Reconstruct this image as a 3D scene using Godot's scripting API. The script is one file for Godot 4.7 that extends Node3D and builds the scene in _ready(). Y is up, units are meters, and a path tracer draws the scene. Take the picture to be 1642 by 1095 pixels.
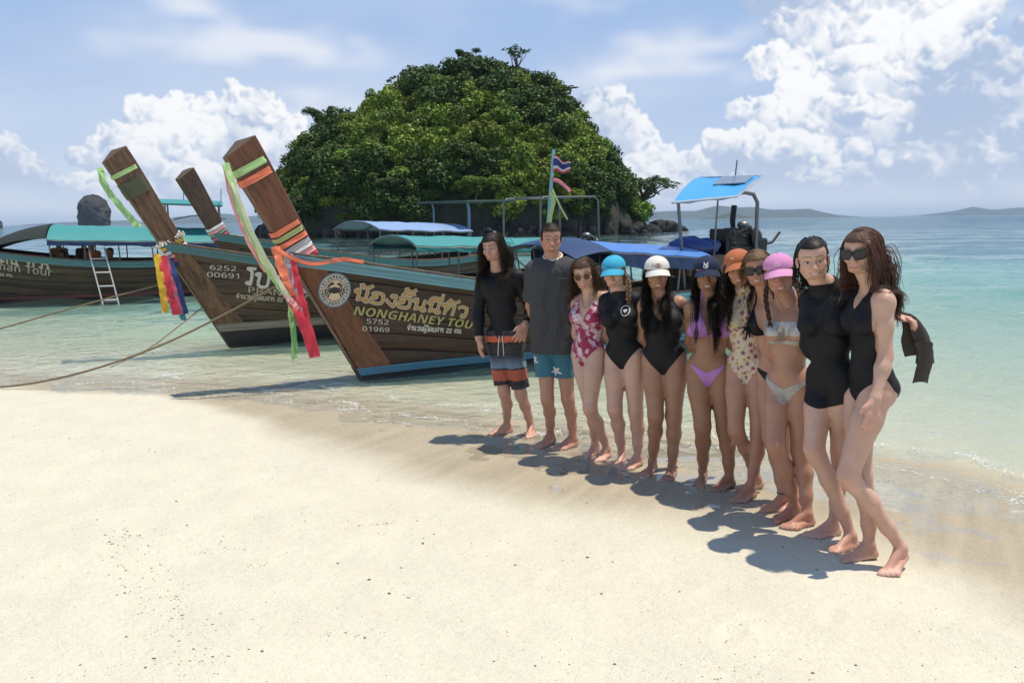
extends Node3D
# A beach with three longtail boats drawn up at the waterline, a wooded islet behind them and eleven people in a row. Metres, y up, the camera looks along -z.

const SUN_TOWARDS := Vector3(0.277, 1.0, -0.055)
const EYE := Vector3(0, 1.88, 0)

func _ready() -> void:
	# camera
	var cam := Camera3D.new()
	cam.name = "camera"
	cam.position = EYE
	cam.rotation = Vector3(deg_to_rad(-8.98), 0, -0.0108)
	cam.fov = 47.955
	cam.near = 0.05
	cam.far = 30000.0
	add_child(cam)
	# sky and exposure
	var env := Environment.new()
	env.background_mode = Environment.BG_SKY
	env.tonemap_mode = Environment.TONE_MAPPER_LINEAR
	env.tonemap_exposure = EXPOSURE
	env.sdfgi_enabled = true
	env.ssao_enabled = true
	env.ssil_enabled = true
	var pano := PanoramaSkyMaterial.new()
	pano.panorama = ImageTexture.create_from_image(sky_image())
	var sky := Sky.new()
	sky.sky_material = pano
	env.sky = sky
	env.background_energy_multiplier = SKY_GAIN
	env.fog_enabled = FOG > 0.0
	env.fog_density = FOG
	env.fog_light_color = Color(0.78, 0.88, 1.0)
	var we := WorldEnvironment.new()
	we.name = "environment"
	we.environment = env
	add_child(we)
	# the sun, high to the right and a little behind the people
	var sun := DirectionalLight3D.new()
	sun.name = "sun"
	sun.light_energy = SUN_ENERGY
	sun.light_color = Color(1.0, 0.957, 0.89)
	sun.light_angular_distance = 0.53
	sun.shadow_enabled = true
	sun.sky_mode = DirectionalLight3D.SKY_MODE_LIGHT_ONLY
	sun.look_at_from_position(SUN_TOWARDS * 50.0, Vector3.ZERO, Vector3(0, 0, 1))
	add_child(sun)
	make_materials()
	build_beach()
	build_sea()
	build_far_land()
	build_island()
	build_boats()
	build_people()

const EXPOSURE := 1.0
const SUN_ENERGY := 1.55
const SKY_GAIN := 1.0
const FOG := 0.00010

# ---------------------------------------------------------------- helpers: names, tags, meshes
var taken := {}

func numbered(called: String) -> String:
	if not taken.has(called):
		taken[called] = 0
		return called
	taken[called] += 1
	return "%s_%03d" % [called, taken[called]]

func tag(o: Node, label := "", category := "", group := "", kind := "") -> Node:
	if label: o.set_meta("label", label)
	if category: o.set_meta("category", category)
	if group: o.set_meta("group", group)
	if kind: o.set_meta("kind", kind)
	return o

func base(called: String, at := Vector3.ZERO, turn := 0.0) -> Node3D:
	var o := Node3D.new()
	o.name = numbered(called)
	o.position = at
	o.rotation.y = turn
	add_child(o)
	return o

func put(mb: MB, called: String, m: Material, parent: Node = null) -> MeshInstance3D:
	var o := MeshInstance3D.new()
	o.mesh = mb.commit()
	o.material_override = m
	if parent == null:
		o.name = numbered(called)
		add_child(o)
	else:
		o.name = called
		var n := 0
		while parent.has_node(NodePath(String(o.name))):
			n += 1
			o.name = "%s_%03d" % [called, n]
		parent.add_child(o)
	return o

func hold(m: Mesh, called: String, mt: Material, parent: Node, xf := Transform3D()) -> MeshInstance3D:
	var o := MeshInstance3D.new()
	o.mesh = m
	o.material_override = mt
	o.name = called
	var n := 0
	while parent.has_node(NodePath(String(o.name))):
		n += 1
		o.name = "%s_%03d" % [called, n]
	parent.add_child(o)
	o.transform = xf
	return o

func lin(r: float, g: float, b: float) -> Color:
	return Color(r, g, b).linear_to_srgb()

func paint(r: float, g: float, b: float, rough := 0.6, metal := 0.0) -> StandardMaterial3D:
	var m := StandardMaterial3D.new()
	m.albedo_color = lin(r, g, b)
	m.roughness = rough
	m.metallic = metal
	return m

func tinted(rough := 0.6) -> StandardMaterial3D:
	var m := StandardMaterial3D.new()
	m.vertex_color_use_as_albedo = true
	m.roughness = rough
	return m

static func basis_to(dir: Vector3, up := Vector3.UP) -> Basis:   # x along dir, y as near up as it can be
	var x := dir.normalized()
	var z := x.cross(up)
	if z.length() < 1e-4: z = x.cross(Vector3(0, 0, 1))
	z = z.normalized()
	return Basis(x, z.cross(x).normalized(), z)

class MB:
	var v := PackedVector3Array()
	var c := PackedColorArray()
	var u := PackedVector2Array()
	var ix := PackedInt32Array()
	var n := PackedVector3Array()
	var col := Color.WHITE
	var own_normals := false
	func p(a: Vector3, uv := Vector2.ZERO) -> int:
		v.append(a); c.append(col); u.append(uv)
		return v.size() - 1
	func t(a: int, b: int, d: int) -> void:      # counter-clockwise as seen from outside
		ix.append(a); ix.append(d); ix.append(b)
	func q(a: int, b: int, d: int, e: int) -> void:
		t(a, b, d); t(a, d, e)
	func face(a: Vector3, b: Vector3, d: Vector3, e: Vector3) -> void:
		var w := (a - b).length()
		var h := (b - d).length()
		q(p(a, Vector2(0, 0)), p(b, Vector2(w, 0)), p(d, Vector2(w, h)), p(e, Vector2(0, h)))
	func tri(a: Vector3, b: Vector3, d: Vector3) -> void:
		t(p(a), p(b), p(d))
	func box(at: Vector3, size: Vector3, bs := Basis(), bev := 0.0) -> void:
		var h := size * 0.5
		if bev <= 0.0:
			for ax in 3:
				for s: float in [-1.0, 1.0]:
					var nn := Vector3.ZERO; nn[ax] = s
					var a := Vector3.ZERO; a[(ax + 1) % 3] = 1.0
					var b := Vector3.ZERO; b[(ax + 2) % 3] = s
					face(at + bs * ((nn - a - b) * h), at + bs * ((nn + a - b) * h), at + bs * ((nn + a + b) * h), at + bs * ((nn - a + b) * h))
			return
		bev = minf(bev, minf(h.x, minf(h.y, h.z)) * 0.9)
		var k := h - Vector3(bev, bev, bev)
		for ax in 3:                               # six faces
			for s: float in [-1.0, 1.0]:
				var nn := Vector3.ZERO; nn[ax] = s * h[ax]
				var a := Vector3.ZERO; a[(ax + 1) % 3] = k[(ax + 1) % 3]
				var b := Vector3.ZERO; b[(ax + 2) % 3] = s * k[(ax + 2) % 3]
				face(at + bs * (nn - a - b), at + bs * (nn + a - b), at + bs * (nn + a + b), at + bs * (nn - a + b))
		for ax in 3:                               # twelve edges
			var i := (ax + 1) % 3
			var j := (ax + 2) % 3
			for si: float in [-1.0, 1.0]:
				for sj: float in [-1.0, 1.0]:
					var e := Vector3.ZERO; e[ax] = k[ax]
					var f := Vector3.ZERO; f[i] = si * h[i]; f[j] = sj * k[j]
					var g := Vector3.ZERO; g[i] = si * k[i]; g[j] = sj * h[j]
					if si * sj > 0: face(at + bs * (f - e), at + bs * (g - e), at + bs * (g + e), at + bs * (f + e))
					else: face(at + bs * (g - e), at + bs * (f - e), at + bs * (f + e), at + bs * (g + e))
		for sx: float in [-1.0, 1.0]:
			for sy: float in [-1.0, 1.0]:
				for sz: float in [-1.0, 1.0]:
					var A := Vector3(sx * h.x, sy * k.y, sz * k.z)
					var B := Vector3(sx * k.x, sy * h.y, sz * k.z)
					var D := Vector3(sx * k.x, sy * k.y, sz * h.z)
					if sx * sy * sz > 0: tri(at + bs * A, at + bs * B, at + bs * D)
					else: tri(at + bs * A, at + bs * D, at + bs * B)
	func bar(a: Vector3, b: Vector3, w: float, h: float, up := Vector3.UP, bev := 0.0) -> void:
		var x := (b - a).normalized()
		var z := x.cross(up).normalized()
		if absf(x.dot(up)) > 0.999: z = x.cross(Vector3(0, 0, 1)).normalized()
		box((a + b) * 0.5, Vector3((b - a).length(), h, w), Basis(x, z.cross(x).normalized(), z), bev)
	func tube(pts: Array, r: Array, sides := 8, caps := true) -> void:
		var cnt := pts.size()
		var prev := Vector3.ZERO
		var start := v.size()
		var run := 0.0
		for i in cnt:
			var d: Vector3 = (pts[mini(i + 1, cnt - 1)] - pts[maxi(i - 1, 0)]).normalized()
			if prev == Vector3.ZERO:
				prev = d.cross(Vector3(0.31, 0.9, 0.2)).normalized()
			prev = (prev - d * prev.dot(d)).normalized()
			var w := d.cross(prev)
			var rr: float = r[mini(i, r.size() - 1)]
			if i > 0: run += (pts[i] - pts[i - 1]).length()
			for k in sides + 1:
				var an := TAU * k / sides
				p(pts[i] + (prev * cos(an) + w * sin(an)) * rr, Vector2(float(k) / sides, run))
		var st := sides + 1
		for i in cnt - 1:
			for k in sides:
				var o := start + i * st + k
				q(o, o + 1, o + st + 1, o + st)
		if caps:
			for e in 2:
				var i := 0 if e == 0 else cnt - 1
				var ce := p(pts[i])
				for k in sides:
					var a := p(v[start + i * st + k])
					var b := p(v[start + i * st + k + 1])
					if e == 0: t(ce, b, a)
					else: t(ce, a, b)
	func rod(a: Vector3, b: Vector3, r: float, sides := 8) -> void:
		tube([a, b], [r], sides)
	func grid(cols: int, rows: int, pts: PackedVector3Array, flip := false, uvs := PackedVector2Array()) -> void:   # pts row by row
		var s := v.size()
		for i in pts.size(): p(pts[i], uvs[i] if uvs.size() else Vector2(float(i % cols) / (cols - 1), float(i / cols) / (rows - 1)))
		for j in rows - 1:
			for i in cols - 1:
				var o := s + j * cols + i
				if flip: q(o, o + cols, o + cols + 1, o + 1)
				else: q(o, o + 1, o + cols + 1, o + cols)
	func slab(cols: int, rows: int, pts: PackedVector3Array, thick: float) -> void:   # a sheet with two sides and a rim
		var nn := PackedVector3Array(); nn.resize(pts.size())
		for j in rows:
			for i in cols:
				var dx := pts[j * cols + mini(i + 1, cols - 1)] - pts[j * cols + maxi(i - 1, 0)]
				var dy := pts[mini(j + 1, rows - 1) * cols + i] - pts[maxi(j - 1, 0) * cols + i]
				nn[j * cols + i] = dx.cross(dy).normalized() * thick * 0.5
		var a := PackedVector3Array(); var b := PackedVector3Array()
		for i in pts.size():
			a.append(pts[i] + nn[i]); b.append(pts[i] - nn[i])
		grid(cols, rows, a); grid(cols, rows, b, true)
		for i in cols - 1:
			face(b[i], b[i + 1], a[i + 1], a[i])
			var o := (rows - 1) * cols + i
			face(b[o + 1], b[o], a[o], a[o + 1])
		for j in rows - 1:
			var o := j * cols
			face(b[o + cols], b[o], a[o], a[o + cols])
			o += cols - 1
			face(b[o], b[o + cols], a[o + cols], a[o])
	func ball(at: Vector3, r: Vector3, bs := Basis(), seg := 10, ring := 6, cut := 1.0) -> void:
		var s := v.size()
		for j in ring + 1:
			var th := PI * cut * j / ring
			for i in seg + 1:
				var ph := TAU * i / seg
				p(at + bs * (Vector3(sin(th) * sin(ph), cos(th), sin(th) * cos(ph)) * r), Vector2(float(i) / seg, float(j) / ring))
		for j in ring:
			for i in seg:
				var o := s + j * (seg + 1) + i
				q(o, o + seg + 1, o + seg + 2, o + 1)
	func disc(at: Vector3, bs: Basis, r0: float, r1: float, seg := 24) -> void:   # ring in the x-y plane of bs, facing its z
		var s := v.size()
		for i in seg + 1:
			var a := TAU * i / seg
			p(at + bs * Vector3(cos(a) * r0, sin(a) * r0, 0)); p(at + bs * Vector3(cos(a) * r1, sin(a) * r1, 0))
		for i in seg:
			var o := s + i * 2
			q(o, o + 1, o + 3, o + 2)
	func lathe(prof: PackedVector2Array, at: Vector3, bs := Basis(), seg := 16) -> void:   # (radius, height) from the bottom up
		var s := v.size()
		for pr in prof:
			for i in seg + 1:
				var a := TAU * i / seg
				p(at + bs * Vector3(pr.x * sin(a), pr.y, pr.x * cos(a)))
		for j in prof.size() - 1:
			for i in seg:
				var o := s + j * (seg + 1) + i
				q(o, o + 1, o + seg + 2, o + seg + 1)
	func add(m: Array, xf: Transform3D, tint := Color.WHITE) -> void:   # another builder's [v, ix]
		var s := v.size()
		var mv: PackedVector3Array = m[0]
		var mi: PackedInt32Array = m[1]
		for a in mv:
			v.append(xf * a); c.append(tint); u.append(Vector2.ZERO)
		for i in mi: ix.append(i + s)
	func commit(smooth_deg := 50.0) -> ArrayMesh:
		var cnt := v.size()
		if not own_normals:
			n.resize(cnt)
			n.fill(Vector3.ZERO)
			var i := 0
			while i < ix.size():
				var a := ix[i]; var b := ix[i + 2]; var d := ix[i + 1]
				var f := (v[b] - v[a]).cross(v[d] - v[a])
				n[a] += f; n[b] += f; n[d] += f
				i += 3
			for k in cnt: n[k] = n[k].normalized() if n[k].length_squared() > 1e-20 else Vector3.UP
		var arr := []
		arr.resize(Mesh.ARRAY_MAX)
		arr[Mesh.ARRAY_VERTEX] = v
		arr[Mesh.ARRAY_NORMAL] = n
		arr[Mesh.ARRAY_COLOR] = c
		arr[Mesh.ARRAY_TEX_UV] = u
		arr[Mesh.ARRAY_INDEX] = ix
		var am := ArrayMesh.new()
		am.add_surface_from_arrays(Mesh.PRIMITIVE_TRIANGLES, arr)
		return am

func noise(seed_: int, freq: float, oct := 4, type := FastNoiseLite.TYPE_SIMPLEX_SMOOTH) -> FastNoiseLite:
	var f := FastNoiseLite.new()
	f.seed = seed_
	f.frequency = freq
	f.noise_type = type
	f.fractal_octaves = oct
	return f

func rng(s: int) -> RandomNumberGenerator:
	var r := RandomNumberGenerator.new()
	r.seed = s
	return r

func tile_noise(seed_: int, size: int, cells: Array, weights: Array, aspect := 1.0) -> PackedFloat32Array:   # noise that repeats without a seam: random grids of several finenesses, enlarged and added; about 0 to 1
	var sum := PackedFloat32Array(); sum.resize(size * size)
	var r := rng(seed_)
	var tot := 0.0
	for w: float in weights: tot += w
	for o in cells.size():
		var nx: int = cells[o]
		var ny: int = maxi(2, int(cells[o] * aspect))
		var g := PackedFloat32Array(); g.resize((nx + 8) * (ny + 8))
		var base_ := PackedFloat32Array()
		for i in nx * ny: base_.append(r.randf())
		for y in ny + 8:
			for x in nx + 8: g[y * (nx + 8) + x] = base_[posmod(y - 4, ny) * nx + posmod(x - 4, nx)]
		var im := Image.create_from_data(nx + 8, ny + 8, false, Image.FORMAT_RF, g.to_byte_array())
		var W := int(float(size) / nx * (nx + 8)); var H := int(float(size) / ny * (ny + 8))
		im.resize(W, H, Image.INTERPOLATE_CUBIC)
		var part := im.get_region(Rect2i(int(4.0 * size / nx), int(4.0 * size / ny), size, size)).get_data().to_float32_array()
		var k: float = weights[o] / tot
		for i in size * size: sum[i] += part[i] * k
	var spread := 0.0
	for i in range(0, size * size, 97): spread += pow(sum[i] - 0.5, 2.0)
	spread = 0.20 / maxf(1e-4, sqrt(spread / (size * size / 97)))
	for i in size * size: sum[i] = clampf(0.5 + (sum[i] - 0.5) * spread, 0.0, 1.0)
	return sum

func two_tone(d: PackedFloat32Array, size: int, lo: Color, hi: Color) -> ImageTexture:   # lo and hi are linear
	var out := PackedByteArray(); out.resize(size * size * 3)
	var lut := []
	for i in 256:
		var cc := lo.lerp(hi, i / 255.0).linear_to_srgb()
		lut.append([int(cc.r * 255), int(cc.g * 255), int(cc.b * 255)])
	for i in size * size:
		var l: Array = lut[int(d[i] * 255.0)]
		out[i * 3] = l[0]; out[i * 3 + 1] = l[1]; out[i * 3 + 2] = l[2]
	return ImageTexture.create_from_image(Image.create_from_data(size, size, false, Image.FORMAT_RGB8, out))

func grey_image(d: PackedFloat32Array, size: int) -> Image:
	var out := PackedByteArray(); out.resize(size * size)
	for i in size * size: out[i] = int(d[i] * 255.0)
	return Image.create_from_data(size, size, false, Image.FORMAT_L8, out)

func smooth(a: float, b: float, x: float) -> float:
	return smoothstep(a, b, x)

# ---------------------------------------------------------------- sky: air and clouds only, all the way round
func sky_image() -> Image:
	var W := 4096
	var H := 2048
	var PD := W / 360.0                 # pixels per degree
	var rows := int(40.0 * PD)          # the band that holds the heaped clouds: 0 to 40 degrees up
	var z := PackedFloat32Array(); z.resize(W * rows); z.fill(-1e3)
	var sh := PackedFloat32Array(); sh.resize(W * rows)
	var al := PackedFloat32Array(); al.resize(W * rows)
	var r := rng(77)
	var L := Vector3(0.42, 0.80, 0.40).normalized()
	# heaps: each [azimuth, elevation, radius], degrees; the rest of the ring is filled by chance
	var heaps := []
	for a: Array in [
		[-25.6, 4.6, 1.9], [-23.5, 6.0, 2.2], [-20.8, 5.8, 2.1], [-18.6, 6.4, 2.5], [-16.6, 5.0, 2.3], [-22.0, 3.2, 2.2], [-18.0, 2.6, 2.4], [-26.5, 2.4, 1.7], [-14.0, 2.6, 1.6],
		[-31.5, 2.6, 1.7], [-33.6, 3.8, 1.5], [-29.4, 1.6, 1.5], [-35.5, 1.8, 2.0], [-27.6, 4.6, 1.2],
		[6.6, 6.8, 1.7], [8.2, 5.6, 1.7], [9.8, 4.4, 1.6], [11.2, 3.0, 1.6], [8.8, 3.0, 2.0], [5.0, 4.0, 2.2],
		[17.6, 15.0, 1.4], [20.6, 14.4, 1.7], [23.2, 14.6, 2.2], [25.6, 14.2, 2.3], [27.0, 13.2, 1.7], [22.6, 17.6, 2.2], [26.0, 17.0, 2.0], [18.4, 17.4, 1.6],
		[21.4, 11.4, 1.4], [24.6, 10.8, 2.1], [27.4, 10.2, 2.2], [29.2, 9.6, 1.4], [18.8, 12.0, 0.8], [17.4, 10.2, 0.6], [26.6, 8.2, 1.9],
		[18.2, 6.6, 1.5], [20.2, 7.4, 1.8], [22.6, 6.4, 2.2], [25.4, 5.8, 2.3], [28.0, 6.4, 2.2], [30.4, 6.0, 2.2], [32.6, 6.0, 2.0], [34.6, 5.2, 2.1], [15.6, 4.2, 1.4], [17.4, 4.0, 1.6],
		[19.8, 4.0, 2.0], [22.8, 3.4, 1.9], [26.0, 3.2, 2.0], [29.0, 3.4, 2.0], [32.0, 3.2, 2.0], [35.0, 2.8, 2.0], [14.0, 2.6, 1.2], [20.4, 9.4, 1.5], [23.0, 9.0, 1.9], [25.4, 12.2, 2.0], [19.6, 12.6, 1.5], [31.0, 7.6, 1.3], [21.0, 16.4, 1.6], [24.4, 18.6, 1.8], [13.0, 3.6, 1.2],  [29.4, 11.6, 1.3], [21.0, 13.0, 1.9], [23.6, 12.0, 1.9], [26.2, 11.4, 1.9], [22.0, 9.6, 1.8], [24.8, 8.6, 1.9], [19.6, 10.4, 1.4], [19.4, 15.8, 1.6], [24.0, 16.2, 1.8], [20.6, 18.8, 1.6], [31.4, 8.4, 1.2], [17.0, 2.4, 1.6], [21.4, 2.0, 1.8], [25.0, 1.8, 1.8], [28.6, 2.0, 1.8], [32.6, 1.8, 1.8], [33.8, 10.6, 1.0], [35.4, 10.8, 1.0], [16.4, 7.2, 0.7]]:
		heaps.append(a)
	for k in 46:
		var az := r.randf_range(42.0, 318.0)
		var n := r.randi_range(5, 10)
		var sz := r.randf_range(1.2, 2.6)
		for j in n:
			heaps.append([az + r.randf_range(-1, 1) * sz * 3.0, 2.0 + absf(r.randfn(0, 1)) * sz * 1.6, sz * r.randf_range(0.6, 1.1)])
	var puffs := []
	for h: Array in heaps:
		if h[0] > 14.0 and h[0] < 37.0: h[2] *= 1.14
		var zc := r.randf_range(-0.5, 0.5)
		puffs.append([h[0], h[1], h[2], zc, 1.0])
		for j in 15:
			var an := r.randf_range(-0.35, PI + 0.35)
			var r1: float = h[2] * r.randf_range(0.26, 0.52)
			var o: float = h[2] * r.randf_range(0.35, 1.0)
			var c1: Array = [h[0] + cos(an) * o, h[1] + sin(an) * o * 0.9, r1, zc + (h[2] - o) * 0.8 + r.randf_range(-0.2, 0.4) * h[2], 1.0]
			puffs.append(c1)
			for m in 9:
				var a2 := r.randf_range(0, TAU)
				var o2 := r1 * sqrt(r.randf()) * 1.05
				puffs.append([c1[0] + cos(a2) * o2, c1[1] + sin(a2) * o2, r1 * r.randf_range(0.22, 0.46), c1[3] + sqrt(maxf(0, r1 * r1 - o2 * o2)) * 0.9, 1.0])
	var wob := noise(5, 0.05, 3)
	for q: Array in puffs:
		var px: float = q[0] / 360.0 * W
		var py: float = q[1] * PD
		var rp: float = maxf(q[2] * PD, 1.4)
		var zz: float = q[3] * PD
		var y0 := maxi(0, int(py - rp)); var y1 := mini(rows - 1, int(py + rp) + 1)
		var x0 := int(floor(px - rp)); var x1 := int(px + rp) + 1
		for y in range(y0, y1 + 1):
			for x in range(x0, x1 + 1):
				var dx := (x - px) / rp
				var dy := (y - py) / rp
				var d2 := dx * dx + dy * dy
				if d2 >= 1.0: continue
				var nz := sqrt(1.0 - d2)
				var i := y * W + posmod(x, W)
				var hz := zz + nz * rp
				al[i] = maxf(al[i], smoothstep(0.0, 0.34, nz) )
				if hz > z[i]:
					var w := smoothstep(0.0, 3.0, hz - z[i])
					z[i] = hz
					sh[i] = lerpf(sh[i], dx * L.x + dy * L.y + nz * L.z, w)
	# soften the seams between puffs and let the light bleed through the thin ones
	for pass_ in 1:
		var s2 := sh.duplicate()
		for y in range(1, rows - 1):
			var o := y * W
			for x in range(1, W - 1):
				var i := o + x
				if al[i] > 0.0: sh[i] = (s2[i] * 2.0 + s2[i - 1] + s2[i + 1] + s2[i - W] + s2[i + W]) / 6.0
	var fine := noise(11, 0.035, 5)
	var broad := noise(12, 0.006, 4)
	var im := Image.create(W, H, false, Image.FORMAT_RGBF)
	var zen := Color(0.13, 0.29, 0.66)
	var mid := Color(0.275, 0.455, 0.79)
	var hor := Color(0.76, 0.83, 0.92)
	var cir := noise(21, 1.0, 5)
	var lit := Color(1.02, 1.02, 1.02)
	var dim := Color(0.44, 0.55, 0.75)
	# far from the band the sky is smooth, so it is computed on a coarse grid and enlarged
	var small := Image.create(512, 256, false, Image.FORMAT_RGBF)
	for y in 256:
		var el := 90.0 - (y + 0.5) / 256.0 * 180.0
		for x in 512:
			small.set_pixel(x, y, air(el, (x + 0.5) / 512.0 * 360.0, zen, mid, hor, cir))
	small.resize(W, H, Image.INTERPOLATE_BILINEAR)
	im.blit_rect(small, Rect2i(0, 0, W, H), Vector2i.ZERO)
	var any := PackedByteArray(); any.resize(W / 16 * (rows / 16 + 2))   # 16-pixel tiles with cloud in or beside them
	for y in rows:
		for x in range(0, W):
			if al[y * W + x] > 0.0:
				for j in 3:
					for k in 3: any[clampi(y / 16 + j - 1, 0, rows / 16) * (W / 16) + posmod(x / 16 + k - 1, W / 16)] = 1
	var wx := noise(13, 0.022, 4)
	var wy := noise(14, 0.022, 4)
	var wf := noise(15, 0.09, 3)
	for y in rows:
		var el := (y + 0.5) / PD
		var veil := 1.0 - exp(-el / 3.2)                 # low clouds sink into the haze
		var row := H / 2 - 1 - y
		for x in W:
			if any[y / 16 * (W / 16) + x / 16] == 0: continue
			var f := fine.get_noise_2d(x, y)
			var g := wf.get_noise_2d(x, y)
			var sx := x + wx.get_noise_2d(x, y) * 10.0 + g * 3.0
			var sy := y + wy.get_noise_2d(x, y) * 10.0 + wf.get_noise_2d(y + 700, x) * 3.5
			var ix := int(floor(sx)); var iy := clampi(int(floor(sy)), 0, rows - 2)
			var fx := sx - ix; var fy := clampf(sy - iy, 0.0, 1.0)
			var i0 := iy * W + posmod(ix, W); var i1 := iy * W + posmod(ix + 1, W)
			var a := lerpf(lerpf(al[i0], al[i1], fx), lerpf(al[i0 + W], al[i1 + W], fx), fy)
			if a <= 0.0: continue
			var l := lerpf(lerpf(sh[i0], sh[i1], fx), lerpf(sh[i0 + W], sh[i1 + W], fx), fy)
			var bg := im.get_pixel(x, row)
			var b := broad.get_noise_2d(x, y * 1.4)
			a = smoothstep(0.0, 1.0, clampf(a * (1.22 + b * 0.40) + f * 0.7 * (1.0 - a * a), 0.0, 1.0))
			a *= smoothstep(0.4, 2.4, el + b * 1.5)
			var s := clampf(0.16 + 0.74 * l + f * 0.26 + g * 0.14 + b * 1.05 + (el - 6.0) * 0.012, 0.0, 1.0)
			var cc := dim.lerp(lit, smoothstep(0.0, 1.0, s))
			cc = hor.lerp(cc, 0.30 + 0.70 * veil)
			im.set_pixel(x, row, bg.lerp(cc, a * 0.97))
	return im

func air(el: float, az: float, zen: Color, mid: Color, hor: Color, cir: FastNoiseLite) -> Color:
	if el <= 0.0: return Color(0.42, 0.52, 0.60)
	var c := hor.lerp(mid, 1.0 - exp(-el / 9.0)).lerp(zen, smoothstep(12.0, 75.0, el))
	# high thin streaks
	var a := deg_to_rad(az)
	var s := cir.get_noise_3d(sin(a) * 3.2, cos(a) * 3.2, el * 0.30 + 1.7)
	var k := smoothstep(0.10, 0.55, s) * smoothstep(1.0, 8.0, el)
	k += 0.35 * smoothstep(-0.2, 0.4, cir.get_noise_3d(sin(a) * 1.6 + 9.0, cos(a) * 1.6, el * 0.10)) * (1.0 - smoothstep(8.0, 28.0, el))
	return c.lerp(Color(0.90, 0.92, 0.97), clampf(k * 0.62, 0.0, 0.8))

# ---------------------------------------------------------------- materials shared by many things
var M := {}

func make_materials() -> void:
	M.sand = tinted(0.95)
	M.sand.metallic_specular = 0.2
	M.sand.uv1_triplanar = true
	M.sand.uv1_world_triplanar = true
	M.sand.uv1_scale = Vector3(0.9, 0.9, 0.9)
	M.sand.albedo_texture = two_tone(tile_noise(3, 1024, [5, 12, 40, 128, 400], [0.12, 0.2, 0.45, 1.0, 1.9]), 1024, Color(0.82, 0.81, 0.78), Color(1.0, 1.0, 1.0))
	M.sand.heightmap_enabled = true
	M.sand.heightmap_texture = ImageTexture.create_from_image(grey_image(tile_noise(8, 1024, [7, 18, 50, 128, 380], [1.2, 1.0, 0.8, 0.7, 0.6]), 1024))
	M.sand.heightmap_scale = 0.9
	var w := StandardMaterial3D.new()
	w.transparency = BaseMaterial3D.TRANSPARENCY_ALPHA
	w.albedo_color = Color(0.62, 0.80, 0.74, 0.05)
	w.roughness = 0.03
	w.metallic_specular = 0.38
	w.normal_enabled = true
	var hm := grey_image(tile_noise(31, 1024, [9, 19, 40, 90], [1.0, 0.8, 0.5, 0.25], 1.5), 1024)
	hm.bump_map_to_normal_map(9.0)
	w.normal_texture = ImageTexture.create_from_image(hm)
	w.normal_scale = 1.15
	M.water = w
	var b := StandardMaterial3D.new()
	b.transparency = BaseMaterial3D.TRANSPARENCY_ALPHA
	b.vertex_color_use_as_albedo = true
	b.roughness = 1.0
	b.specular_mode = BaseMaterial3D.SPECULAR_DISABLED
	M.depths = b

# ---------------------------------------------------------------- the beach and the sea
var shore := PackedVector2Array([Vector2(-60, -30), Vector2(-14, -12), Vector2(-6.43, -9.46), Vector2(-4.69, -9.11), Vector2(-3.04, -8.67), Vector2(-1.28, -7.61), Vector2(-0.37, -7.15), Vector2(0.16, -6.84),
	Vector2(0.97, -6.5), Vector2(2.85, -5.66), Vector2(3.16, -5.36), Vector2(3.45, -4.91), Vector2(4.6, -3), Vector2(6.5, 0), Vector2(9, 5), Vector2(20, 30), Vector2(60, 80)])

func inland(x: float, z: float) -> float:     # metres from the waterline, positive on the beach
	var p := Vector2(x, z)
	var best := 1e12
	var sg := 1.0
	for i in shore.size() - 1:
		var a := shore[i]
		var ab := shore[i + 1] - a
		var ap := p - a
		var t := clampf(ap.dot(ab) / ab.length_squared(), 0.0, 1.0)
		var d := (ap - ab * t).length_squared()
		if d < best:
			best = d
			sg = 1.0 if ab.x * ap.y - ab.y * ap.x > 0.0 else -1.0
	return sqrt(best) * sg

var dune := noise(41, 0.9, 3)
var swash := noise(42, 0.55, 3)

func ground_y(d: float) -> float:
	if d > 0.0: return 0.028 * d + 0.0024 * d * d if d < 12.0 else 0.6816 + (d - 12.0) * 0.085
	d = -d
	return -(0.055 * d if d < 6.0 else 0.33 + 0.03 * (d - 6.0) + minf(6.0, 0.0005 * (d - 6.0) * (d - 6.0)))

func sand_y(x: float, z: float) -> float:
	return ground_y(inland(x, z))

func ring_angles(fine_step: float) -> PackedFloat32Array:
	var an := PackedFloat32Array()
	var a := -180.0
	while a < 180.0:
		an.append(a)
		a += fine_step if absf(a + 0.001) < 42.0 else 4.0
	an.append(180.0)
	return an

func wetness(d: float, x: float, z: float) -> float:   # 1 at the swash, 0 on dry sand; the reach varies along the beach
	var reach := lerpf(0.75, 2.1, smoothstep(-4.5, 0.3, x)) - 0.5 * smoothstep(1.6, 3.5, x)
	reach += swash.get_noise_2d(x * 0.8, z * 0.8) * 0.30
	return 1.0 - smoothstep(reach * 0.66, reach * 1.06, d)

var prints := []      # soft hollows where people have walked: [place, direction, length, depth]

func hollow(x: float, z: float) -> float:
	var y := 0.0
	for f: Array in prints:
		var q: Vector2 = Vector2(x, z) - f[0]
		if q.length_squared() > 0.12: continue
		var u: float = q.dot(f[1]) / f[2]
		var v: float = q.dot(Vector2(-f[1].y, f[1].x)) / (f[2] * 0.42)
		var d := u * u + v * v
		y += f[3] * (0.42 * exp(-pow(sqrt(d) - 1.25, 2.0) * 7.0) - exp(-d * d * 1.2))
	return y

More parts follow.
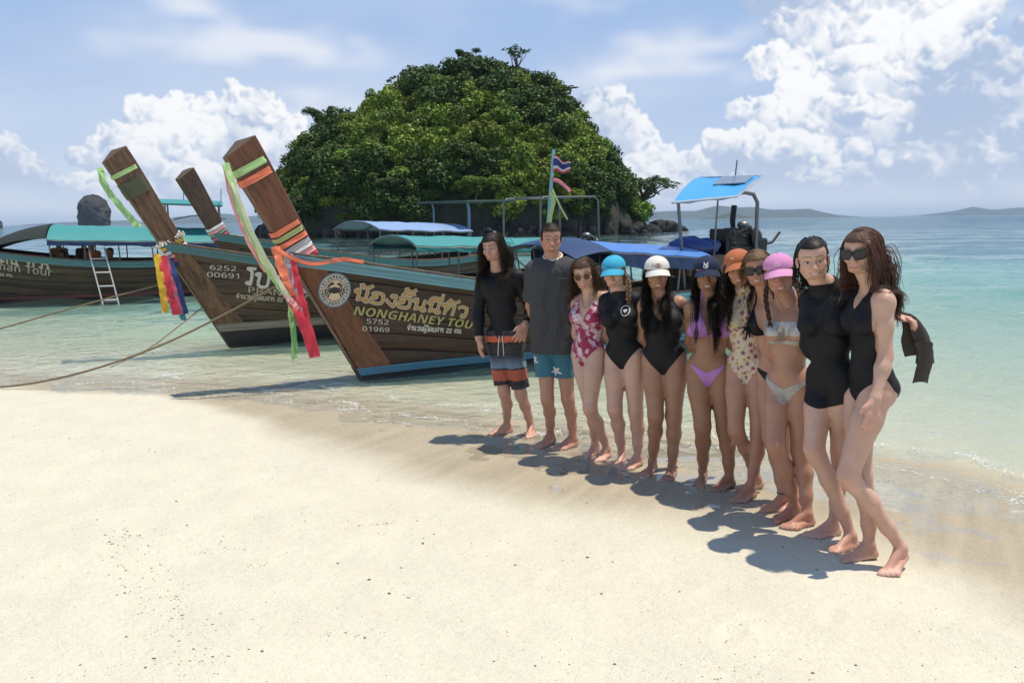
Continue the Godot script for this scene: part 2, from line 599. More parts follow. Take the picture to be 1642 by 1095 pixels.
func build_beach() -> void:
	var fr := rng(19)
	for trail: Array in [[Vector2(1.0, -3.0), Vector2(0.75, -0.66), 6], [Vector2(-0.9, -4.9), Vector2(0.85, -0.5), 6], [Vector2(2.6, -3.6), Vector2(-0.9, 0.1), 4], [Vector2(-2.6, -4.2), Vector2(0.8, -0.1), 5], [Vector2(0.3, -3.6), Vector2(0.9, -0.35), 4]]:
		for i in trail[2]:
			var d: Vector2 = trail[1].normalized()
			prints.append([trail[0] + d * i * 0.52 + Vector2(-d.y, d.x) * (0.09 if i % 2 else -0.09) + Vector2(fr.randfn(0, 0.03), fr.randfn(0, 0.03)), d.rotated(fr.randfn(0, 0.2)), 0.125, fr.randf_range(0.007, 0.013)])
	for i in 26:
		prints.append([Vector2(fr.randf_range(-2.4, 2.8), fr.randf_range(-5.6, -2.2)), Vector2.from_angle(fr.randf() * TAU), fr.randf_range(0.09, 0.17), fr.randf_range(0.003, 0.008)])
	var an := ring_angles(0.28)
	var rr := PackedFloat32Array([0.0])
	var r := 0.7
	while r < 400.0:
		rr.append(r)
		r *= 1.0135 if r < 14.0 else 1.08
	var mb := MB.new()
	var grain := noise(43, 7.0, 3)
	var dry := Color(0.650, 0.615, 0.490)
	var wet := Color(0.42, 0.365, 0.265)
	var dark := noise(44, 1.6, 4)
	for ri in rr.size():
		for ai in an.size():
			var a := deg_to_rad(an[ai])
			var x := sin(a) * rr[ri]
			var z := -cos(a) * rr[ri]
			var d := inland(x, z)
			var y := ground_y(d)
			if rr[ri] < 16.0:
				var k := smoothstep(0.9, 2.6, d)
				y += dune.get_noise_2d(x, z) * (0.004 + 0.018 * k) + grain.get_noise_2d(x, z) * (0.0008 + 0.0035 * k)
				if rr[ri] < 7.5 and rr[ri] > 1.5: y += hollow(x, z)
				if d < 0: y += grain.get_noise_2d(x * 0.25, z * 0.6) * 0.02
			var w := wetness(d, x, z)
			var cc := dry.lerp(wet, w)
			if d < 0.0: cc = cc.lerp(Color(0.53, 0.505, 0.385), smoothstep(0.0, -0.8, d))
			var s := dark.get_noise_2d(x, z)
			cc = cc * (1.0 + s * 0.055)
			if w > 0.02 and d > 0.0: cc = cc * (1.0 + 0.13 * w * swash.get_noise_2d((x * 0.87 + z * 0.5) * 14.0, d * 1.2))
			cc.a = 1.0
			mb.col = cc
			mb.p(Vector3(x, y, z))
	var st := an.size()
	for ri in rr.size() - 1:
		for ai in st - 1:
			var o := ri * st + ai
			mb.q(o, o + 1, o + st + 1, o + st)
	var o := put(mb, "ground", M.sand)
	tag(o, "pale cream sand beach sloping into clear shallow water", "", "", "structure")
	# bits of shell and coral
	var bits := MultiMesh.new()
	bits.transform_format = MultiMesh.TRANSFORM_3D
	bits.use_colors = true
	var pm := MB.new()
	var pr := rng(9)
	pm.ball(Vector3.ZERO, Vector3(1, 0.55, 0.8), Basis(), 7, 4)
	for i in pm.v.size(): pm.v[i] *= 1.0 + 0.25 * sin(pm.v[i].x * 5.0 + pm.v[i].z * 3.0)
	bits.mesh = pm.commit()
	var spots: Array[Transform3D] = []
	var tint: Array[Color] = []
	while spots.size() < 4200:
		var x := pr.randf_range(-4.5, 4.0)
		var z := pr.randf_range(-8.5, -1.6)
		var d := inland(x, z)
		if d < 1.2 or (d < 2.0 and pr.randf() < 0.8): continue
		if dark.get_noise_2d(x * 0.7 + 30.0, z * 0.7) < pr.randf_range(-0.35, 0.5): continue
		var s := 0.0013 + 0.0030 * pow(pr.randf(), 3.5) + (0.005 if pr.randf() < 0.006 else 0.0)
		spots.append(Transform3D(Basis.from_euler(Vector3(pr.randf(), pr.randf() * 6.0, pr.randf())).scaled(Vector3(s, s, s)), Vector3(x, ground_y(d) + dune.get_noise_2d(x, z) * (0.004 + 0.018 * smoothstep(0.9, 2.6, d)) + s * 0.2, z)))
		var g := pr.randf_range(0.18, 0.55)
		tint.append(Color(g, g * 0.86, g * 0.7))
	for ln: Array in [[Vector2(-2.3, -4.2), Vector2(-1.25, -2.72), 420, 0.10], [Vector2(-1.1, -4.28), Vector2(-0.72, -4.40), 40, 0.02], [Vector2(-1.78, -3.90), Vector2(-1.52, -3.98), 36, 0.02], [Vector2(-1.42, -3.70), Vector2(-1.26, -3.78), 26, 0.02], [Vector2(-0.2, -3.1), Vector2(0.9, -2.75), 60, 0.20], [Vector2(0.6, -2.6), Vector2(1.5, -2.9), 70, 0.16], [Vector2(-0.9, -3.0), Vector2(-0.6, -3.06), 22, 0.03]]:   # drift lines
		for i in ln[2]:
			var q: Vector2 = ln[0].lerp(ln[1], pr.randf()) + Vector2(pr.randfn(0, ln[3]), pr.randfn(0, ln[3] * 0.6))
			var s := 0.0013 + 0.0042 * pow(pr.randf(), 4.0)
			spots.append(Transform3D(Basis.from_euler(Vector3(pr.randf(), pr.randf() * 6.0, pr.randf())).scaled(Vector3(s * pr.randf_range(1.0, 2.2), s, s)), Vector3(q.x, ground_y(inland(q.x, q.y)) + dune.get_noise_2d(q.x, q.y) * 0.022 + hollow(q.x, q.y) + s * 0.2, q.y)))
			var g := pr.randf_range(0.16, 0.5)
			tint.append(Color(g, g * 0.88, g * 0.58))
	for i in 34:
		var q := Vector2(pr.randf_range(-2.6, 2.2), pr.randf_range(-5.0, -2.3))
		if inland(q.x, q.y) < 2.0: continue
		var s := pr.randf_range(0.0035, 0.0075)
		spots.append(Transform3D(Basis.from_euler(Vector3(pr.randf(), pr.randf() * 6.0, pr.randf())).scaled(Vector3(s * 1.4, s, s)), Vector3(q.x, ground_y(inland(q.x, q.y)) + dune.get_noise_2d(q.x, q.y) * 0.022 + hollow(q.x, q.y) + s * 0.3, q.y)))
		var g := pr.randf_range(0.13, 0.32)
		tint.append(Color(g, g * 0.9, g * 0.75))
	bits.instance_count = spots.size()
	for i in spots.size():
		bits.set_instance_transform(i, spots[i])
		bits.set_instance_color(i, tint[i])
	var bi := MultiMeshInstance3D.new()
	bi.multimesh = bits
	bi.material_override = tinted(0.9)
	bi.name = "shell_fragments"
	add_child(bi)
	tag(bi, "small brown and grey bits of shell scattered on the dry sand", "shell fragments", "", "stuff")

func wave_set() -> Array:
	var out := []
	var r := rng(61)
	for l: float in [0.38, 0.5, 0.63, 0.8, 1.05, 1.4, 1.9, 2.6, 3.6, 5.2, 7.5, 11.0]:
		var a := deg_to_rad(100.0 + r.randf_range(-48, 48))
		out.append([Vector2(cos(a), sin(a)) * TAU / l, l * 0.0062 * r.randf_range(0.7, 1.2), r.randf() * TAU, l])
	return out

func build_sea() -> void:
	var an := ring_angles(0.28)
	var rr := PackedFloat32Array()
	var r := 1.2
	while r < 9500.0:
		rr.append(r)
		r *= 1.009 if r < 26.0 else (1.02 if r < 120.0 else 1.14)
	var waves := wave_set()
	var top := MB.new()
	var low := MB.new()
	var keep := PackedByteArray()
	var gust := noise(62, 0.05, 3)
	for ri in rr.size():
		var step := rr[ri] * 0.009
		for ai in an.size():
			var a := deg_to_rad(an[ai])
			var x := sin(a) * rr[ri]
			var z := -cos(a) * rr[ri]
			var d := inland(x, z) if rr[ri] < 300.0 else -300.0
			var g := ground_y(d)
			var depth := maxf(0.0, -g)
			var y := 0.0
			if rr[ri] < 140.0 and d < 3.0:
				var calm := smoothstep(0.0, 0.5, depth) * 0.75 + 0.25
				calm *= 1.0 + gust.get_noise_2d(x, z) * 0.6
				for w: Array in waves:
					if w[3] > step * 3.0:
						var k: Vector2 = w[0]
						var ph: float = k.x * x + k.y * z + w[2]
						y += 1.25 * w[1] * calm * (sin(ph) + 0.25 * sin(2.0 * ph + 1.0))
			var limit := 0.55 + swash.get_noise_2d(x * 1.3, z * 1.3) * 0.55 + 0.5 * smoothstep(-0.5, 1.8, x) * (1.0 - smoothstep(2.2, 3.4, x))
			keep.append(1 if d < limit else 0)
			if g > -0.05: y = lerpf(y, maxf(y * 0.3, g + 0.003), smoothstep(-0.05, 0.004, g))
			if d > 0.0: y = maxf(y * 0.2, g + 0.003)
			top.p(Vector3(x, y, z), Vector2(x, z) * 0.34)
			# what hangs in the water and gives it its colour
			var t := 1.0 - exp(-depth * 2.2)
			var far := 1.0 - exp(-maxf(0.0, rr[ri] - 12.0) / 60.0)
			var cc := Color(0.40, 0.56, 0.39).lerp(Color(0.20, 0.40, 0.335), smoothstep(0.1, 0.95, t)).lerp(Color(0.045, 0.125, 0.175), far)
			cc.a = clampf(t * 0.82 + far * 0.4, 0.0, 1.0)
			low.col = cc
			low.p(Vector3(x, minf(-0.012, g * 0.45), z))
	var st := an.size()
	for ri in rr.size() - 1:
		for ai in st - 1:
			var o := ri * st + ai
			if keep[o] and keep[o + 1] and keep[o + st] and keep[o + st + 1]:
				top.q(o, o + 1, o + st + 1, o + st)
			if low.c[o].a > 0.0 or low.c[o + st].a > 0.0 or low.c[o + st + 1].a > 0.0:
				low.q(o, o + 1, o + st + 1, o + st)
	# beads of foam where the water runs out
	var fo := MultiMesh.new()
	fo.transform_format = MultiMesh.TRANSFORM_3D
	var bead := MB.new()
	bead.ball(Vector3.ZERO, Vector3(1, 0.45, 1), Basis(), 6, 4, 0.5)
	fo.mesh = bead.commit()
	var fx: Array[Transform3D] = []
	var fq := rng(64)
	var line := noise(65, 0.8, 3)
	while fx.size() < 3600:
		var x := fq.randf_range(-6.5, 4.4)
		var z := fq.randf_range(-9.6, -3.0)
		var d := inland(x, z)
		if d < -1.1 or d > 0.5: continue
		var k := minf(absf(d - 0.10 - line.get_noise_2d(x, z) * 0.40), absf(d + 0.55 - line.get_noise_2d(x + 40.0, z) * 0.5))
		if k > 0.045 * absf(fq.randfn(0, 1)) or fq.randf() > 0.35 + line.get_noise_2d(x * 1.5, z * 1.5 + 9.0): continue
		var s := fq.randf_range(0.0016, 0.0055)
		fx.append(Transform3D(Basis().scaled(Vector3(s * fq.randf_range(1, 2.5), s, s)), Vector3(x, maxf(0.004, ground_y(d) + 0.006), z)))
	fo.instance_count = fx.size()
	for i in fx.size(): fo.set_instance_transform(i, fx[i])
	var fi := MultiMeshInstance3D.new()
	fi.multimesh = fo
	fi.material_override = paint(0.78, 0.80, 0.78, 0.5)
	fi.name = "foam"
	add_child(fi)
	tag(fi, "broken lines of small white foam beads along the water's edge", "foam", "", "stuff")
	# a film of water left standing on the wet sand by the last wave
	var film := MB.new()
	var fa := PackedFloat32Array(); var fk := PackedByteArray()
	var pool := noise(63, 1.5, 3)
	var fcols := 260; var frows := 190
	for j in frows:
		for i in fcols:
			var x := lerpf(-1.2, 3.4, float(i) / (fcols - 1))
			var z := lerpf(-6.9, -3.2, float(j) / (frows - 1))
			var d := inland(x, z)
			var k := pool.get_noise_2d(x, z * 1.5) + 0.35 - 0.75 * smoothstep(0.9, 1.6, d) - 0.8 * smoothstep(2.4, 3.2, x) - 0.7 * smoothstep(0.2, -0.8, x)
			fk.append(1 if k > 0.16 and d > -0.1 and d < 1.75 else 0)
			film.p(Vector3(x, ground_y(d) + dune.get_noise_2d(x, z) * (0.004 + 0.018 * smoothstep(0.9, 2.6, d)) + 0.0024, z))
	for j in frows - 1:
		for i in fcols - 1:
			var o := j * fcols + i
			if fk[o] and fk[o + 1] and fk[o + fcols] and fk[o + fcols + 1]: film.q(o, o + fcols, o + fcols + 1, o + 1)
	var fm := StandardMaterial3D.new()
	fm.transparency = BaseMaterial3D.TRANSPARENCY_ALPHA
	fm.albedo_color = Color(0.5, 0.45, 0.36, 0.0)
	fm.roughness = 0.02
	fm.metallic_specular = 0.5
	tag(put(film, "water_film", fm), "thin film of water standing in patches on the wet sand", "", "", "structure")
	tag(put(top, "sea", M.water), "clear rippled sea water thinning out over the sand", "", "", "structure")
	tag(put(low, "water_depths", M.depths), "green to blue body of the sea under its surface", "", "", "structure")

# ---------------------------------------------------------------- far hills, rock stacks and the wooded islet
func ridge(called: String, label: String, dist: float, prof: PackedVector2Array, seed_: int, col: Color) -> void:   # prof: (metres across, metres up)
	var nz := noise(seed_, 6.0 / dist, 5)
	var mb := MB.new()
	var cols := 120
	var rows := 15
	var pts := PackedVector3Array()
	var x0 := prof[0].x
	var x1 := prof[prof.size() - 1].x
	for j in rows:
		var v := float(j) / (rows - 1) * 2.0 - 1.0
		for i in cols:
			var x := lerpf(x0, x1, float(i) / (cols - 1))
			var h := 0.0
			for k in prof.size() - 1:
				if x >= prof[k].x and x <= prof[k + 1].x: h = lerpf(prof[k].y, prof[k + 1].y, smoothstep(0.0, 1.0, (x - prof[k].x) / (prof[k + 1].x - prof[k].x)))
			var f := 1.0 - absf(v)
			h = h * f * (1.0 + 0.16 * nz.get_noise_2d(x, v * dist * 0.1)) - (0.0 if f > 0.02 else 4.0)
			pts.append(Vector3(x, h, -dist - v * dist * 0.09 - nz.get_noise_2d(x, 900.0) * dist * 0.02))
	mb.grid(cols, rows, pts)
	tag(put(mb, called, paint(col.r, col.g, col.b, 1.0)), label, "", "", "structure")

func rock_stack(called: String, label: String, at: Vector3, size: Vector3, seed_: int, lean := 0.0) -> void:
	var nz := noise(seed_, 1.3, 5)
	var mb := MB.new()
	var mcol := noise(seed_ + 1, 2.2, 4)
	var cols := 49
	var rows := 34
	for j in rows:
		var v := float(j) / (rows - 1)
		for i in cols:
			var a := TAU * i / (cols - 1)
			var d := Vector3(cos(a), 0, sin(a))
			var prof := (0.90 + 0.10 * sin(v * 4.0 + 0.2)) * sqrt(clampf(1.0 - pow(v, 9.0), 0.0, 1.0))
			var k := prof * (1.0 + 0.20 * nz.get_noise_3d(d.x * 1.2, v * 2.0, d.z * 1.2) + 0.09 * nz.get_noise_3d(d.x * 6.0, v * 5.0, d.z * 6.0))
			var y := v * (1.0 + 0.10 * nz.get_noise_2d(d.x * 2.0 + 5.0, d.z * 2.0))
			var g := clampf(mcol.get_noise_3d(d.x * 2.0, v * 3.0, d.z * 2.0) * 1.6 + (v - 0.75) * 3.0, 0.0, 1.0)
			mb.col = Color(0.060, 0.056, 0.050).lerp(Color(0.028, 0.036, 0.018), g)
			mb.p(Vector3(d.x * k * size.x * 0.5 + lean * v * size.x, y * size.y - 1.0, d.z * k * size.z * 0.5))
	for j in rows - 1:
		for i in cols - 1:
			var o := j * cols + i
			mb.q(o, o + cols, o + cols + 1, o + 1)
	var o2 := put(mb, called, tinted(0.95))
	o2.position = at
	tag(o2, label, "rock island")

func build_far_land() -> void:
	var hill := Color(0.05, 0.07, 0.035)
	ridge("hills", "long blue hills on the horizon to the right of the islet", 6000.0, PackedVector2Array([Vector2(1035, -20), Vector2(1110, 55), Vector2(1290, 62), Vector2(1420, 60), Vector2(1600, 96), Vector2(1760, 82), Vector2(1860, 86), Vector2(2040, 62), Vector2(2280, 64), Vector2(2420, 22), Vector2(2560, -20)]), 5, hill)
	ridge("hills", "low hazy hills on the horizon behind the prows", 7000.0, PackedVector2Array([Vector2(-4200, -20), Vector2(-4050, 28), Vector2(-3500, 38), Vector2(-3300, 16), Vector2(-2950, 66), Vector2(-2620, 92), Vector2(-2350, 64), Vector2(-2050, 52), Vector2(-1700, 40), Vector2(-1200, -20)]), 6, hill)
	ridge("hills", "low hills at the far right of the horizon", 7800.0, PackedVector2Array([Vector2(4200, -20), Vector2(4420, 42), Vector2(4640, 84), Vector2(4820, 52), Vector2(5150, 74), Vector2(5500, 66), Vector2(6400, -20)]), 7, hill)
	ridge("hills", "small dark islet on the horizon beside the blue sunshade", 2600.0, PackedVector2Array([Vector2(690, -5), Vector2(712, 8), Vector2(738, 22), Vector2(756, 13), Vector2(775, 3), Vector2(784, -5)]), 9, hill)
	rock_stack("sea_stack", "tall dark rock pillar rising from the sea left of the prows", Vector3(-375, 0, -700), Vector3(26, 29, 24), 15, 0.02)
	rock_stack("sea_stack", "small low dark rock at the left edge of the sea", Vector3(-468, 0, -700), Vector3(17, 9, 15), 16)
	rock_stack("sea_stack", "small dark rock in the sea between the two left prows", Vector3(-272, 0, -600), Vector3(10, 9, 9), 17)

var isl_prof := PackedVector2Array([Vector2(-34.9, -1.00), Vector2(-33.7, 1.07), Vector2(-32.3, 4.66), Vector2(-31.0, 7.76), Vector2(-28.1, 12.03), Vector2(-26.3, 13.68), Vector2(-22.8, 15.52), Vector2(-19.4, 17.56), Vector2(-12.9, 19.79), Vector2(-6.0, 21.63), Vector2(0.9, 20.95), Vector2(4.8, 19.11), Vector2(7.8, 15.70), Vector2(10.4, 13.35), Vector2(13.5, 9.47), Vector2(15.2, 6.40), Vector2(17.4, 3.25), Vector2(18.7, 1.35), Vector2(20.7, -1.00)])
const ISL_Z := -115.0
var isl_noise := noise(71, 0.11, 4)

func islet_y(x: float, z: float) -> float:
	var s := -1.0
	for k in isl_prof.size() - 1:
		if x >= isl_prof[k].x and x <= isl_prof[k + 1].x: s = lerpf(isl_prof[k].y, isl_prof[k + 1].y, (x - isl_prof[k].x) / (isl_prof[k + 1].x - isl_prof[k].x))
	var e := clampf((x + 7.0) / 28.0, -1.0, 1.0)
	var dz := 4.0 + 21.0 * sqrt(1.0 - e * e)
	var t := absf(z - ISL_Z) / dz
	if t >= 1.0 or s < 0.0: return -1.5 - 3.0 * maxf(0.0, t - 1.0)
	return s * pow(1.0 - pow(t, 2.1), 0.62) + isl_noise.get_noise_2d(x, z) * 1.1 - 0.3

func on_islet(x: float, y: float) -> Vector3:      # the place on the side that faces the beach at that height
	var z := ISL_Z
	while z < -84.0:
		if islet_y(x, z) < y: break
		z += 0.25
	return Vector3(x, islet_y(x, z), z)

func leaf_shell(seed_: int, leaves: int, size: float, lobes: int, flat := 0.8, droop := 0.2) -> MB:   # a crown of radius about 1
	var r := rng(seed_)
	var mb := MB.new()
	var cs := []
	for i in lobes:
		var d := Vector3(r.randfn(0, 1), r.randfn(0, 0.8) + 0.2, r.randfn(0, 1)).normalized() * r.randf_range(0.35, 0.72)
		d.y *= flat
		cs.append([d, r.randf_range(0.26, 0.5)])
	for i in leaves:
		var cb: Array = cs[i % lobes]
		var d := Vector3(r.randfn(0, 1), r.randfn(0, 1) + 0.25, r.randfn(0, 1)).normalized()
		var at: Vector3 = cb[0] + d * cb[1] * Vector3(1, flat, 1) * pow(r.randf(), 0.35)
		var x := Vector3(r.randfn(0, 1), r.randfn(0, 0.5) - droop, r.randfn(0, 1)).normalized()
		var nn := (d + Vector3(0, 0.5, 0) + Vector3(r.randfn(0, 0.5), r.randfn(0, 0.5), r.randfn(0, 0.5))).normalized()
		var y := nn.cross(x).normalized()
		var s := size * r.randf_range(0.6, 1.35)
		var sh := r.randf_range(0.72, 1.3)
		mb.col = Color(sh * r.randf_range(0.85, 1.2), sh, sh * r.randf_range(0.6, 1.1))
		var w := s * 0.36
		var a := mb.p(at - x * s * 0.5); var b := mb.p(at - y * w + nn * s * 0.08); var c := mb.p(at + x * s * 0.5 - nn * s * 0.1); var e := mb.p(at + y * w + nn * s * 0.08)
		mb.q(a, b, c, e)
	return mb

func leaf_paint(r: float, g: float, b: float) -> StandardMaterial3D:
	var m := paint(r, g, b, 0.55)
	m.vertex_color_use_as_albedo = true
	m.backlight_enabled = true
	m.backlight = Color(0.42, 0.50, 0.16)
	m.metallic_specular = 0.35
	return m

func woody(mb: MB, a: Vector3, b: Vector3, r0: float, r1: float, r: RandomNumberGenerator) -> void:
	var pts := []; var rs := []
	for i in 5:
		var t := i / 4.0
		pts.append(a.lerp(b, t) + Vector3(r.randfn(0, 1), r.randfn(0, 0.4), r.randfn(0, 1)) * (a - b).length() * 0.035 * (1.0 if i > 0 and i < 4 else 0.0))
		rs.append(lerpf(r0, r1, t))
	mb.tube(pts, rs, 5)

func islet_tree(label: String, foot: Vector3, height: float, rad: float, clumps: int, shell: Mesh, mat: Material, flat: float, spread: Vector2, seed_: int) -> void:
	var r := rng(seed_)
	var t := base("tree", foot)
	tag(t, label, "tree", "trees standing out of the islet's wood")
	var wood := MB.new()
	var crown := MB.new()
	var top := Vector3(spread.x, height, spread.y)
	woody(wood, Vector3(0, -0.6, 0), top * 0.62, rad * 0.085, rad * 0.05, r)
	var arr := shell.surface_get_arrays(0)
	var sv: PackedVector3Array = arr[Mesh.ARRAY_VERTEX]
	var si: PackedInt32Array = arr[Mesh.ARRAY_INDEX]
	var sc: PackedColorArray = arr[Mesh.ARRAY_COLOR]
	for i in clumps:
		var a := TAU * i / clumps + r.randf_range(-0.5, 0.5)
		var q := rad * (0.25 + 0.62 * r.randf()) if i > 0 else 0.0
		var c := top + Vector3(cos(a) * q, r.randf_range(-0.45, 0.35) * rad * flat, sin(a) * q)
		woody(wood, top * r.randf_range(0.45, 0.62), c, rad * 0.045, rad * 0.012, r)
		var k := rad * r.randf_range(0.34, 0.50)
		var xf := Transform3D(Basis.from_euler(Vector3(0, r.randf() * TAU, 0)).scaled(Vector3(k, k * flat, k)), c)
		var s := crown.v.size()
		for j in sv.size():
			crown.v.append(xf * sv[j]); crown.c.append(sc[j]); crown.u.append(Vector2.ZERO)
		for j in si.size(): crown.ix.append(si[j] + s)
	put(wood, "trunk", M.bark, t)
	put(crown, "crown", mat, t)

func build_island() -> void:
	M.bark = paint(0.11, 0.09, 0.065, 0.9)
	var cliff := noise(72, 0.35, 5)
	var mb := MB.new()
	var cols := 150
	var rows := 110
	var pts := PackedVector3Array()
	for j in rows:
		for i in cols:
			var x := lerpf(-38.0, 25.0, float(i) / (cols - 1))
			var z := lerpf(-140.0, -83.0, float(j) / (rows - 1))
			var y := islet_y(x, z)
			var k := cliff.get_noise_2d(x * 1.3, z * 1.3)
			pts.append(Vector3(x + k * 0.8, y + cliff.get_noise_2d(x + 50.0, z) * 0.7, z + cliff.get_noise_2d(x, z + 90.0) * 1.2))
	for p in pts:
		var k := clampf(cliff.get_noise_3d(p.x, p.y, p.z) * 1.4 + 0.35, 0.0, 1.0)
		mb.col = Color(0.026, 0.028, 0.015).lerp(Color(0.032, 0.028, 0.022), k * (1.0 - smoothstep(2.0, 5.0, p.y)))
		mb.p(p)
	for j in rows - 1:
		for i in cols - 1:
			var o := j * cols + i
			mb.q(o, o + cols, o + cols + 1, o + 1)
	tag(put(mb, "islet", tinted(0.95)), "steep rocky hill of the islet under its trees", "", "", "structure")
	# dark boulders round the foot
	var r := rng(73)
	var rocks := MB.new()
	var rn := noise(74, 1.1, 3)
	for k in 230:
		var x := r.randf_range(-34.5, 22.5)
		var e := clampf((x + 7.0) / 28.0, -1.0, 1.0)
		var z := ISL_Z + (4.0 + 21.0 * sqrt(1.0 - e * e)) * r.randf_range(0.90, 1.02)
		if k > 205:
			x = r.randf_range(17.0, 24.5); z = ISL_Z + r.randf_range(-2.0, 9.0)
		var s := r.randf_range(0.4, 1.3)
		var o := rocks.v.size()
		var g := r.randf_range(0.012, 0.034)
		rocks.col = Color(g, g * 0.93, g * 0.8)
		rocks.ball(Vector3(x, r.randf_range(-0.3, 0.9 if k < 206 else 0.1), z), Vector3(s * r.randf_range(0.8, 1.5), s * r.randf_range(0.5, 1.0), s), Basis.from_euler(Vector3(r.randf(), r.randf() * 6.0, r.randf())), 9, 6)
		for i in range(o, rocks.v.size()): rocks.v[i] += Vector3(rn.get_noise_3dv(rocks.v[i] * 1.0), rn.get_noise_3dv(rocks.v[i] + Vector3(40, 0, 0)), rn.get_noise_3dv(rocks.v[i] + Vector3(0, 40, 0))) * 0.5 * s
	tag(put(rocks, "shore_rocks", tinted(0.9)), "jumbled dark boulders along the waterline of the islet", "shore rocks", "", "stuff")
	# the wood: three kinds of crown, thousands of leaves each
	var shells := [leaf_shell(81, 1050, 0.155, 11).commit(), leaf_shell(82, 1000, 0.18, 14, 0.9, 0.6).commit(), leaf_shell(83, 1000, 0.15, 9, 0.65).commit()]
	var leafs := [leaf_paint(0.062, 0.108, 0.024), leaf_paint(0.190, 0.255, 0.040), leaf_paint(0.150, 0.220, 0.038)]
	var names := ["dense dark green trees massed over the islet", "feathery yellow green trees and bamboo over the islet's slope", "mid green broadleaved trees over the islet's slope"]
	var spots := [[], [], []]
	var patch := noise(75, 0.075, 2)
	var tries := 0
	while spots[0].size() + spots[1].size() + spots[2].size() < 2100 and tries < 60000:
		tries += 1
		var x := r.randf_range(-35.5, 21.5)
		var z := ISL_Z + r.randf_range(-11.0, 25.0)
		var y := islet_y(x, z)
		if y < 1.7: continue
		var gx := absf(islet_y(x + 0.5, z) - islet_y(x - 0.5, z)) + absf(islet_y(x, z + 0.5) - islet_y(x, z - 0.5))
		if r.randf() > 0.22 + gx * 0.42: continue
		if x > 12.0 and y < 8.0 and z > ISL_Z + 6.0 and r.randf() < 0.45: continue      # bare rock at the right end
		var q := patch.get_noise_2d(x + y * 0.6, y * 1.4 + z * 0.5) + r.randf_range(-0.22, 0.22) + (0.10 if y > 9.0 and x < 10.0 else -0.12)
		var kind := 1 if q > 0.12 else (2 if q > -0.10 else 0)
		var s := (1.0 + 1.7 * pow(r.randf(), 2.2)) * (0.85 if kind == 1 else 1.1)
		var b := Basis.from_euler(Vector3(r.randf_range(-0.3, 0.3), r.randf() * TAU, r.randf_range(-0.3, 0.3))).scaled(Vector3(s, s * r.randf_range(0.75, 1.15), s))
		spots[kind].append([Transform3D(b, Vector3(x, y + s * 0.45, z)), r.randf_range(0.65, 1.3)])
	for k in 3:
		var mm := MultiMesh.new()
		mm.transform_format = MultiMesh.TRANSFORM_3D
		mm.use_colors = true
		mm.mesh = shells[k]
		mm.instance_count = spots[k].size()
		for i in spots[k].size():
			mm.set_instance_transform(i, spots[k][i][0])
			var g: float = spots[k][i][1]
			mm.set_instance_color(i, Color(g * r.randf_range(0.9, 1.15), g, g * 0.95))
		var o := MultiMeshInstance3D.new()
		o.multimesh = mm
		o.material_override = leafs[k]
		o.name = ["dark_forest", "bamboo_forest", "broadleaf_forest"][k]
		add_child(o)
		tag(o, names[k], "forest", "", "stuff")
	# trees that stand out
	var red := leaf_paint(0.13, 0.085, 0.025)
	var pale := leaf_paint(0.12, 0.155, 0.05)
	var fresh := leaf_paint(0.075, 0.125, 0.022)
	var top := func(x: float) -> Vector3: return Vector3(x, islet_y(x, ISL_Z + 1.0), ISL_Z + 1.0)
	islet_tree("sparse open tree on the summit, branches showing against the sky", top.call(0.8), 5.4, 2.4, 10, leaf_shell(91, 110, 0.24, 5).commit(), leafs[0], 0.7, Vector2(0.5, 0), 1)
	islet_tree("round dense dark tree at the very top of the islet", top.call(-5.6), 3.7, 2.2, 9, shells[0], leafs[0], 0.9, Vector2.ZERO, 2)
	islet_tree("small dark tuft of a tree on the skyline left of the summit", top.call(-13.6), 3.2, 1.5, 6, shells[0], leafs[0], 0.8, Vector2(-0.4, 0), 3)
	islet_tree("little thin tree poking up from the upper left skyline", top.call(-16.6), 3.8, 1.0, 4, leaf_shell(92, 120, 0.3, 4).commit(), leafs[0], 1.1, Vector2(-0.2, 0), 4)
	islet_tree("broad dark tree on the left shoulder of the islet", top.call(-26.4), 3.6, 2.9, 11, shells[0], leafs[0], 0.8, Vector2(-0.6, 0), 5)
	islet_tree("dark leaning tree low at the islet's left end", top.call(-32.2), 3.4, 1.7, 6, shells[0], leafs[0], 0.8, Vector2(-0.9, 0), 6)
	islet_tree("flat layered tree on the skyline right of the summit", top.call(6.6), 3.3, 2.4, 10, leaf_shell(93, 240, 0.22, 6, 0.5).commit(), leafs[0], 0.45, Vector2(0.7, 0), 7)
	islet_tree("small umbrella shaped tree on the right skyline", top.call(10.6), 3.9, 1.4, 7, leaf_shell(94, 240, 0.24, 5, 0.4).commit(), leafs[0], 0.35, Vector2(0.6, 0), 8)
	islet_tree("spreading tree leaning out over the water at the islet's right end", Vector3(17.2, 2.2, ISL_Z + 6.0), 4.2, 3.7, 16, leaf_shell(95, 170, 0.22, 7, 0.6).commit(), fresh, 0.65, Vector2(2.3, 1.0), 9)
	islet_tree("pale green rounded tree low on the islet's left front", on_islet(-14.4, 5.0), 1.6, 2.5, 10, shells[2], pale, 0.8, Vector2(0, 1.0), 10)
	islet_tree("bright green wide tree on the front slope behind the flag", on_islet(6.6, 6.4), 1.8, 3.4, 13, shells[2], fresh, 0.8, Vector2(0, 1.2), 11)
	islet_tree("rusty brown tree high on the right front slope", on_islet(6.0, 11.8), 1.5, 2.0, 8, shells[2], red, 0.8, Vector2(0, 0.8), 12)
	islet_tree("pale green bush at the lower left front of the islet", on_islet(-28.5, 4.0), 1.4, 2.2, 8, shells[1], pale, 0.8, Vector2(0, 0.8), 13)
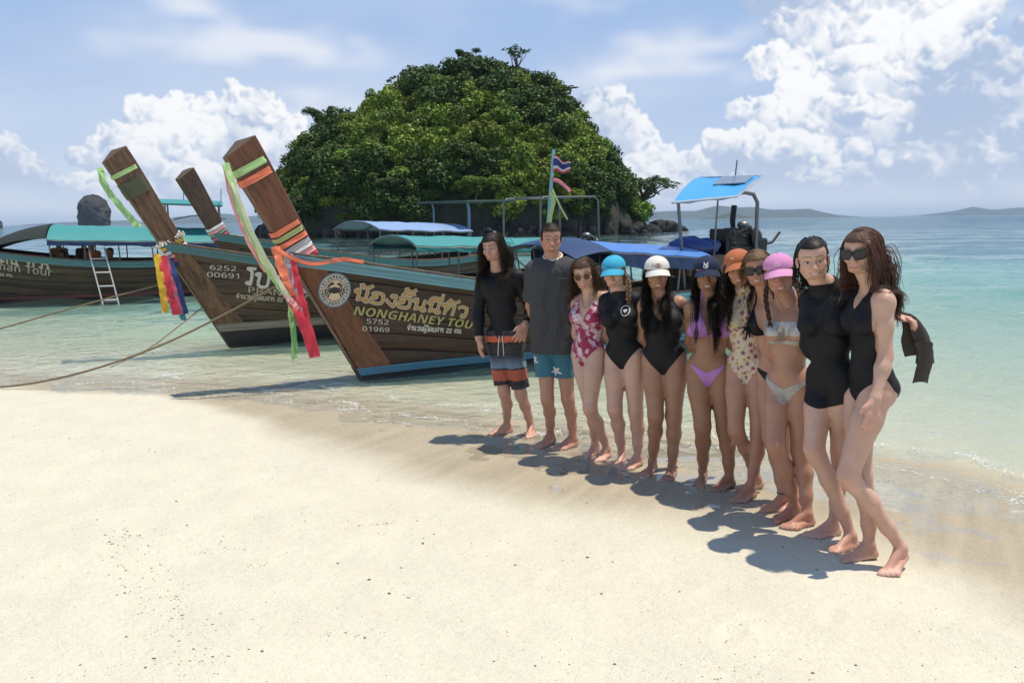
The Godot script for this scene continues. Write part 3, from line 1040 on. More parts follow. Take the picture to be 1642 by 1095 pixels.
	islet_tree("rounded mid green tree near the waterline under the summit", on_islet(-4.0, 4.6), 1.8, 2.6, 10, shells[2], leafs[2], 0.85, Vector2(0, 0.9), 14)

# ---------------------------------------------------------------- longtail boats: local x from the bow's foot to the stern, y up, z to the side that shows
class Hull:
	var L := 7.6
	var B := 0.86
	var s0 := 1.52
	var s1 := 0.80
	var s2 := 0.95
	var k := 0.55
	var head := 2.50
	func sheer(u: float) -> float:
		return s1 + (s0 - s1) * pow(1.0 - u / 0.6, 1.8) if u < 0.6 else s1 + (s2 - s1) * pow((u - 0.6) / 0.4, 2.0)
	func keel(u: float) -> float:
		return -0.06 - 0.26 * smoothstep(0.0, 0.4, u)
	func pt(u: float, v: float, side := 1.0, off := 0.0) -> Vector3:
		var y := lerpf(keel(u), sheer(u), v)
		var x := u * L - k * y * pow(1.0 - u, 5.0)
		var plan := pow(1.0 - pow(1.0 - minf(u / 0.5, 1.0), 2.0), 0.85) * (1.0 - 0.25 * smoothstep(0.6, 1.0, u))
		var e := smoothstep(0.0, 0.5, u)
		var vv := maxf(v, 0.0)
		var sec := (1.0 - e) * pow(vv, 0.9) + e * (0.45 + 0.55 * pow(vv, 0.6))
		return Vector3(x, y, side * (0.075 + (B - 0.075) * plan * sec + off))
	func at(x: float, y: float, side := 1.0, off := 0.0) -> Vector3:    # the place on the hull's side at that length and height
		var u := clampf(x / L, 0.0, 1.0)
		for i in 12: u = clampf((x + k * y * pow(1.0 - u, 5.0)) / L, 0.0, 1.0)
		return pt(u, (y - keel(u)) / (sheer(u) - keel(u)), side, off)

func hull_band(h: Hull, lo: Callable, hi: Callable, side: float, off: float, thick: float, u0 := 0.0, u1 := 1.0, cols := 40) -> MB:   # a strip on the hull between two heights
	var mb := MB.new()
	var a := PackedVector3Array()
	for j in 3:
		for i in cols:
			var u := lerpf(u0, u1, pow(float(i) / (cols - 1), 1.35))
			var y: float = lerpf(lo.call(u), hi.call(u), j / 2.0)
			a.append(h.pt(u, (y - h.keel(u)) / (h.sheer(u) - h.keel(u)), side, off))
	if side < 0:
		var b := PackedVector3Array()
		for j in 3: b.append_array(a.slice((2 - j) * cols, (3 - j) * cols))
		a = b
	mb.slab(cols, 3, a, thick)
	return mb

func strokes_to_hull(lines: Array, width: float, h: Hull, x0: float, y0: float, size: Vector2, slope: float, lift: float, slant := 0.0) -> MB:
	var mb := MB.new()
	for ln: PackedVector2Array in lines:
		var pts := PackedVector2Array()
		for i in ln.size() - 1:                      # round the corners a little
			for t: float in ([0.0, 0.33, 0.66] if i < ln.size() - 2 else [0.0, 0.33, 0.66, 1.0]):
				var p0 := ln[maxi(i - 1, 0)]; var p3 := ln[mini(i + 2, ln.size() - 1)]
				pts.append(ln[i].cubic_interpolate(ln[i + 1], p0, p3, t))
		for i in pts.size() - 1:
			var a := pts[i] * size; var b := pts[i + 1] * size
			if (b - a).length() < 1e-5: continue
			var d := (b - a).normalized()
			var nn := Vector2(-d.y, d.x) * width * 0.5
			var ex := d * width * 0.28
			var cs := [a - ex - nn, b + ex - nn, b + ex + nn, a - ex + nn]
			var id := []
			for q: Vector2 in cs:
				var x := x0 + q.x + q.y * slant
				var y := y0 + q.y + slope * q.x
				id.append(mb.p(h.at(x, y, 1.0, lift + i * 0.00001)))
			mb.q(id[0], id[1], id[2], id[3])
	return mb

# Thai letters as pen strokes in a box one unit high; x advances by the number that stands first
var thai := {
	"n": [0.72, [[0.16, 0.78, 0.06, 0.86, 0.12, 0.98, 0.22, 0.92, 0.22, 0.08], [0.22, 0.10, 0.40, 0.22, 0.52, 0.10, 0.62, 0.02, 0.70, 0.12, 0.58, 0.22, 0.58, 0.98]]],
	"o": [0.70, [[0.26, 0.50, 0.16, 0.60, 0.26, 0.68, 0.30, 0.54, 0.10, 0.42, 0.10, 0.16, 0.22, 0.04, 0.48, 0.04, 0.60, 0.18, 0.60, 0.78, 0.46, 0.96, 0.22, 0.96, 0.10, 0.84]]],
	"ng": [0.58, [[0.34, 0.84, 0.28, 0.94, 0.40, 0.98, 0.48, 0.88, 0.48, 0.10, 0.40, 0.04, 0.06, 0.50]]],
	"t": [0.76, [[0.14, 0.80, 0.06, 0.90, 0.16, 0.98, 0.24, 0.90, 0.24, 0.04], [0.24, 0.30, 0.44, 0.92, 0.60, 0.92, 0.64, 0.76, 0.64, 0.04]]],
	"w": [0.60, [[0.10, 0.84, 0.24, 0.97, 0.42, 0.94, 0.52, 0.76, 0.52, 0.12, 0.42, 0.04, 0.36, 0.14, 0.50, 0.20]]],
	"p": [0.74, [[0.16, 0.80, 0.06, 0.88, 0.14, 0.98, 0.22, 0.90, 0.22, 0.06, 0.60, 0.06, 0.60, 1.25]]],
	"s": [0.70, [[0.26, 0.34, 0.18, 0.44, 0.30, 0.50, 0.30, 0.30, 0.14, 0.06], [0.10, 0.82, 0.26, 0.96, 0.50, 0.94, 0.56, 0.76, 0.56, 0.04], [0.46, 0.98, 0.62, 1.12]]],
	"r": [0.52, [[0.30, 0.08, 0.40, 0.02, 0.44, 0.12, 0.36, 0.16, 0.34, 0.62, 0.10, 0.72, 0.12, 0.92, 0.44, 0.96]]],
	"y": [0.72, [[0.20, 0.96, 0.08, 0.92, 0.14, 0.80, 0.24, 0.86, 0.14, 0.60, 0.24, 0.52, 0.14, 0.40, 0.16, 0.06, 0.60, 0.06, 0.60, 0.98]]],
	"d": [0.72, [[0.36, 0.50, 0.28, 0.42, 0.36, 0.34, 0.44, 0.44, 0.20, 0.04, 0.12, 0.20, 0.12, 0.78, 0.26, 0.96, 0.50, 0.96, 0.60, 0.80, 0.60, 0.04]]],
	"j": [0.66, [[0.24, 0.44, 0.14, 0.50, 0.22, 0.60, 0.32, 0.50, 0.34, 0.04, 0.54, 0.34, 0.54, 0.76, 0.42, 0.96, 0.20, 0.94, 0.10, 0.82]]],
	"ph": [0.74, [[0.10, 0.98, 0.14, 0.06, 0.36, 0.56, 0.58, 0.06, 0.60, 0.98], [0.10, 0.98, 0.22, 0.94, 0.16, 0.84]]],
	"aa": [0.48, [[0.08, 0.82, 0.20, 0.97, 0.36, 0.92, 0.40, 0.76, 0.40, 0.04]]],
	"oo": [0.44, [[0.24, 0.04, 0.14, 0.10, 0.24, 0.16, 0.32, 0.06, 0.30, 1.02, 0.10, 1.26, 0.42, 1.32]]],
	"k": [0.72, [[0.28, 0.46, 0.36, 0.40, 0.28, 0.34, 0.20, 0.44, 0.14, 0.04, 0.12, 0.78, 0.26, 0.96, 0.50, 0.94, 0.60, 0.76, 0.60, 0.04]]],
	"mai": [0.0, [[-0.52, 1.30, -0.44, 1.22, -0.36, 1.32, -0.46, 1.44, -0.20, 1.24, 0.02, 1.44]]],
	"tho": [0.0, [[-0.50, 1.44, -0.38, 1.50, -0.44, 1.34, -0.30, 1.26, -0.10, 1.34, 0.02, 1.54]]],
	"tho2": [0.0, [[-0.46, 1.74, -0.34, 1.80, -0.40, 1.64, -0.26, 1.58, -0.10, 1.64, 0.02, 1.82]]],
	"ii": [0.0, [[-0.62, 1.16, -0.50, 1.38, -0.22, 1.38, -0.08, 1.20, -0.60, 1.16], [-0.08, 1.16, -0.08, 1.48]]],
	"ek": [0.0, [[-0.10, 1.58, -0.08, 1.82]]],
	"uu": [0.0, [[-0.34, -0.12, -0.34, -0.34, -0.10, -0.34, -0.10, -0.10]]],
	"am": [0.0, [[-0.16, 1.22, -0.24, 1.30, -0.14, 1.36, -0.08, 1.28, -0.16, 1.22]]],
	"2": [0.60, [[0.08, 0.78, 0.20, 0.96, 0.44, 0.92, 0.46, 0.66, 0.08, 0.04, 0.50, 0.04]]],
	" ": [0.5, []],
}

func thai_lines(word: String) -> Array:
	var out := []
	var x := 0.0
	for g in word.split("."):
		var d: Array = thai[g]
		for ln: Array in d[1]:
			var pv := PackedVector2Array()
			for i in ln.size() / 2: pv.append(Vector2(x + ln[i * 2], ln[i * 2 + 1]))
			out.append(pv)
		x += d[0]
	return out

func letters(text: String, size: float, bold: bool, slant := 0.0) -> Array:   # flat letters: [vertices, indices, width]
	var f := SystemFont.new()
	f.font_names = PackedStringArray(["Droid Sans"])
	f.font_weight = 700 if bold else 400
	var tm := TextMesh.new()
	tm.font = f
	tm.font_size = 64
	tm.pixel_size = size / 46.0
	tm.depth = 0.0
	tm.curve_step = 2.0
	tm.text = text
	tm.horizontal_alignment = HORIZONTAL_ALIGNMENT_LEFT
	tm.vertical_alignment = VERTICAL_ALIGNMENT_BOTTOM
	var arr := tm.surface_get_arrays(0) if tm.get_surface_count() else []
	var v: PackedVector3Array = arr[Mesh.ARRAY_VERTEX]
	var ix: PackedInt32Array = arr[Mesh.ARRAY_INDEX]
	var lo := Vector3(1e9, 1e9, 0); var hi := Vector3(-1e9, -1e9, 0)
	for p in v:
		lo = lo.min(p); hi = hi.max(p)
	for i in v.size():
		v[i] -= Vector3(lo.x, lo.y, v[i].z)
		v[i].x += v[i].y * slant
	return [v, ix, hi.x - lo.x]

func letters_to_hull(text: String, size: Vector2, h: Hull, x0: float, y0: float, slope: float, lift: float, bold := true, slant := 0.0) -> MB:
	var l := letters(text, size.y, bold, slant)
	var v: PackedVector3Array = l[0]
	var ix: PackedInt32Array = l[1]
	var sx: float = size.x / l[2] if size.x > 0 else 1.0
	var mb := MB.new()
	for p in v: mb.p(h.at(x0 + p.x * sx, y0 + p.y + slope * p.x * sx, 1.0, lift))
	mb.ix = ix.duplicate()
	return mb

func ring_strip(path: PackedVector3Array, outs: PackedVector3Array, w: float, thick: float, ruffle := 0.0, seed_ := 1) -> MB:   # a band of cloth along a path; outs is the cloth's outward side
	var mb := MB.new()
	var cols := path.size()
	var nz := noise(seed_, 0.35, 2)
	var pts := PackedVector3Array()
	for j in 5:
		for i in cols:
			var d := (path[mini(i + 1, cols - 1)] - path[maxi(i - 1, 0)]).normalized()
			var wd := d.cross(outs[i]).normalized()
			var t := j / 4.0 - 0.5
			pts.append(path[i] + wd * w * t + outs[i] * (ruffle * nz.get_noise_2d(i * 0.8, j * 4.0) + thick))
	mb.slab(cols, 5, pts, thick)
	return mb

func prow_section(h: Hull, s: float) -> Array:     # along the stem, 0 at the foot and 1 at the head: [front middle, depth along x, half thickness]
	var y := lerpf(-0.06, h.head, s)
	var curl := 0.10 * smoothstep(0.55, 1.0, s) * (s - 0.55)
	return [Vector3(-h.k * y - curl * 0.3, y, 0), lerpf(0.50, 0.335, smoothstep(0.0, 0.62, s)) + 0.045 * smoothstep(0.62, 1.0, s), lerpf(0.088, 0.10, smoothstep(0.4, 1.0, s)) + 0.012 * smoothstep(0.8, 1.0, s)]

func prow_loop(h: Hull, s: float, tilt: float, grow: float, n := 26) -> Array:   # a loop round the prow: [path, outward]
	var path := PackedVector3Array(); var outs := PackedVector3Array()
	for i in n + 1:
		var a := TAU * i / n
		var sec := prow_section(h, clampf(s + tilt * cos(a), 0.0, 1.0))
		var rel := (0.5 - 0.5 * cos(a))
		var hx: float = sec[1] * 0.5 + grow
		var hz: float = sec[2] + grow
		var e := 0.35
		var cx := signf(cos(a)) * pow(absf(cos(a)), e)
		var cz := signf(sin(a)) * pow(absf(sin(a)), e)
		var mid: Vector3 = sec[0] + Vector3(sec[1] * 0.5, 0, 0) + Vector3(0, sec[1] * 0.55 * (1.0 - rel) * 0.0, 0)
		# the section is cut square to the stem, so its back stands higher than its front
		path.append(mid + Vector3(-cx * hx * 0.80, cx * -hx * 0.44, cz * hz))
		outs.append(Vector3(-cx * 0.82, -cx * 0.45, cz * 1.6).normalized())
	return [path, outs]

func make_prow(h: Hull, parent: Node, mat: Material, capmat: Material) -> void:
	var mb := MB.new()
	var rows := 26
	for j in rows:
		var s := float(j) / (rows - 1)
		var sec := prow_section(h, s)
		var d: float = sec[1]
		var t: float = sec[2]
		var up := smoothstep(0.45, 0.75, s)                    # below the gunwale the cut is level, above it square to the stem
		var f: Vector3 = sec[0]
		var bk := f + Vector3(d * lerpf(1.0, 0.80, up), d * 0.62 * up, 0)
		var ft := t * lerpf(0.62, 1.0, smoothstep(0.1, 0.6, s))
		var c := 0.014
		for q: Array in [[0.0, -ft + c], [0.0, ft - c], [c / d, ft], [1.0 - c / d, t], [1.0, t - c], [1.0, -t + c], [1.0 - c / d, -t], [c / d, -ft]]:
			mb.p(f.lerp(bk, q[0]) + Vector3(0, 0, q[1]), Vector2(s * 2.6, q[0] * 0.4 + q[1]))
		mb.p(f.lerp(bk, 0.0) + Vector3(0, 0, -ft + c), Vector2(s * 2.6, 0.9))
	for j in rows - 1:
		for i in 8:
			var o := j * 9 + i
			mb.q(o, o + 1, o + 10, o + 9)
	put(mb, "prow", mat, parent)
	var cap := MB.new()                                        # end grain
	var o := (rows - 1) * 9
	var ce := Vector3.ZERO
	for i in 8: ce += mb.v[o + i] / 8.0
	ce += Vector3(-0.03, 0.055, 0)
	for i in 8: cap.tri(ce, mb.v[o + i], mb.v[o + i + 1])
	put(cap, "prow_end", capmat, parent)

func wood(r: float, g: float, b: float, rough: float, tex: Texture2D, sc: Vector2) -> StandardMaterial3D:
	var m := paint(r, g, b, rough)
	m.vertex_color_use_as_albedo = true
	m.albedo_texture = tex
	m.uv1_scale = Vector3(sc.x, sc.y, 1)
	m.heightmap_enabled = true
	m.heightmap_texture = M.grain_h
	m.heightmap_scale = 0.25
	return m

func make_boat(called: String, label: String, o: Dictionary) -> Node3D:
	var h: Hull = o.hull
	var t := base(called, Vector3(o.foot.x, 0, o.foot.y), atan2(-o.head.y, o.head.x))
	tag(t, label, "boat", "longtail boats drawn up at the beach")
	t.scale = Vector3.ONE * float(o.get("size", 1.0))
	var r := rng(o.seed)
	# strakes: each plank its own piece, two lengths to a strake
	var n: int = o.get("strakes", 7)
	for side: float in [1.0, -1.0]:
		for i in n:
			var cut := r.randf_range(0.25, 0.5)
			for seg in 2:
				var u0 := 0.0 if seg == 0 else cut + 0.0008
				var u1 := cut if seg == 0 else 1.0
				var mb := MB.new()
				var g := r.randf_range(0.60, 1.30)
				mb.col = Color(g * r.randf_range(0.95, 1.08), g, g * r.randf_range(0.9, 1.05))
				var pts := PackedVector3Array()
				var uv := PackedVector2Array()
				var cols := 22
				for q: Array in [[0.0, -0.024], [0.055, 0.0], [0.5, 0.002], [0.945, 0.0], [1.0, -0.024]]:
					for c in cols:
						var u := lerpf(u0, u1, pow(float(c) / (cols - 1), 1.3 if seg == 0 else 1.0))
						var v: float = (i + 0.004 + q[0] * 0.992) / n
						pts.append(h.pt(u, v, side, q[1]))
						uv.append(Vector2(u * h.L + i * 3.7, v * 1.6))
				mb.grid(cols, 5, pts, side < 0, uv)
				put(mb, "plank", o.wood, t)
	make_prow(h, t, o.prow, o.get("end", M.endgrain))
	# the broad board that backs the stem on either side
	for side: float in [1.0, -1.0]:
		var bd := MB.new()
		var pts := PackedVector3Array()
		for j in 16:
			var y := lerpf(-0.04, h.sheer(0.0) - 0.02, j / 15.0)
			for c in 6: pts.append(h.at(-h.k * y + 0.02 + c / 5.0 * lerpf(0.44, 0.27, j / 15.0), y, side, 0.003))
		if side > 0: bd.slab(6, 16, pts, 0.008)
		else:
			var rv := PackedVector3Array()
			for j in 16: rv.append_array(pts.slice((15 - j) * 6, (16 - j) * 6))
			bd.slab(6, 16, rv, 0.008)
		for i in bd.v.size(): bd.u[i] = Vector2(bd.v[i].y * 1.2 - bd.v[i].x * 0.6, bd.v[i].x * 0.8 + bd.v[i].y * 0.42)
		put(bd, "stem_board", o.prow, t)
	# inside: lining and floor
	var inn := MB.new()
	for side: float in [1.0, -1.0]:
		var pts := PackedVector3Array()
		for j in 6:
			for c in 24: pts.append(h.pt(c / 23.0, 0.12 + j / 5.0 * 0.87, side, -0.04))
		inn.grid(24, 6, pts, side > 0)
	put(inn, "lining", o.inside, t)
	var fl := MB.new()
	var fp := PackedVector3Array()
	for j in 2:
		for c in 24:
			var u := lerpf(0.06, 1.0, c / 23.0)
			var p := h.pt(u, 0.42, 1.0, -0.05)
			fp.append(Vector3(p.x, p.y, p.z * (1.0 if j == 0 else -1.0)))
	fl.grid(24, 2, fp)
	put(fl, "floor_boards", o.inside, t)
	var tr := MB.new()                                          # transom
	var tp := PackedVector3Array()
	for j in 7:
		for e in 5: tp.append(h.pt(1.0, j / 6.0, 1.0) * Vector3(1, 1, e / 2.0 - 1.0))
	tr.slab(5, 7, tp, 0.05)
	put(tr, "transom", o.inside, t)
	# painted wale, cap rail, boot stripe, bottom
	for side: float in [1.0, -1.0]:
		put(hull_band(h, func(u): return h.sheer(u) - o.wale, func(u): return h.sheer(u) + 0.012, side, 0.014, 0.022), "wale", o.wale_paint, t)
		var cp := []
		for c in 30: cp.append(h.pt(c / 29.0, 1.0, side, -0.018) + Vector3(0, 0.03, 0))
		var cap := MB.new()
		for c in 29: cap.bar(cp[c], cp[c + 1], 0.085, 0.03, Vector3.UP, 0.006)
		put(cap, "cap_rail", o.cap, t)
		if o.has("stripe"):
			put(hull_band(h, func(u): return o.stripe.x + 0.03 * u, func(u): return o.stripe.y + 0.06 * u, side, 0.008, 0.010), "boot_stripe", o.stripe_paint, t)
			put(hull_band(h, func(u): return h.keel(u) - 0.0, func(u): return o.stripe.x + 0.028 * u, side, 0.006, 0.008), "bottom", M.tar, t)
	# thwarts
	for i in 5:
		var u := 0.34 + i * 0.105
		var p := h.pt(u, 0.74, 1.0, -0.05)
		var b := MB.new()
		b.box(Vector3(p.x, p.y, 0), Vector3(0.26, 0.035, p.z * 2.0), Basis(), 0.006)
		put(b, "bench", o.get("bench", M.bench), t)
	# awning: an arched tarpaulin on posts
	if o.has("awning"):
		var a: Dictionary = o.awning
		var x0: float = a.x0; var x1: float = a.x1
		var pts := PackedVector3Array()
		var cols := 26
		var rows := 17
		var nz := noise(o.seed + 5, 0.9, 3)
		for j in rows:
			var v := float(j) / (rows - 1) * 2.0 - 1.0
			for c in cols:
				var q := float(c) / (cols - 1)
				var x := lerpf(x0, x1, q)
				var sag := 0.012 * sin(q * PI * a.get("bays", 3)) * sin(q * PI * a.get("bays", 3))
				pts.append(Vector3(x, lerpf(a.y0, a.y1, q) + a.rise * (1.0 - pow(absf(v), 2.2)) - sag + 0.018 * nz.get_noise_2d(x * 2.0, v * 2.0), -v * a.half))
		var mb := MB.new()
		mb.slab(cols, rows, pts, 0.012)
		put(mb, "awning", a.paint, t)
		var hoop := MB.new()
		for e in 4:
			var path := []
			var c := int(round(e / 3.0 * (cols - 1)))
			for j in rows: path.append(pts[j * cols + c] - Vector3(0, 0.02, 0))
			hoop.tube(path, [0.013], 6)
		for s: float in [0, rows - 1]:
			var path := []
			for c in cols: path.append(pts[int(s) * cols + c] - Vector3(0, 0.02, 0))
			hoop.tube(path, [0.014], 6)
		put(hoop, "awning_frame", o.get("pipe", M.steel), t)
		if a.has("skirt"):                                     # a valance or rolled side curtain along the eaves
			for side: float in [1.0, -1.0]:
				var sk := MB.new()
				var sp := PackedVector3Array()
				for j in 4:
					for c in cols:
						var q := float(c) / (cols - 1)
						sp.append(Vector3(lerpf(x0, x1, q), lerpf(a.y0, a.y1, q) - 0.03 - j / 3.0 * a.skirt * (0.8 + 0.35 * nz.get_noise_1d(q * 9.0)), side * (a.half + 0.012 + 0.022 * nz.get_noise_2d(q * 16.0, j))))
				sk.slab(cols, 4, sp, 0.01)
				put(sk, "side_curtain", a.skirt_paint, t)
		var posts: int = a.get("posts", 4)
		for side: float in [1.0, -1.0]:
			for e in posts:
				var q := (e + 0.04) / (posts - 0.92)
				var x := lerpf(x0, x1, q)
				var ft := h.at(x, h.sheer(clampf(x / h.L, 0, 1)) - 0.02, side, -0.03)
				var pm := MB.new()
				pm.rod(ft, Vector3(x, lerpf(a.y0, a.y1, q) - 0.02, side * (a.half - 0.02)), 0.016, 6)
				put(pm, "awning_post", o.get("pipe", M.steel), t)
	return t

func make_engine(label: String, boat: Node3D, at: Vector3, sc := 1.0) -> void:
	var g := base("longtail_engine", boat.transform * at, boat.rotation.y)
	tag(g, label, "boat engine", "engines at the boats' sterns")
	g.scale = Vector3.ONE * sc * boat.scale.x
	var mb := MB.new()
	mb.box(Vector3(0, 0.12, 0), Vector3(0.62, 0.22, 0.30), Basis(), 0.02)
	mb.box(Vector3(-0.02, 0.33, 0.02), Vector3(0.48, 0.22, 0.20), Basis(), 0.02)
	for i in 4: mb.box(Vector3(-0.19 + i * 0.115, 0.47, 0.03), Vector3(0.085, 0.08, 0.17), Basis(), 0.012)
	put(mb, "engine_block", M.engine, g)
	mb = MB.new()
	mb.box(Vector3(-0.38, 0.30, 0), Vector3(0.07, 0.40, 0.36), Basis(), 0.015)
	for i in 7: mb.box(Vector3(-0.425, 0.15 + i * 0.05, 0), Vector3(0.02, 0.014, 0.34))
	put(mb, "radiator", M.engine, g)
	mb = MB.new()
	mb.tube([Vector3(0.02, 0.46, -0.06), Vector3(0.02, 0.62, -0.08), Vector3(0.05, 0.86, -0.08)], [0.035, 0.045, 0.045], 9)
	put(mb, "exhaust_stack", M.soot, g)
	mb = MB.new()
	for k in 3:
		mb = MB.new()
		mb.lathe(PackedVector2Array([Vector2(0.02, -0.02), Vector2(0.10, -0.02), Vector2(0.085, 0.0), Vector2(0.10, 0.02), Vector2(0.02, 0.02)]), Vector3([-0.30, 0.27, 0.30][k], [0.42, 0.34, 0.12][k], 0.17), Basis(Vector3(1, 0, 0), PI / 2), 14)
		put(mb, "pulley", M.engine, g)
	mb = MB.new()
	var r := rng(5)
	for k in 9:
		var a := Vector3(r.randf_range(-0.3, 0.3), r.randf_range(0.2, 0.5), r.randf_range(-0.15, 0.18))
		var b := Vector3(r.randf_range(-0.4, 0.45), r.randf_range(0.05, 0.4), r.randf_range(-0.2, 0.22))
		mb.tube([a, (a + b) * 0.5 + Vector3(0, r.randf_range(0.05, 0.16), r.randf_range(-0.05, 0.08)), b], [0.014], 6)
	put(mb, "hose", M.soot, g)
	mb = MB.new()
	mb.ball(Vector3(0.16, 0.55, 0.02), Vector3(0.10, 0.07, 0.10), Basis(), 12, 7)
	mb.tube([Vector3(0.16, 0.55, 0.02), Vector3(0.30, 0.52, 0.05), Vector3(0.36, 0.36, 0.06)], [0.03], 8)
	put(mb, "air_filter", M.steel, g)
	mb = MB.new()
	mb.box(Vector3(0.50, 0.22, 0), Vector3(0.36, 0.26, 0.24), Basis(Vector3(0, 0, 1), -0.1), 0.03)
	mb.ball(Vector3(0.40, 0.36, 0.06), Vector3(0.12, 0.14, 0.12), Basis(), 10, 7)
	put(mb, "gearbox", M.engine, g)
	mb = MB.new()
	mb.tube([Vector3(0.6, 0.22, 0.0), Vector3(0.86, 0.26, 0.06), Vector3(1.02, 0.42, 0.08)], [0.022, 0.02, 0.022], 8)
	put(mb, "tiller", M.soot, g)
	mb = MB.new()
	mb.tube([Vector3(0.66, 0.10, 0), Vector3(2.7, -1.25, 0.1)], [0.035], 8)
	put(mb, "propeller_shaft", M.steel, g)
	mb = MB.new()
	mb.box(Vector3(0, -0.14, 0), Vector3(0.5, 0.30, 0.22), Basis(), 0.01)
	put(mb, "mount", M.bench, g)

func streamers(label: String, boat: Node3D, strips: Array, group := "sashes tied round the prows") -> void:   # strips: [name, path points in boat space, width, colour, seed]
	var g := base("prow_sashes", boat.position, boat.rotation.y)
	g.scale = boat.scale
	tag(g, label, "sash", group)
	for s: Array in strips:
		var path: PackedVector3Array = s[1]
		var outs: PackedVector3Array = s[5] if s.size() > 5 else PackedVector3Array()
		if outs.is_empty():
			# hanging cloth: resample with a little sway
			var nz := noise(s[4], 0.8, 2)
			var fine := PackedVector3Array()
			var cnt := 22
			var tot := path.size() - 1
			for i in cnt:
				var q := float(i) / (cnt - 1) * tot
				var k := mini(int(q), tot - 1)
				var p := path[k].cubic_interpolate(path[k + 1], path[maxi(k - 1, 0)], path[mini(k + 2, tot)], q - k)
				fine.append(p + Vector3(nz.get_noise_2d(i * 0.55, 0.0), 0, nz.get_noise_2d(i * 0.55, 50.0)) * 0.014 * minf(1.0, i * 0.3))
				var tw := nz.get_noise_2d(i * 0.35, 99.0) * 1.1
				outs.append(Vector3(sin(tw) * 0.7 - 0.15, 0.1, cos(tw)).normalized())
			path = fine
		put(ring_strip(path, outs, s[2], 0.004, 0.010, s[4]), s[0], s[3], g)

func cloth(r: float, g: float, b: float) -> StandardMaterial3D:
	var m := paint(r, g, b, 0.7)
	m.backlight_enabled = true
	m.backlight = Color(0.35, 0.35, 0.35)
	m.rim_enabled = true
	m.rim = 0.3
	return m

func winding(h: Hull, called: String, s: float, tilt: float, grow: float, w: float, m: Material, seed_: int) -> Array:
	var l := prow_loop(h, s, tilt, grow)
	return [called, l[0], w, m, seed_, l[1]]

func pv(a: Array) -> PackedVector3Array:
	var o := PackedVector3Array()
	for i in a.size() / 3: o.append(Vector3(a[i * 3], a[i * 3 + 1], a[i * 3 + 2]))
	return o

func rope(called: String, label: String, pts: Array, rad: float, m: Material) -> void:
	var path := []
	for i in pts.size() - 1:
		var a: Vector3 = pts[i]; var b: Vector3 = pts[i + 1]
		var c: Vector3 = pts[maxi(i - 1, 0)]; var d: Vector3 = pts[mini(i + 2, pts.size() - 1)]
		for k in 14: path.append(a.cubic_interpolate(b, c, d, k / 14.0))
	path.append(pts[pts.size() - 1])
	var mb := MB.new()
	mb.tube(path, [rad], 7)
	tag(put(mb, called, m), label, "rope", "mooring ropes of the boats")

func capacity_line(h: Hull, boat: Node3D, m: Material, w: float, x0: float, y0: float, size: Vector2, slope: float) -> void:
	var x := 0.0
	for word: String in ["j.am.aa.n.w.n.ph.uu.tho.oo.d.y.s.aa.r", "2.2", "k.n"]:
		put(strokes_to_hull(thai_lines(word), w, h, x0 + x * size.x, y0 + slope * x * size.x, size, slope, 0.0105), "lettering", m, boat)
		for g in word.split("."): x += thai[g][0]
		x += 0.5

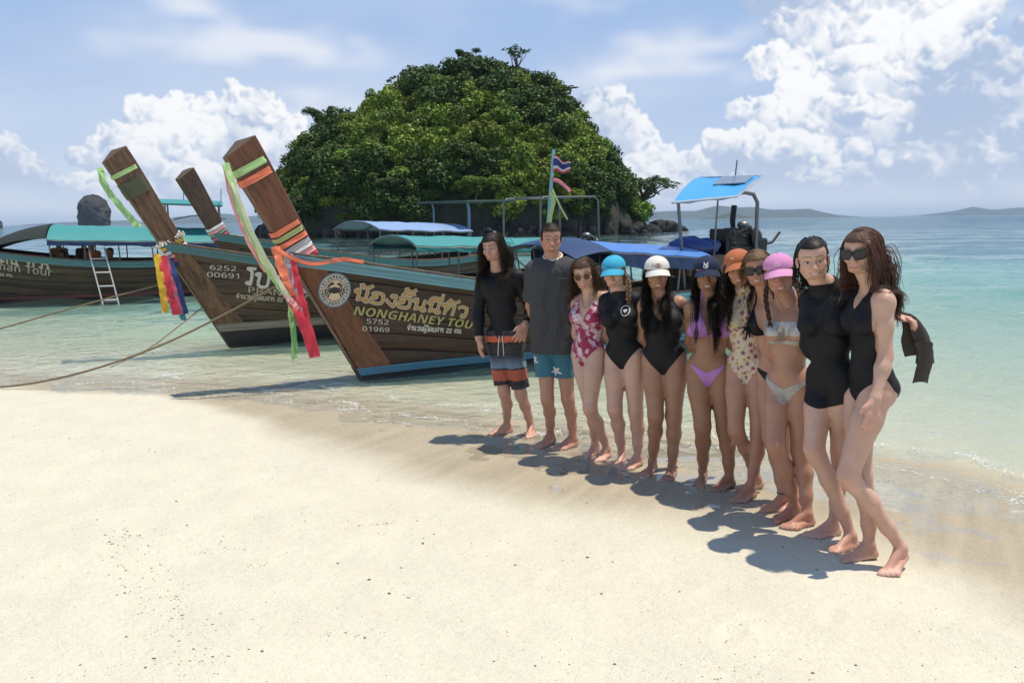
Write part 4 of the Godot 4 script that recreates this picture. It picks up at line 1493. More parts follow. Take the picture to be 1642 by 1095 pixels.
func build_boats() -> void:
	M.grain_h = ImageTexture.create_from_image(grey_image(tile_noise(101, 512, [10, 24, 60, 160], [1, 1, 0.8, 0.6]), 512))
	var tex := two_tone(tile_noise(102, 512, [8, 20, 48, 128], [1, 1, 0.9, 0.7]), 512, Color(0.36, 0.34, 0.31), Color(1.2, 1.16, 1.12).clamp())
	var worn := two_tone(tile_noise(103, 512, [5, 14, 40, 110, 256], [1, 1, 1, 0.9, 0.8]), 512, Color(0.16, 0.145, 0.13), Color(1, 1, 1))
	M.tar = paint(0.012, 0.012, 0.014, 0.6)
	M.steel = paint(0.16, 0.165, 0.17, 0.45, 0.7)
	M.engine = paint(0.020, 0.022, 0.024, 0.4, 0.4)
	M.soot = paint(0.010, 0.010, 0.011, 0.7)
	M.bench = wood(0.20, 0.13, 0.075, 0.7, tex, Vector2(0.7, 5))
	M.endgrain = wood(0.17, 0.125, 0.085, 0.85, worn, Vector2(3, 3))
	var hull_wood := wood(0.085, 0.046, 0.025, 0.62, worn, Vector2(0.22, 3.2))
	var hull_grey := wood(0.135, 0.092, 0.055, 0.7, worn, Vector2(0.22, 3.2))
	var prow_red := wood(0.20, 0.074, 0.029, 0.42, tex, Vector2(0.5, 5.0))
	var prow_dull := wood(0.225, 0.120, 0.060, 0.55, worn, Vector2(0.5, 4.0))
	var prow_dark := wood(0.105, 0.052, 0.030, 0.5, tex, Vector2(0.5, 4.0))
	var inside := wood(0.085, 0.060, 0.040, 0.8, tex, Vector2(0.5, 3.0))
	var grey_cap := wood(0.24, 0.19, 0.14, 0.75, worn, Vector2(0.5, 3.0))
	var blue_wale := wood(0.20, 0.44, 0.53, 0.55, worn, Vector2(0.6, 1.2))
	blue_wale.albedo_texture = two_tone(tile_noise(104, 512, [6, 18, 60, 200], [1, 1, 1, 1]), 512, Color(0.46, 0.44, 0.41), Color(1, 1, 1))
	var teal_wale := wood(0.11, 0.27, 0.29, 0.6, blue_wale.albedo_texture, Vector2(0.6, 1.2))
	var blue_paint := wood(0.09, 0.29, 0.45, 0.5, blue_wale.albedo_texture, Vector2(0.6, 1.2))
	var cream_paint := wood(0.42, 0.38, 0.29, 0.6, worn, Vector2(0.6, 1.2))
	var white := paint(0.56, 0.54, 0.47, 0.7)
	var tarp_blue := paint(0.060, 0.19, 0.50, 0.4)
	tarp_blue.backlight_enabled = true; tarp_blue.backlight = Color(0.25, 0.25, 0.25)
	var tarp_navy := paint(0.010, 0.035, 0.11, 0.5)
	var tarp_teal := paint(0.040, 0.25, 0.235, 0.5)
	tarp_teal.backlight_enabled = true; tarp_teal.backlight = Color(0.2, 0.2, 0.2)
	var tarp_pale := paint(0.22, 0.33, 0.52, 0.45)
	tarp_pale.backlight_enabled = true; tarp_pale.backlight = Color(0.2, 0.2, 0.2)
	var dark_green := paint(0.02, 0.05, 0.045, 0.6)
	var blue_pipe := paint(0.16, 0.30, 0.40, 0.5)

	# the nearest boat
	var ha := Hull.new()
	ha.head = 2.57
	var a := make_boat("longtail_boat", "nearest longtail boat, red brown prow, crab badge and yellow lettering on its planks", {hull = ha, foot = Vector2(-1.85, -9.15), head = Vector2(0.82, -0.57), seed = 201, wood = hull_wood, prow = prow_red, inside = inside, wale = 0.12, wale_paint = blue_wale, cap = grey_cap,
		stripe = Vector2(0.05, 0.14), stripe_paint = blue_paint, awning = {x0 = 3.26, x1 = 5.3, y0 = 1.46, y1 = 1.30, rise = 0.14, half = 0.90, paint = tarp_blue, skirt = 0.20, skirt_paint = tarp_navy}})
	var hood := MB.new()
	var hp := PackedVector3Array()
	for j in 17:
		var v := j / 8.0 - 1.0
		for i in 8:
			var q := i / 7.0
			hp.append(Vector3(2.62 + q * 0.62, 1.475 - 0.02 * q + 0.165 * (1.0 - pow(absf(v), 2.2)) - 0.10 * pow(1.0 - q, 2.0), -v * 0.925))
	hood.slab(8, 17, hp, 0.012)
	put(hood, "hood", tarp_navy, a)
	# lettering, painted on the planks
	var orange := paint(0.43, 0.25, 0.080, 0.7)
	var yellow := paint(0.36, 0.335, 0.13, 0.7)
	var pale := paint(0.45, 0.41, 0.30, 0.7)
	var tname := thai_lines("n.tho.o.ng.o.mai.tho2.n.n.ii.ek.t.mai.w")
	put(strokes_to_hull(tname, 0.044, ha, -0.145, 0.985, Vector2(0.252, 0.125), -0.215, 0.0105, 0.18), "lettering", pale, a)
	put(strokes_to_hull(tname, 0.022, ha, -0.145, 0.985, Vector2(0.252, 0.125), -0.215, 0.0130, 0.18), "lettering", orange, a)
	put(letters_to_hull("NONGHANEY TOUR", Vector2(1.58, 0.105), ha, -0.125, 0.805, -0.185, 0.0105, true, 0.22), "lettering", yellow, a)
	put(letters_to_hull("5752", Vector2(0.26, 0.058), ha, 0.03, 0.690, -0.13, 0.0105, false), "lettering", white, a)
	put(letters_to_hull("01969", Vector2(0.32, 0.058), ha, -0.015, 0.602, -0.13, 0.0105, false), "lettering", white, a)
	capacity_line(ha, a, white, 0.011, 0.52, 0.575, Vector2(0.062, 0.052), -0.135)
	# badge
	var bx := -0.345; var by := 1.105; var br := 0.180
	var ring := func(r0: float, r1: float, lift: float) -> MB:
		var mb := MB.new()
		for i in 41:
			var an := TAU * i / 40
			for q: float in [r0, r1]: mb.p(ha.at(bx + cos(an) * q * 0.98, by + sin(an) * q * 1.12, 1.0, lift))
		for i in 40: mb.q(i * 2, i * 2 + 1, i * 2 + 3, i * 2 + 2)
		return mb
	var badge := put(ring.call(0.0, br, 0.0120), "badge", white, a)
	put(ring.call(br * 0.93, br * 1.02, 0.0145), "rim", paint(0.10, 0.17, 0.20, 0.6), badge)
	put(ring.call(0.0, br * 0.60, 0.0140), "disc", paint(0.62, 0.50, 0.33, 0.6), badge)
	put(ring.call(br * 0.585, br * 0.63, 0.0155), "rim", paint(0.30, 0.10, 0.06, 0.6), badge)
	var ink := paint(0.02, 0.02, 0.02, 0.6)
	var mb := MB.new()
	var gl := ["n", "o", "r", "w", "aa", "t", "d", "y", "s", "k", "p", "j"]
	for i in 26:
		var an := TAU * (i + 0.5) / 26
		var lines := thai_lines(gl[(i * 5) % 12])
		for ln: PackedVector2Array in lines:
			for k in ln.size() - 1:
				var p2 := []
				var d := (ln[k + 1] - ln[k]).normalized() * 0.10
				var w := Vector2(-d.y, d.x)
				for q: Vector2 in [ln[k] - w, ln[k + 1] - w, ln[k + 1] + w, ln[k] + w]:
					var lo := (q - Vector2(0.35, 0.5)) * br * 0.19
					var rd := br * 0.77 + lo.y
					var a2 := PI / 2 - an - lo.x / (br * 0.77)
					p2.append(mb.p(ha.at(bx + cos(a2) * rd * 0.98, by + sin(a2) * rd * 1.12, 1.0, 0.0145 + k * 0.00002)))
				mb.q(p2[0], p2[1], p2[2], p2[3])
	put(mb, "lettering", ink, badge)
	mb = MB.new()                                                # the crab
	for bl: Array in [[0.0, 0.0, 0.34, 0.21], [-0.20, 0.43, 0.15, 0.09], [0.27, 0.40, 0.13, 0.08], [-0.34, 0.33, 0.08, 0.07], [0.38, 0.29, 0.07, 0.06]]:
		var c := mb.p(ha.at(bx + bl[0] * br * 0.9, by + bl[1] * br, 1.0, 0.0165))
		for i in 19:
			var an := TAU * i / 18
			mb.p(ha.at(bx + (bl[0] + cos(an) * bl[2]) * br * 0.9, by + (bl[1] + sin(an) * bl[3]) * br, 1.0, 0.0165))
		for i in 18: mb.t(c, c + 1 + i, c + 2 + i)
	var legs := []
	for e: float in [-1.0, 1.0]:
		for i in 3: legs.append(PackedVector2Array([Vector2(e * 0.24, -0.04 - i * 0.05), Vector2(e * (0.50 - i * 0.08), 0.06 - i * 0.15), Vector2(e * (0.58 - i * 0.10), -0.18 - i * 0.12)]))
		legs.append(PackedVector2Array([Vector2(e * 0.24, 0.10), Vector2(e * 0.42, 0.20), Vector2(e * 0.36, 0.34)]))
	var lg := strokes_to_hull(legs, 0.014, ha, bx, by, Vector2(br, br), 0.0, 0.0168)
	mb.add([lg.v, lg.ix], Transform3D())
	put(mb, "crab", ink, badge)
	# stern of the nearest boat: posts, tilted blue sunshade, engine, bundle
	var shade := base("sunshade", a.position, a.rotation.y)
	tag(shade, "tilted bright blue sunshade with aerial on steel posts over the engine", "sunshade", "sunshades at the boats' sterns")
	var c0 := Vector3(4.55, 2.10, 0.75); var c1 := Vector3(5.95, 2.20, 0.75); var c2 := Vector3(8.55, 2.66, -0.75); var c3 := Vector3(6.75, 2.58, -0.75)
	mb = MB.new()
	var sp := PackedVector3Array()
	for j in 9:
		for i in 9: sp.append(c0.lerp(c1, i / 8.0).lerp(c3.lerp(c2, i / 8.0), j / 8.0) + Vector3(0, 0.05 * sin(PI * j / 8.0) - 0.03 * pow(sin(TAU * i / 8.0), 2.0), 0))
	mb.slab(9, 9, sp, 0.012)
	var sky_blue := paint(0.045, 0.34, 0.72, 0.4)
	sky_blue.backlight_enabled = true; sky_blue.backlight = Color(0.55, 0.55, 0.55)
	put(mb, "tarpaulin", sky_blue, shade)
	mb = MB.new()
	for e: Array in [[c0, c1], [c1, c2], [c2, c3], [c3, c0]]: mb.rod(e[0], e[1], 0.018)
	mb.rod(c0.lerp(c1, 0.5), c3.lerp(c2, 0.5), 0.014)
	put(mb, "edge_frame", paint(0.5, 0.52, 0.55, 0.4, 0.6), shade)
	mb = MB.new()
	var pp := PackedVector3Array()
	for j in 4:
		for i in 4:
			var e := c0.lerp(c1, 0.42 + 0.17 * i).lerp(c3.lerp(c2, 0.42 + 0.17 * i), 0.42 + 0.12 * j)
			pp.append(e + Vector3(0, 0.065, 0.0))
	mb.slab(4, 4, pp, 0.018)
	put(mb, "solar_panel", paint(0.16, 0.21, 0.27, 0.25, 0.3), shade)
	for e: Array in [[c0.lerp(c1, 0.16) + Vector3(0, 0.02, -0.1), Vector3(4.95, 0.78, 0.66)], [Vector3(6.0, 2.26, 0.35), Vector3(5.85, 0.9, 0.4)]]:
		mb = MB.new()
		mb.rod(e[0], e[1], 0.026 if e[0].x < 5.2 else 0.014)
		put(mb, "post", M.steel, shade)
	mb = MB.new()
	mb.tube([Vector3(6.2, 2.26, 0.30), Vector3(6.55, 2.28, 0.42), Vector3(6.72, 2.25, 0.46), Vector3(6.80, 2.12, 0.48), Vector3(6.80, 0.8, 0.48)], [0.032], 10)
	put(mb, "post", M.steel, shade)
	mb = MB.new()
	mb.rod(c3.lerp(c2, 0.55), c3.lerp(c2, 0.57) + Vector3(0, 0.28, 0), 0.012)
	put(mb, "aerial", M.steel, shade)
	make_engine("black engine with upright exhaust under the tilted blue sunshade", a, Vector3(6.75, 1.18, 0.1), 1.05)
	var bd := base("tarpaulin_bundle", a.transform * Vector3(5.75, 1.42, 0.1), a.rotation.y)
	tag(bd, "rolled navy tarpaulin bundle lying beside the engine under the blue sunshade", "bundle")
	mb = MB.new()
	var bn := noise(205, 2.2, 3)
	mb.ball(Vector3.ZERO, Vector3(0.52, 0.16, 0.3), Basis(), 20, 12)
	for i in mb.v.size(): mb.v[i] *= 1.0 + 0.4 * bn.get_noise_3dv(mb.v[i] * 2.0)
	put(mb, "roll", paint(0.03, 0.06, 0.22, 0.6), bd)
	mb = MB.new()
	mb.box(Vector3(0, -0.28, 0), Vector3(0.9, 0.32, 0.6), Basis(), 0.02)
	put(mb, "locker", M.bench, bd)
	# flag on its pole at the front of the awning
	var fg := base("flag", a.transform * Vector3(2.75, 0.9, 0.05), 0.0)
	tag(fg, "striped red white and blue flag with ribbons on a pale blue pole", "flag")
	mb = MB.new()
	mb.rod(Vector3.ZERO, Vector3(0.16, 1.92, 0), 0.022)
	put(mb, "pole", paint(0.22, 0.44, 0.50, 0.5), fg)
	var stripes := [[0.0, 0.10, paint(0.50, 0.05, 0.06, 0.7)], [0.10, 0.20, paint(0.6, 0.58, 0.58, 0.7)], [0.20, 0.66, paint(0.030, 0.036, 0.17, 0.7)], [0.66, 0.84, paint(0.6, 0.58, 0.58, 0.7)], [0.84, 1.0, paint(0.50, 0.05, 0.06, 0.7)]]
	for s: Array in stripes:
		mb = MB.new()
		var fp := PackedVector3Array()
		for j in 3:
			for i in 12:
				var q := i / 11.0
				var v := lerpf(s[0], s[1], j / 2.0)
				fp.append(Vector3(0.15 + q * 0.23, 1.84 - v * 0.22 * (1.0 - 0.45 * q) - q * 0.10 + 0.02 * sin(q * 8.0), 0.04 * sin(q * 7.0 + v * 2.0)))
		mb.slab(12, 3, fp, 0.004)
		put(mb, "flag_stripe", s[2], fg)
	var sash_pink := cloth(0.62, 0.20, 0.24)
	var sash_lime := cloth(0.42, 0.55, 0.22)
	for s: Array in [[pv([0.135, 1.52, 0.03, 0.22, 1.50, 0.05, 0.32, 1.42, 0.03, 0.38, 1.36, 0.05]), 0.05, sash_pink, 1], [pv([0.12, 1.36, 0.03, 0.15, 1.22, 0.04, 0.11, 1.05, 0.03, 0.08, 0.86, 0.05]), 0.06, sash_lime, 2], [pv([0.13, 1.4, 0.03, 0.24, 1.16, 0.05, 0.34, 0.98, 0.04]), 0.025, sash_lime, 3]]:
		var outs := PackedVector3Array()
		for p in s[0]: outs.append(Vector3(0.1, 0.2, 1).normalized())
		put(ring_strip(s[0], outs, s[1], 0.003, 0.01, s[3]), "ribbon", s[2], fg)

	# the second boat
	var hb := Hull.new()
	hb.s0 = 1.60
	hb.head = 2.74
	var b := make_boat("longtail_boat", "weathered grey brown longtail boat with a cream stripe and a green topped prow", {hull = hb, foot = Vector2(-4.47, -11.9), head = Vector2(0.82, -0.57), seed = 202, wood = hull_grey, prow = prow_dull, inside = inside, wale = 0.11, wale_paint = teal_wale, cap = M.bench,
		stripe = Vector2(0.22, 0.34), stripe_paint = cream_paint, awning = {x0 = 2.9, x1 = 6.2, y0 = 1.48, y1 = 1.36, rise = 0.16, half = 0.90, paint = tarp_teal, skirt = 0.08, skirt_paint = tarp_teal, posts = 5}, bench = paint(0.03, 0.12, 0.40, 0.6)})
	put(letters_to_hull("6252", Vector2(0.36, 0.075), hb, -0.235, 1.190, -0.10, 0.0105, false), "lettering", white, b)
	put(letters_to_hull("00691", Vector2(0.44, 0.075), hb, -0.275, 1.085, -0.10, 0.0105, false), "lettering", white, b)
	put(strokes_to_hull(thai_lines("oo.p.r.aa.n.ii"), 0.045, hb, 0.22, 0.960, Vector2(0.33, 0.19), -0.19, 0.009, 0.15), "lettering", white, b)
	put(letters_to_hull("PRANEEYA", Vector2(0.95, 0.095), hb, 0.30, 0.815, -0.15, 0.0105, false), "lettering", pale, b)
	capacity_line(hb, b, pale, 0.013, 0.12, 0.735, Vector2(0.075, 0.062), -0.13)
	var bs := base("sunshade", b.position, b.rotation.y)
	tag(bs, "bare grey pipe frame for a sunshade, standing behind the flag pole", "sunshade", "sunshades at the boats' sterns")
	for z: float in [0.62, -0.62]:
		mb = MB.new()
		mb.tube([Vector3(5.7, 0.8, z), Vector3(5.7, 2.22, z), Vector3(5.78, 2.30, z), Vector3(7.05, 2.32, z), Vector3(7.13, 2.24, z), Vector3(7.18, 0.9, z)], [0.019], 9)
		put(mb, "pipe", M.steel, bs)
	mb = MB.new()
	mb.rod(Vector3(6.0, 2.32, 0.62), Vector3(6.0, 2.32, -0.62), 0.016)
	mb.rod(Vector3(6.9, 2.32, 0.62), Vector3(6.9, 2.32, -0.62), 0.016)
	put(mb, "crossbar", M.steel, bs)
	make_engine("greasy black engine at the stern under the bare pipe frame", b, Vector3(7.1, 1.0, 0.1), 1.0)

	# the third boat, its hull hidden by the other two
	var hc := Hull.new()
	hc.s0 = 1.42
	hc.s1 = 0.66
	hc.s2 = 0.85
	var c := make_boat("longtail_boat", "third longtail boat, dark plain prow seen between the other two prows", {hull = hc, foot = Vector2(-6.45, -18.9), head = Vector2(0.68, -0.73), seed = 203, size = 1.15, wood = hull_grey, prow = prow_dark, inside = inside, wale = 0.13, wale_paint = teal_wale, cap = M.bench,
		stripe = Vector2(0.1, 0.2), stripe_paint = blue_paint, strakes = 6, awning = {x0 = 2.8, x1 = 5.8, y0 = 1.46, y1 = 1.36, rise = 0.20, half = 0.92, paint = tarp_pale, posts = 4}})
	var cs := base("sunshade", c.position, c.rotation.y)
	cs.scale = c.scale
	tag(cs, "flat dark green sunshade on blue posts before the islet's left foot", "sunshade", "sunshades at the boats' sterns")
	mb = MB.new()
	mb.box(Vector3(6.5, 2.14, 0), Vector3(1.9, 0.05, 1.9), Basis(Vector3(0, 0, 1), 0.02), 0.015)
	put(mb, "roof", dark_green, cs)
	for p: Vector3 in [Vector3(5.9, 0.7, 0.7), Vector3(5.9, 0.7, -0.7), Vector3(7.2, 0.7, 0.7), Vector3(7.2, 0.7, -0.7)]:
		mb = MB.new()
		mb.tube([p, Vector3(p.x, 1.95, p.z), Vector3(p.x - 0.05, 2.11, p.z)], [0.022], 8)
		put(mb, "post", blue_pipe, cs)
	make_engine("engine low at the stern under the flat dark green sunshade", c, Vector3(7.0, 0.9, 0.1), 0.9)

	# the boat at the left with passengers
	var hd := Hull.new()
	var d := make_boat("longtail_boat", "longtail boat farthest left with teal awning, passengers and a boarding ladder", {hull = hd, foot = Vector2(-14.85, -19.2), head = Vector2(0.93, -0.36), seed = 204, size = 1.12, wood = hull_grey, prow = prow_dark, inside = paint(0.18, 0.03, 0.035, 0.7), wale = 0.12, wale_paint = teal_wale, cap = grey_cap,
		stripe = Vector2(0.0, 0.05), stripe_paint = paint(0.16, 0.05, 0.05, 0.7), awning = {x0 = 2.75, x1 = 6.3, y0 = 1.36, y1 = 1.24, rise = 0.32, half = 0.95, paint = tarp_teal, skirt = 0.12, skirt_paint = tarp_navy, posts = 6}})
	var dh := MB.new()
	var dhp := PackedVector3Array()
	for j in 17:
		var v := j / 8.0 - 1.0
		for i in 8:
			var q := i / 7.0
			dhp.append(Vector3(1.15 + q * 1.58, 1.385 - 0.42 * pow(1.0 - q, 2.2) + (0.12 + 0.20 * q) * (1.0 - pow(absf(v), 2.2)), -v * (0.62 + 0.34 * q)))
	dh.slab(8, 17, dhp, 0.012)
	put(dh, "hood", paint(0.014, 0.022, 0.019, 0.9), d)
	put(strokes_to_hull(thai_lines("o.mai.n.d.aa.k.mai.n. .t.mai.w.r"), 0.040, hd, 1.05, 0.960, Vector2(0.26, 0.15), -0.16, 0.009, 0.1), "lettering", pale, d)
	put(letters_to_hull("Andaman Tour", Vector2(1.75, 0.17), hd, 1.00, 0.820, -0.165, 0.009, false, 0.12), "lettering", pale, d)
	capacity_line(hd, d, pale, 0.014, 1.05, 0.660, Vector2(0.080, 0.060), -0.14)
	var ds := base("sunshade", d.position, d.rotation.y)
	ds.scale = d.scale
	tag(ds, "small teal sunshade on thin posts just right of the left prow", "sunshade", "sunshades at the boats' sterns")
	mb = MB.new()
	var dp := PackedVector3Array()
	for j in 7:
		for i in 7: dp.append(Vector3(5.05 + i * 0.24, 2.16 + 0.12 * sin(PI * (j / 6.0)) - 0.01 * i, 0.75 - j * 0.25))
	mb.slab(7, 7, dp, 0.014)
	put(mb, "tarpaulin", tarp_teal, ds)
	mb = MB.new()
	var dq := PackedVector3Array()
	for j in 5:
		for i in 7: dq.append(Vector3(5.35 + i * 0.2, 1.78 + 0.10 * sin(PI * (i / 6.0)), 0.6 - j * 0.3))
	mb.slab(7, 5, dq, 0.014)
	put(mb, "lower_sheet", paint(0.20, 0.18, 0.14, 0.8), ds)
	for p: Vector3 in [Vector3(5.2, 0.8, 0.66), Vector3(6.4, 0.8, 0.66), Vector3(5.2, 0.8, -0.66), Vector3(6.4, 0.8, -0.66)]:
		mb = MB.new()
		mb.rod(p, Vector3(p.x, 2.16, p.z), 0.022)
		put(mb, "post", M.steel, ds)
	for p: Vector3 in [Vector3(5.6, 2.2, 0.0), Vector3(6.45, 2.1, 0.3)]:
		mb = MB.new()
		mb.rod(p, p + Vector3(0.03, 0.42, 0), 0.010, 6)
		put(mb, "aerial", M.steel, ds)
	make_engine("engine behind the left prow under the small teal sunshade", d, Vector3(6.1, 1.05, 0.1), 1.0)
	var lad := base("boarding_ladder", d.transform * Vector3(3.55, 0, 0.92), d.rotation.y)
	tag(lad, "bent white metal boarding ladder hooked over the left boat's side", "ladder")
	for x: float in [0.0, 0.36]:
		mb = MB.new()
		mb.tube([Vector3(x, 0.95, -0.42), Vector3(x, 1.22, -0.36), Vector3(x, 1.28, -0.18), Vector3(x + 0.02, 1.12, -0.04), Vector3(x + 0.26, -0.15, 0.30)], [0.018], 7)
		put(mb, "rail", paint(0.62, 0.62, 0.60, 0.4, 0.3), lad)
	for i in 4:
		mb = MB.new()
		var f := i / 3.4 * 0.93 + 0.08
		var p := Vector3(0.02, 1.12, -0.04).lerp(Vector3(0.26, -0.15, 0.30), f)
		mb.rod(p, p + Vector3(0.36, 0, 0), 0.016, 7)
		put(mb, "rung", paint(0.62, 0.62, 0.60, 0.4, 0.3), lad)

	# sashes
	var lime := cloth(0.40, 0.62, 0.24)
	var green := cloth(0.16, 0.42, 0.13)
	var coral := cloth(0.78, 0.20, 0.10)
	var red := cloth(0.62, 0.035, 0.06)
	var pink := cloth(0.80, 0.36, 0.34)
	var wht := cloth(0.72, 0.68, 0.66)
	var gold := cloth(0.70, 0.42, 0.03)
	var navy := cloth(0.02, 0.04, 0.16)
	var teal := cloth(0.03, 0.22, 0.28)
	var grey := cloth(0.42, 0.40, 0.44)
	var na := prow_section(ha, 0.58)
	streamers("green and coral bands with pale streamers tied round the nearest prow's head", a, [
		winding(ha, "band", 0.965, 0.0, 0.012, 0.075, lime, 301), winding(ha, "band", 0.925, 0.0, 0.010, 0.075, coral, 302),
		["streamer", pv([-1.46, 2.50, 0.14, -1.40, 2.15, 0.22, -1.28, 1.75, 0.26, -1.10, 1.35, 0.26, -0.94, 1.10, 0.26]), 0.07, lime, 303],
		["streamer", pv([-1.47, 2.48, 0.13, -1.43, 2.10, 0.20, -1.31, 1.70, 0.24, -1.14, 1.36, 0.24]), 0.05, pink, 304],
		["streamer", pv([-1.44, 2.45, 0.15, -1.37, 2.10, 0.24, -1.24, 1.70, 0.28, -1.06, 1.32, 0.28, -0.90, 1.02, 0.28]), 0.05, cloth(0.62, 0.66, 0.42), 305],
		["streamer", pv([-0.98, 1.14, 0.27, -0.90, 1.03, 0.29, -0.83, 0.93, 0.28]), 0.06, pink, 306]])
	streamers("coral, grey and red sashes hanging long from the nearest prow's neck", a, [
		winding(ha, "sash", 0.715, 0.0, 0.014, 0.055, coral, 311), winding(ha, "sash", 0.690, 0.0, 0.016, 0.050, cloth(0.38, 0.42, 0.16), 312), winding(ha, "sash", 0.665, 0.0, 0.018, 0.055, coral, 313),
		winding(ha, "sash", 0.640, 0.0, 0.016, 0.050, grey, 314), winding(ha, "sash", 0.622, 0.0, 0.018, 0.045, wht, 315), winding(ha, "sash", 0.602, 0.0, 0.020, 0.05, pink, 316), winding(ha, "sash", 0.585, 0.0, 0.018, 0.04, red, 317),
		["streamer", pv([-0.98, 1.62, 0.10, -0.95, 1.40, 0.17, -0.90, 1.20, 0.19, -0.84, 1.02, 0.20]), 0.10, coral, 321],
		["streamer", pv([-0.93, 1.58, 0.12, -0.90, 1.20, 0.16, -0.85, 0.80, 0.17, -0.84, 0.42, 0.17]), 0.05, green, 322],
		["streamer", pv([-0.88, 1.56, 0.12, -0.84, 1.20, 0.17, -0.76, 0.80, 0.18, -0.66, 0.38, 0.18]), 0.07, grey, 323],
		["streamer", pv([-0.92, 1.30, 0.16, -0.86, 1.05, 0.20, -0.74, 0.70, 0.21, -0.64, 0.36, 0.20]), 0.10, red, 324],
		["streamer", pv([-0.84, 1.52, 0.13, -0.78, 1.20, 0.18, -0.70, 0.80, 0.19, -0.60, 0.36, 0.19]), 0.09, red, 325],
		["streamer", pv([-0.86, 1.06, 0.20, -0.87, 0.85, 0.17, -0.85, 0.60, 0.16, -0.86, 0.36, 0.16]), 0.06, lime, 326],
		["streamer", pv([-0.98, 1.60, 0.11, -0.84, 1.50, 0.17, -0.62, 1.42, 0.19, -0.42, 1.44, 0.23, -0.25, 1.46, 0.30, -0.05, 1.42, 0.36]), 0.045, coral, 327]])
	streamers("pale green cloth tied round the left prow's head, its tail blown back", b, [
		winding(hb, "band", 0.955, 0.0, 0.012, 0.06, lime, 331), winding(hb, "band", 0.88, 0.0, 0.006, 0.24, cloth(0.075, 0.085, 0.04), 332),
		["streamer", pv([-1.58, 2.66, 0.12, -1.54, 2.42, 0.18, -1.46, 2.25, 0.20, -1.30, 2.02, 0.2, -1.16, 1.84, 0.2]), 0.09, lime, 333],
		["streamer", pv([-1.56, 2.62, 0.14, -1.53, 2.4, 0.20, -1.38, 2.12, 0.21, -1.24, 1.94, 0.21]), 0.06, cloth(0.30, 0.52, 0.22), 334]])
	streamers("yellow, red, white and navy sashes hanging from the left prow's neck", b, [
		winding(hb, "sash", 0.585, 0.0, 0.018, 0.05, gold, 341), winding(hb, "sash", 0.562, 0.0, 0.020, 0.05, wht, 342), winding(hb, "sash", 0.541, 0.0, 0.022, 0.05, pink, 343), winding(hb, "sash", 0.521, 0.0, 0.020, 0.05, red, 344), winding(hb, "sash", 0.501, 0.0, 0.022, 0.05, navy, 345),
		["streamer", pv([-0.94, 1.45, 0.13, -0.93, 1.15, 0.19, -0.91, 0.85, 0.20, -0.90, 0.60, 0.20]), 0.10, gold, 351],
		["streamer", pv([-0.88, 1.42, 0.13, -0.85, 1.10, 0.20, -0.80, 0.80, 0.21, -0.76, 0.55, 0.21]), 0.10, red, 352],
		["streamer", pv([-0.82, 1.40, 0.13, -0.79, 1.10, 0.20, -0.73, 0.80, 0.21, -0.70, 0.55, 0.21]), 0.07, cloth(0.5, 0.1, 0.16), 353],
		["streamer", pv([-0.76, 1.38, 0.13, -0.72, 1.08, 0.20, -0.66, 0.80, 0.21, -0.62, 0.55, 0.21]), 0.08, navy, 354],
		["streamer", pv([-0.75, 0.9, 0.19, -0.70, 0.66, 0.2, -0.66, 0.46, 0.2]), 0.08, teal, 355]])
	streamers("pink, white and green cloth wrapped round the dark middle prow's neck", c, [
		winding(hc, "sash", 0.635, 0.0, 0.018, 0.06, wht, 361), winding(hc, "sash", 0.612, 0.0, 0.020, 0.05, pink, 362), winding(hc, "sash", 0.590, 0.0, 0.018, 0.05, cloth(0.2, 0.34, 0.2), 363), winding(hc, "sash", 0.566, 0.0, 0.020, 0.05, cloth(0.5, 0.12, 0.2), 364)])
	# white flowers on the left prow's neck
	var gf := base("flower_garland", b.position, b.rotation.y)
	tag(gf, "small white flower garland on the left prow's neck above the sashes", "garland")
	var fr := rng(7)
	mb = MB.new()
	var lp: PackedVector3Array = prow_loop(hb, 0.608, 0.0, 0.04)[0]
	for i in 46:
		var p := lp[i % lp.size()] + Vector3(fr.randfn(0, 0.02), fr.randfn(0, 0.03), fr.randfn(0, 0.02))
		for k in 4:
			var an := fr.randf() * TAU
			mb.ball(p + Vector3(cos(an), sin(an), fr.randf() - 0.5) * 0.016, Vector3(0.016, 0.012, 0.010), Basis.from_euler(Vector3(fr.randf() * 3, fr.randf() * 3, 0)), 5, 3)
	put(mb, "blossoms", paint(0.75, 0.73, 0.62, 0.7), gf)

	# mooring ropes
	var jute := paint(0.20, 0.155, 0.095, 0.9)
	var neck := a.transform * Vector3(-0.78, 1.30, 0.12)
	rope("rope", "mooring rope from the nearest prow slanting down onto the sand at the left edge", [neck, Vector3(-3.3, 0.86, -8.95), Vector3(-4.05, 0.50, -8.7), Vector3(-4.9, 0.22, -8.62), Vector3(-5.75, 0.06, -8.65), Vector3(-6.6, sand_y(-6.6, -8.7) + 0.01, -8.7), Vector3(-8.2, sand_y(-8.2, -8.6) + 0.01, -8.6)], 0.013, jute)
	var bn2 := b.transform * Vector3(-0.66, 1.06, 0.10)
	rope("rope", "mooring rope running from the left prow out past the left edge", [bn2, Vector3(-6.3, 0.72, -11.3), Vector3(-7.6, 0.36, -11.0), Vector3(-8.9, 0.06, -10.8), Vector3(-10.4, -0.15, -10.6)], 0.012, jute)
	rope("rope", "short loop of rope hanging from the left boat's stem into the water", [b.transform * Vector3(-0.36, 0.62, 0.10), Vector3(-4.95, 0.36, -11.2), Vector3(-5.2, 0.12, -10.8), Vector3(-5.5, -0.05, -10.3)], 0.009, jute)

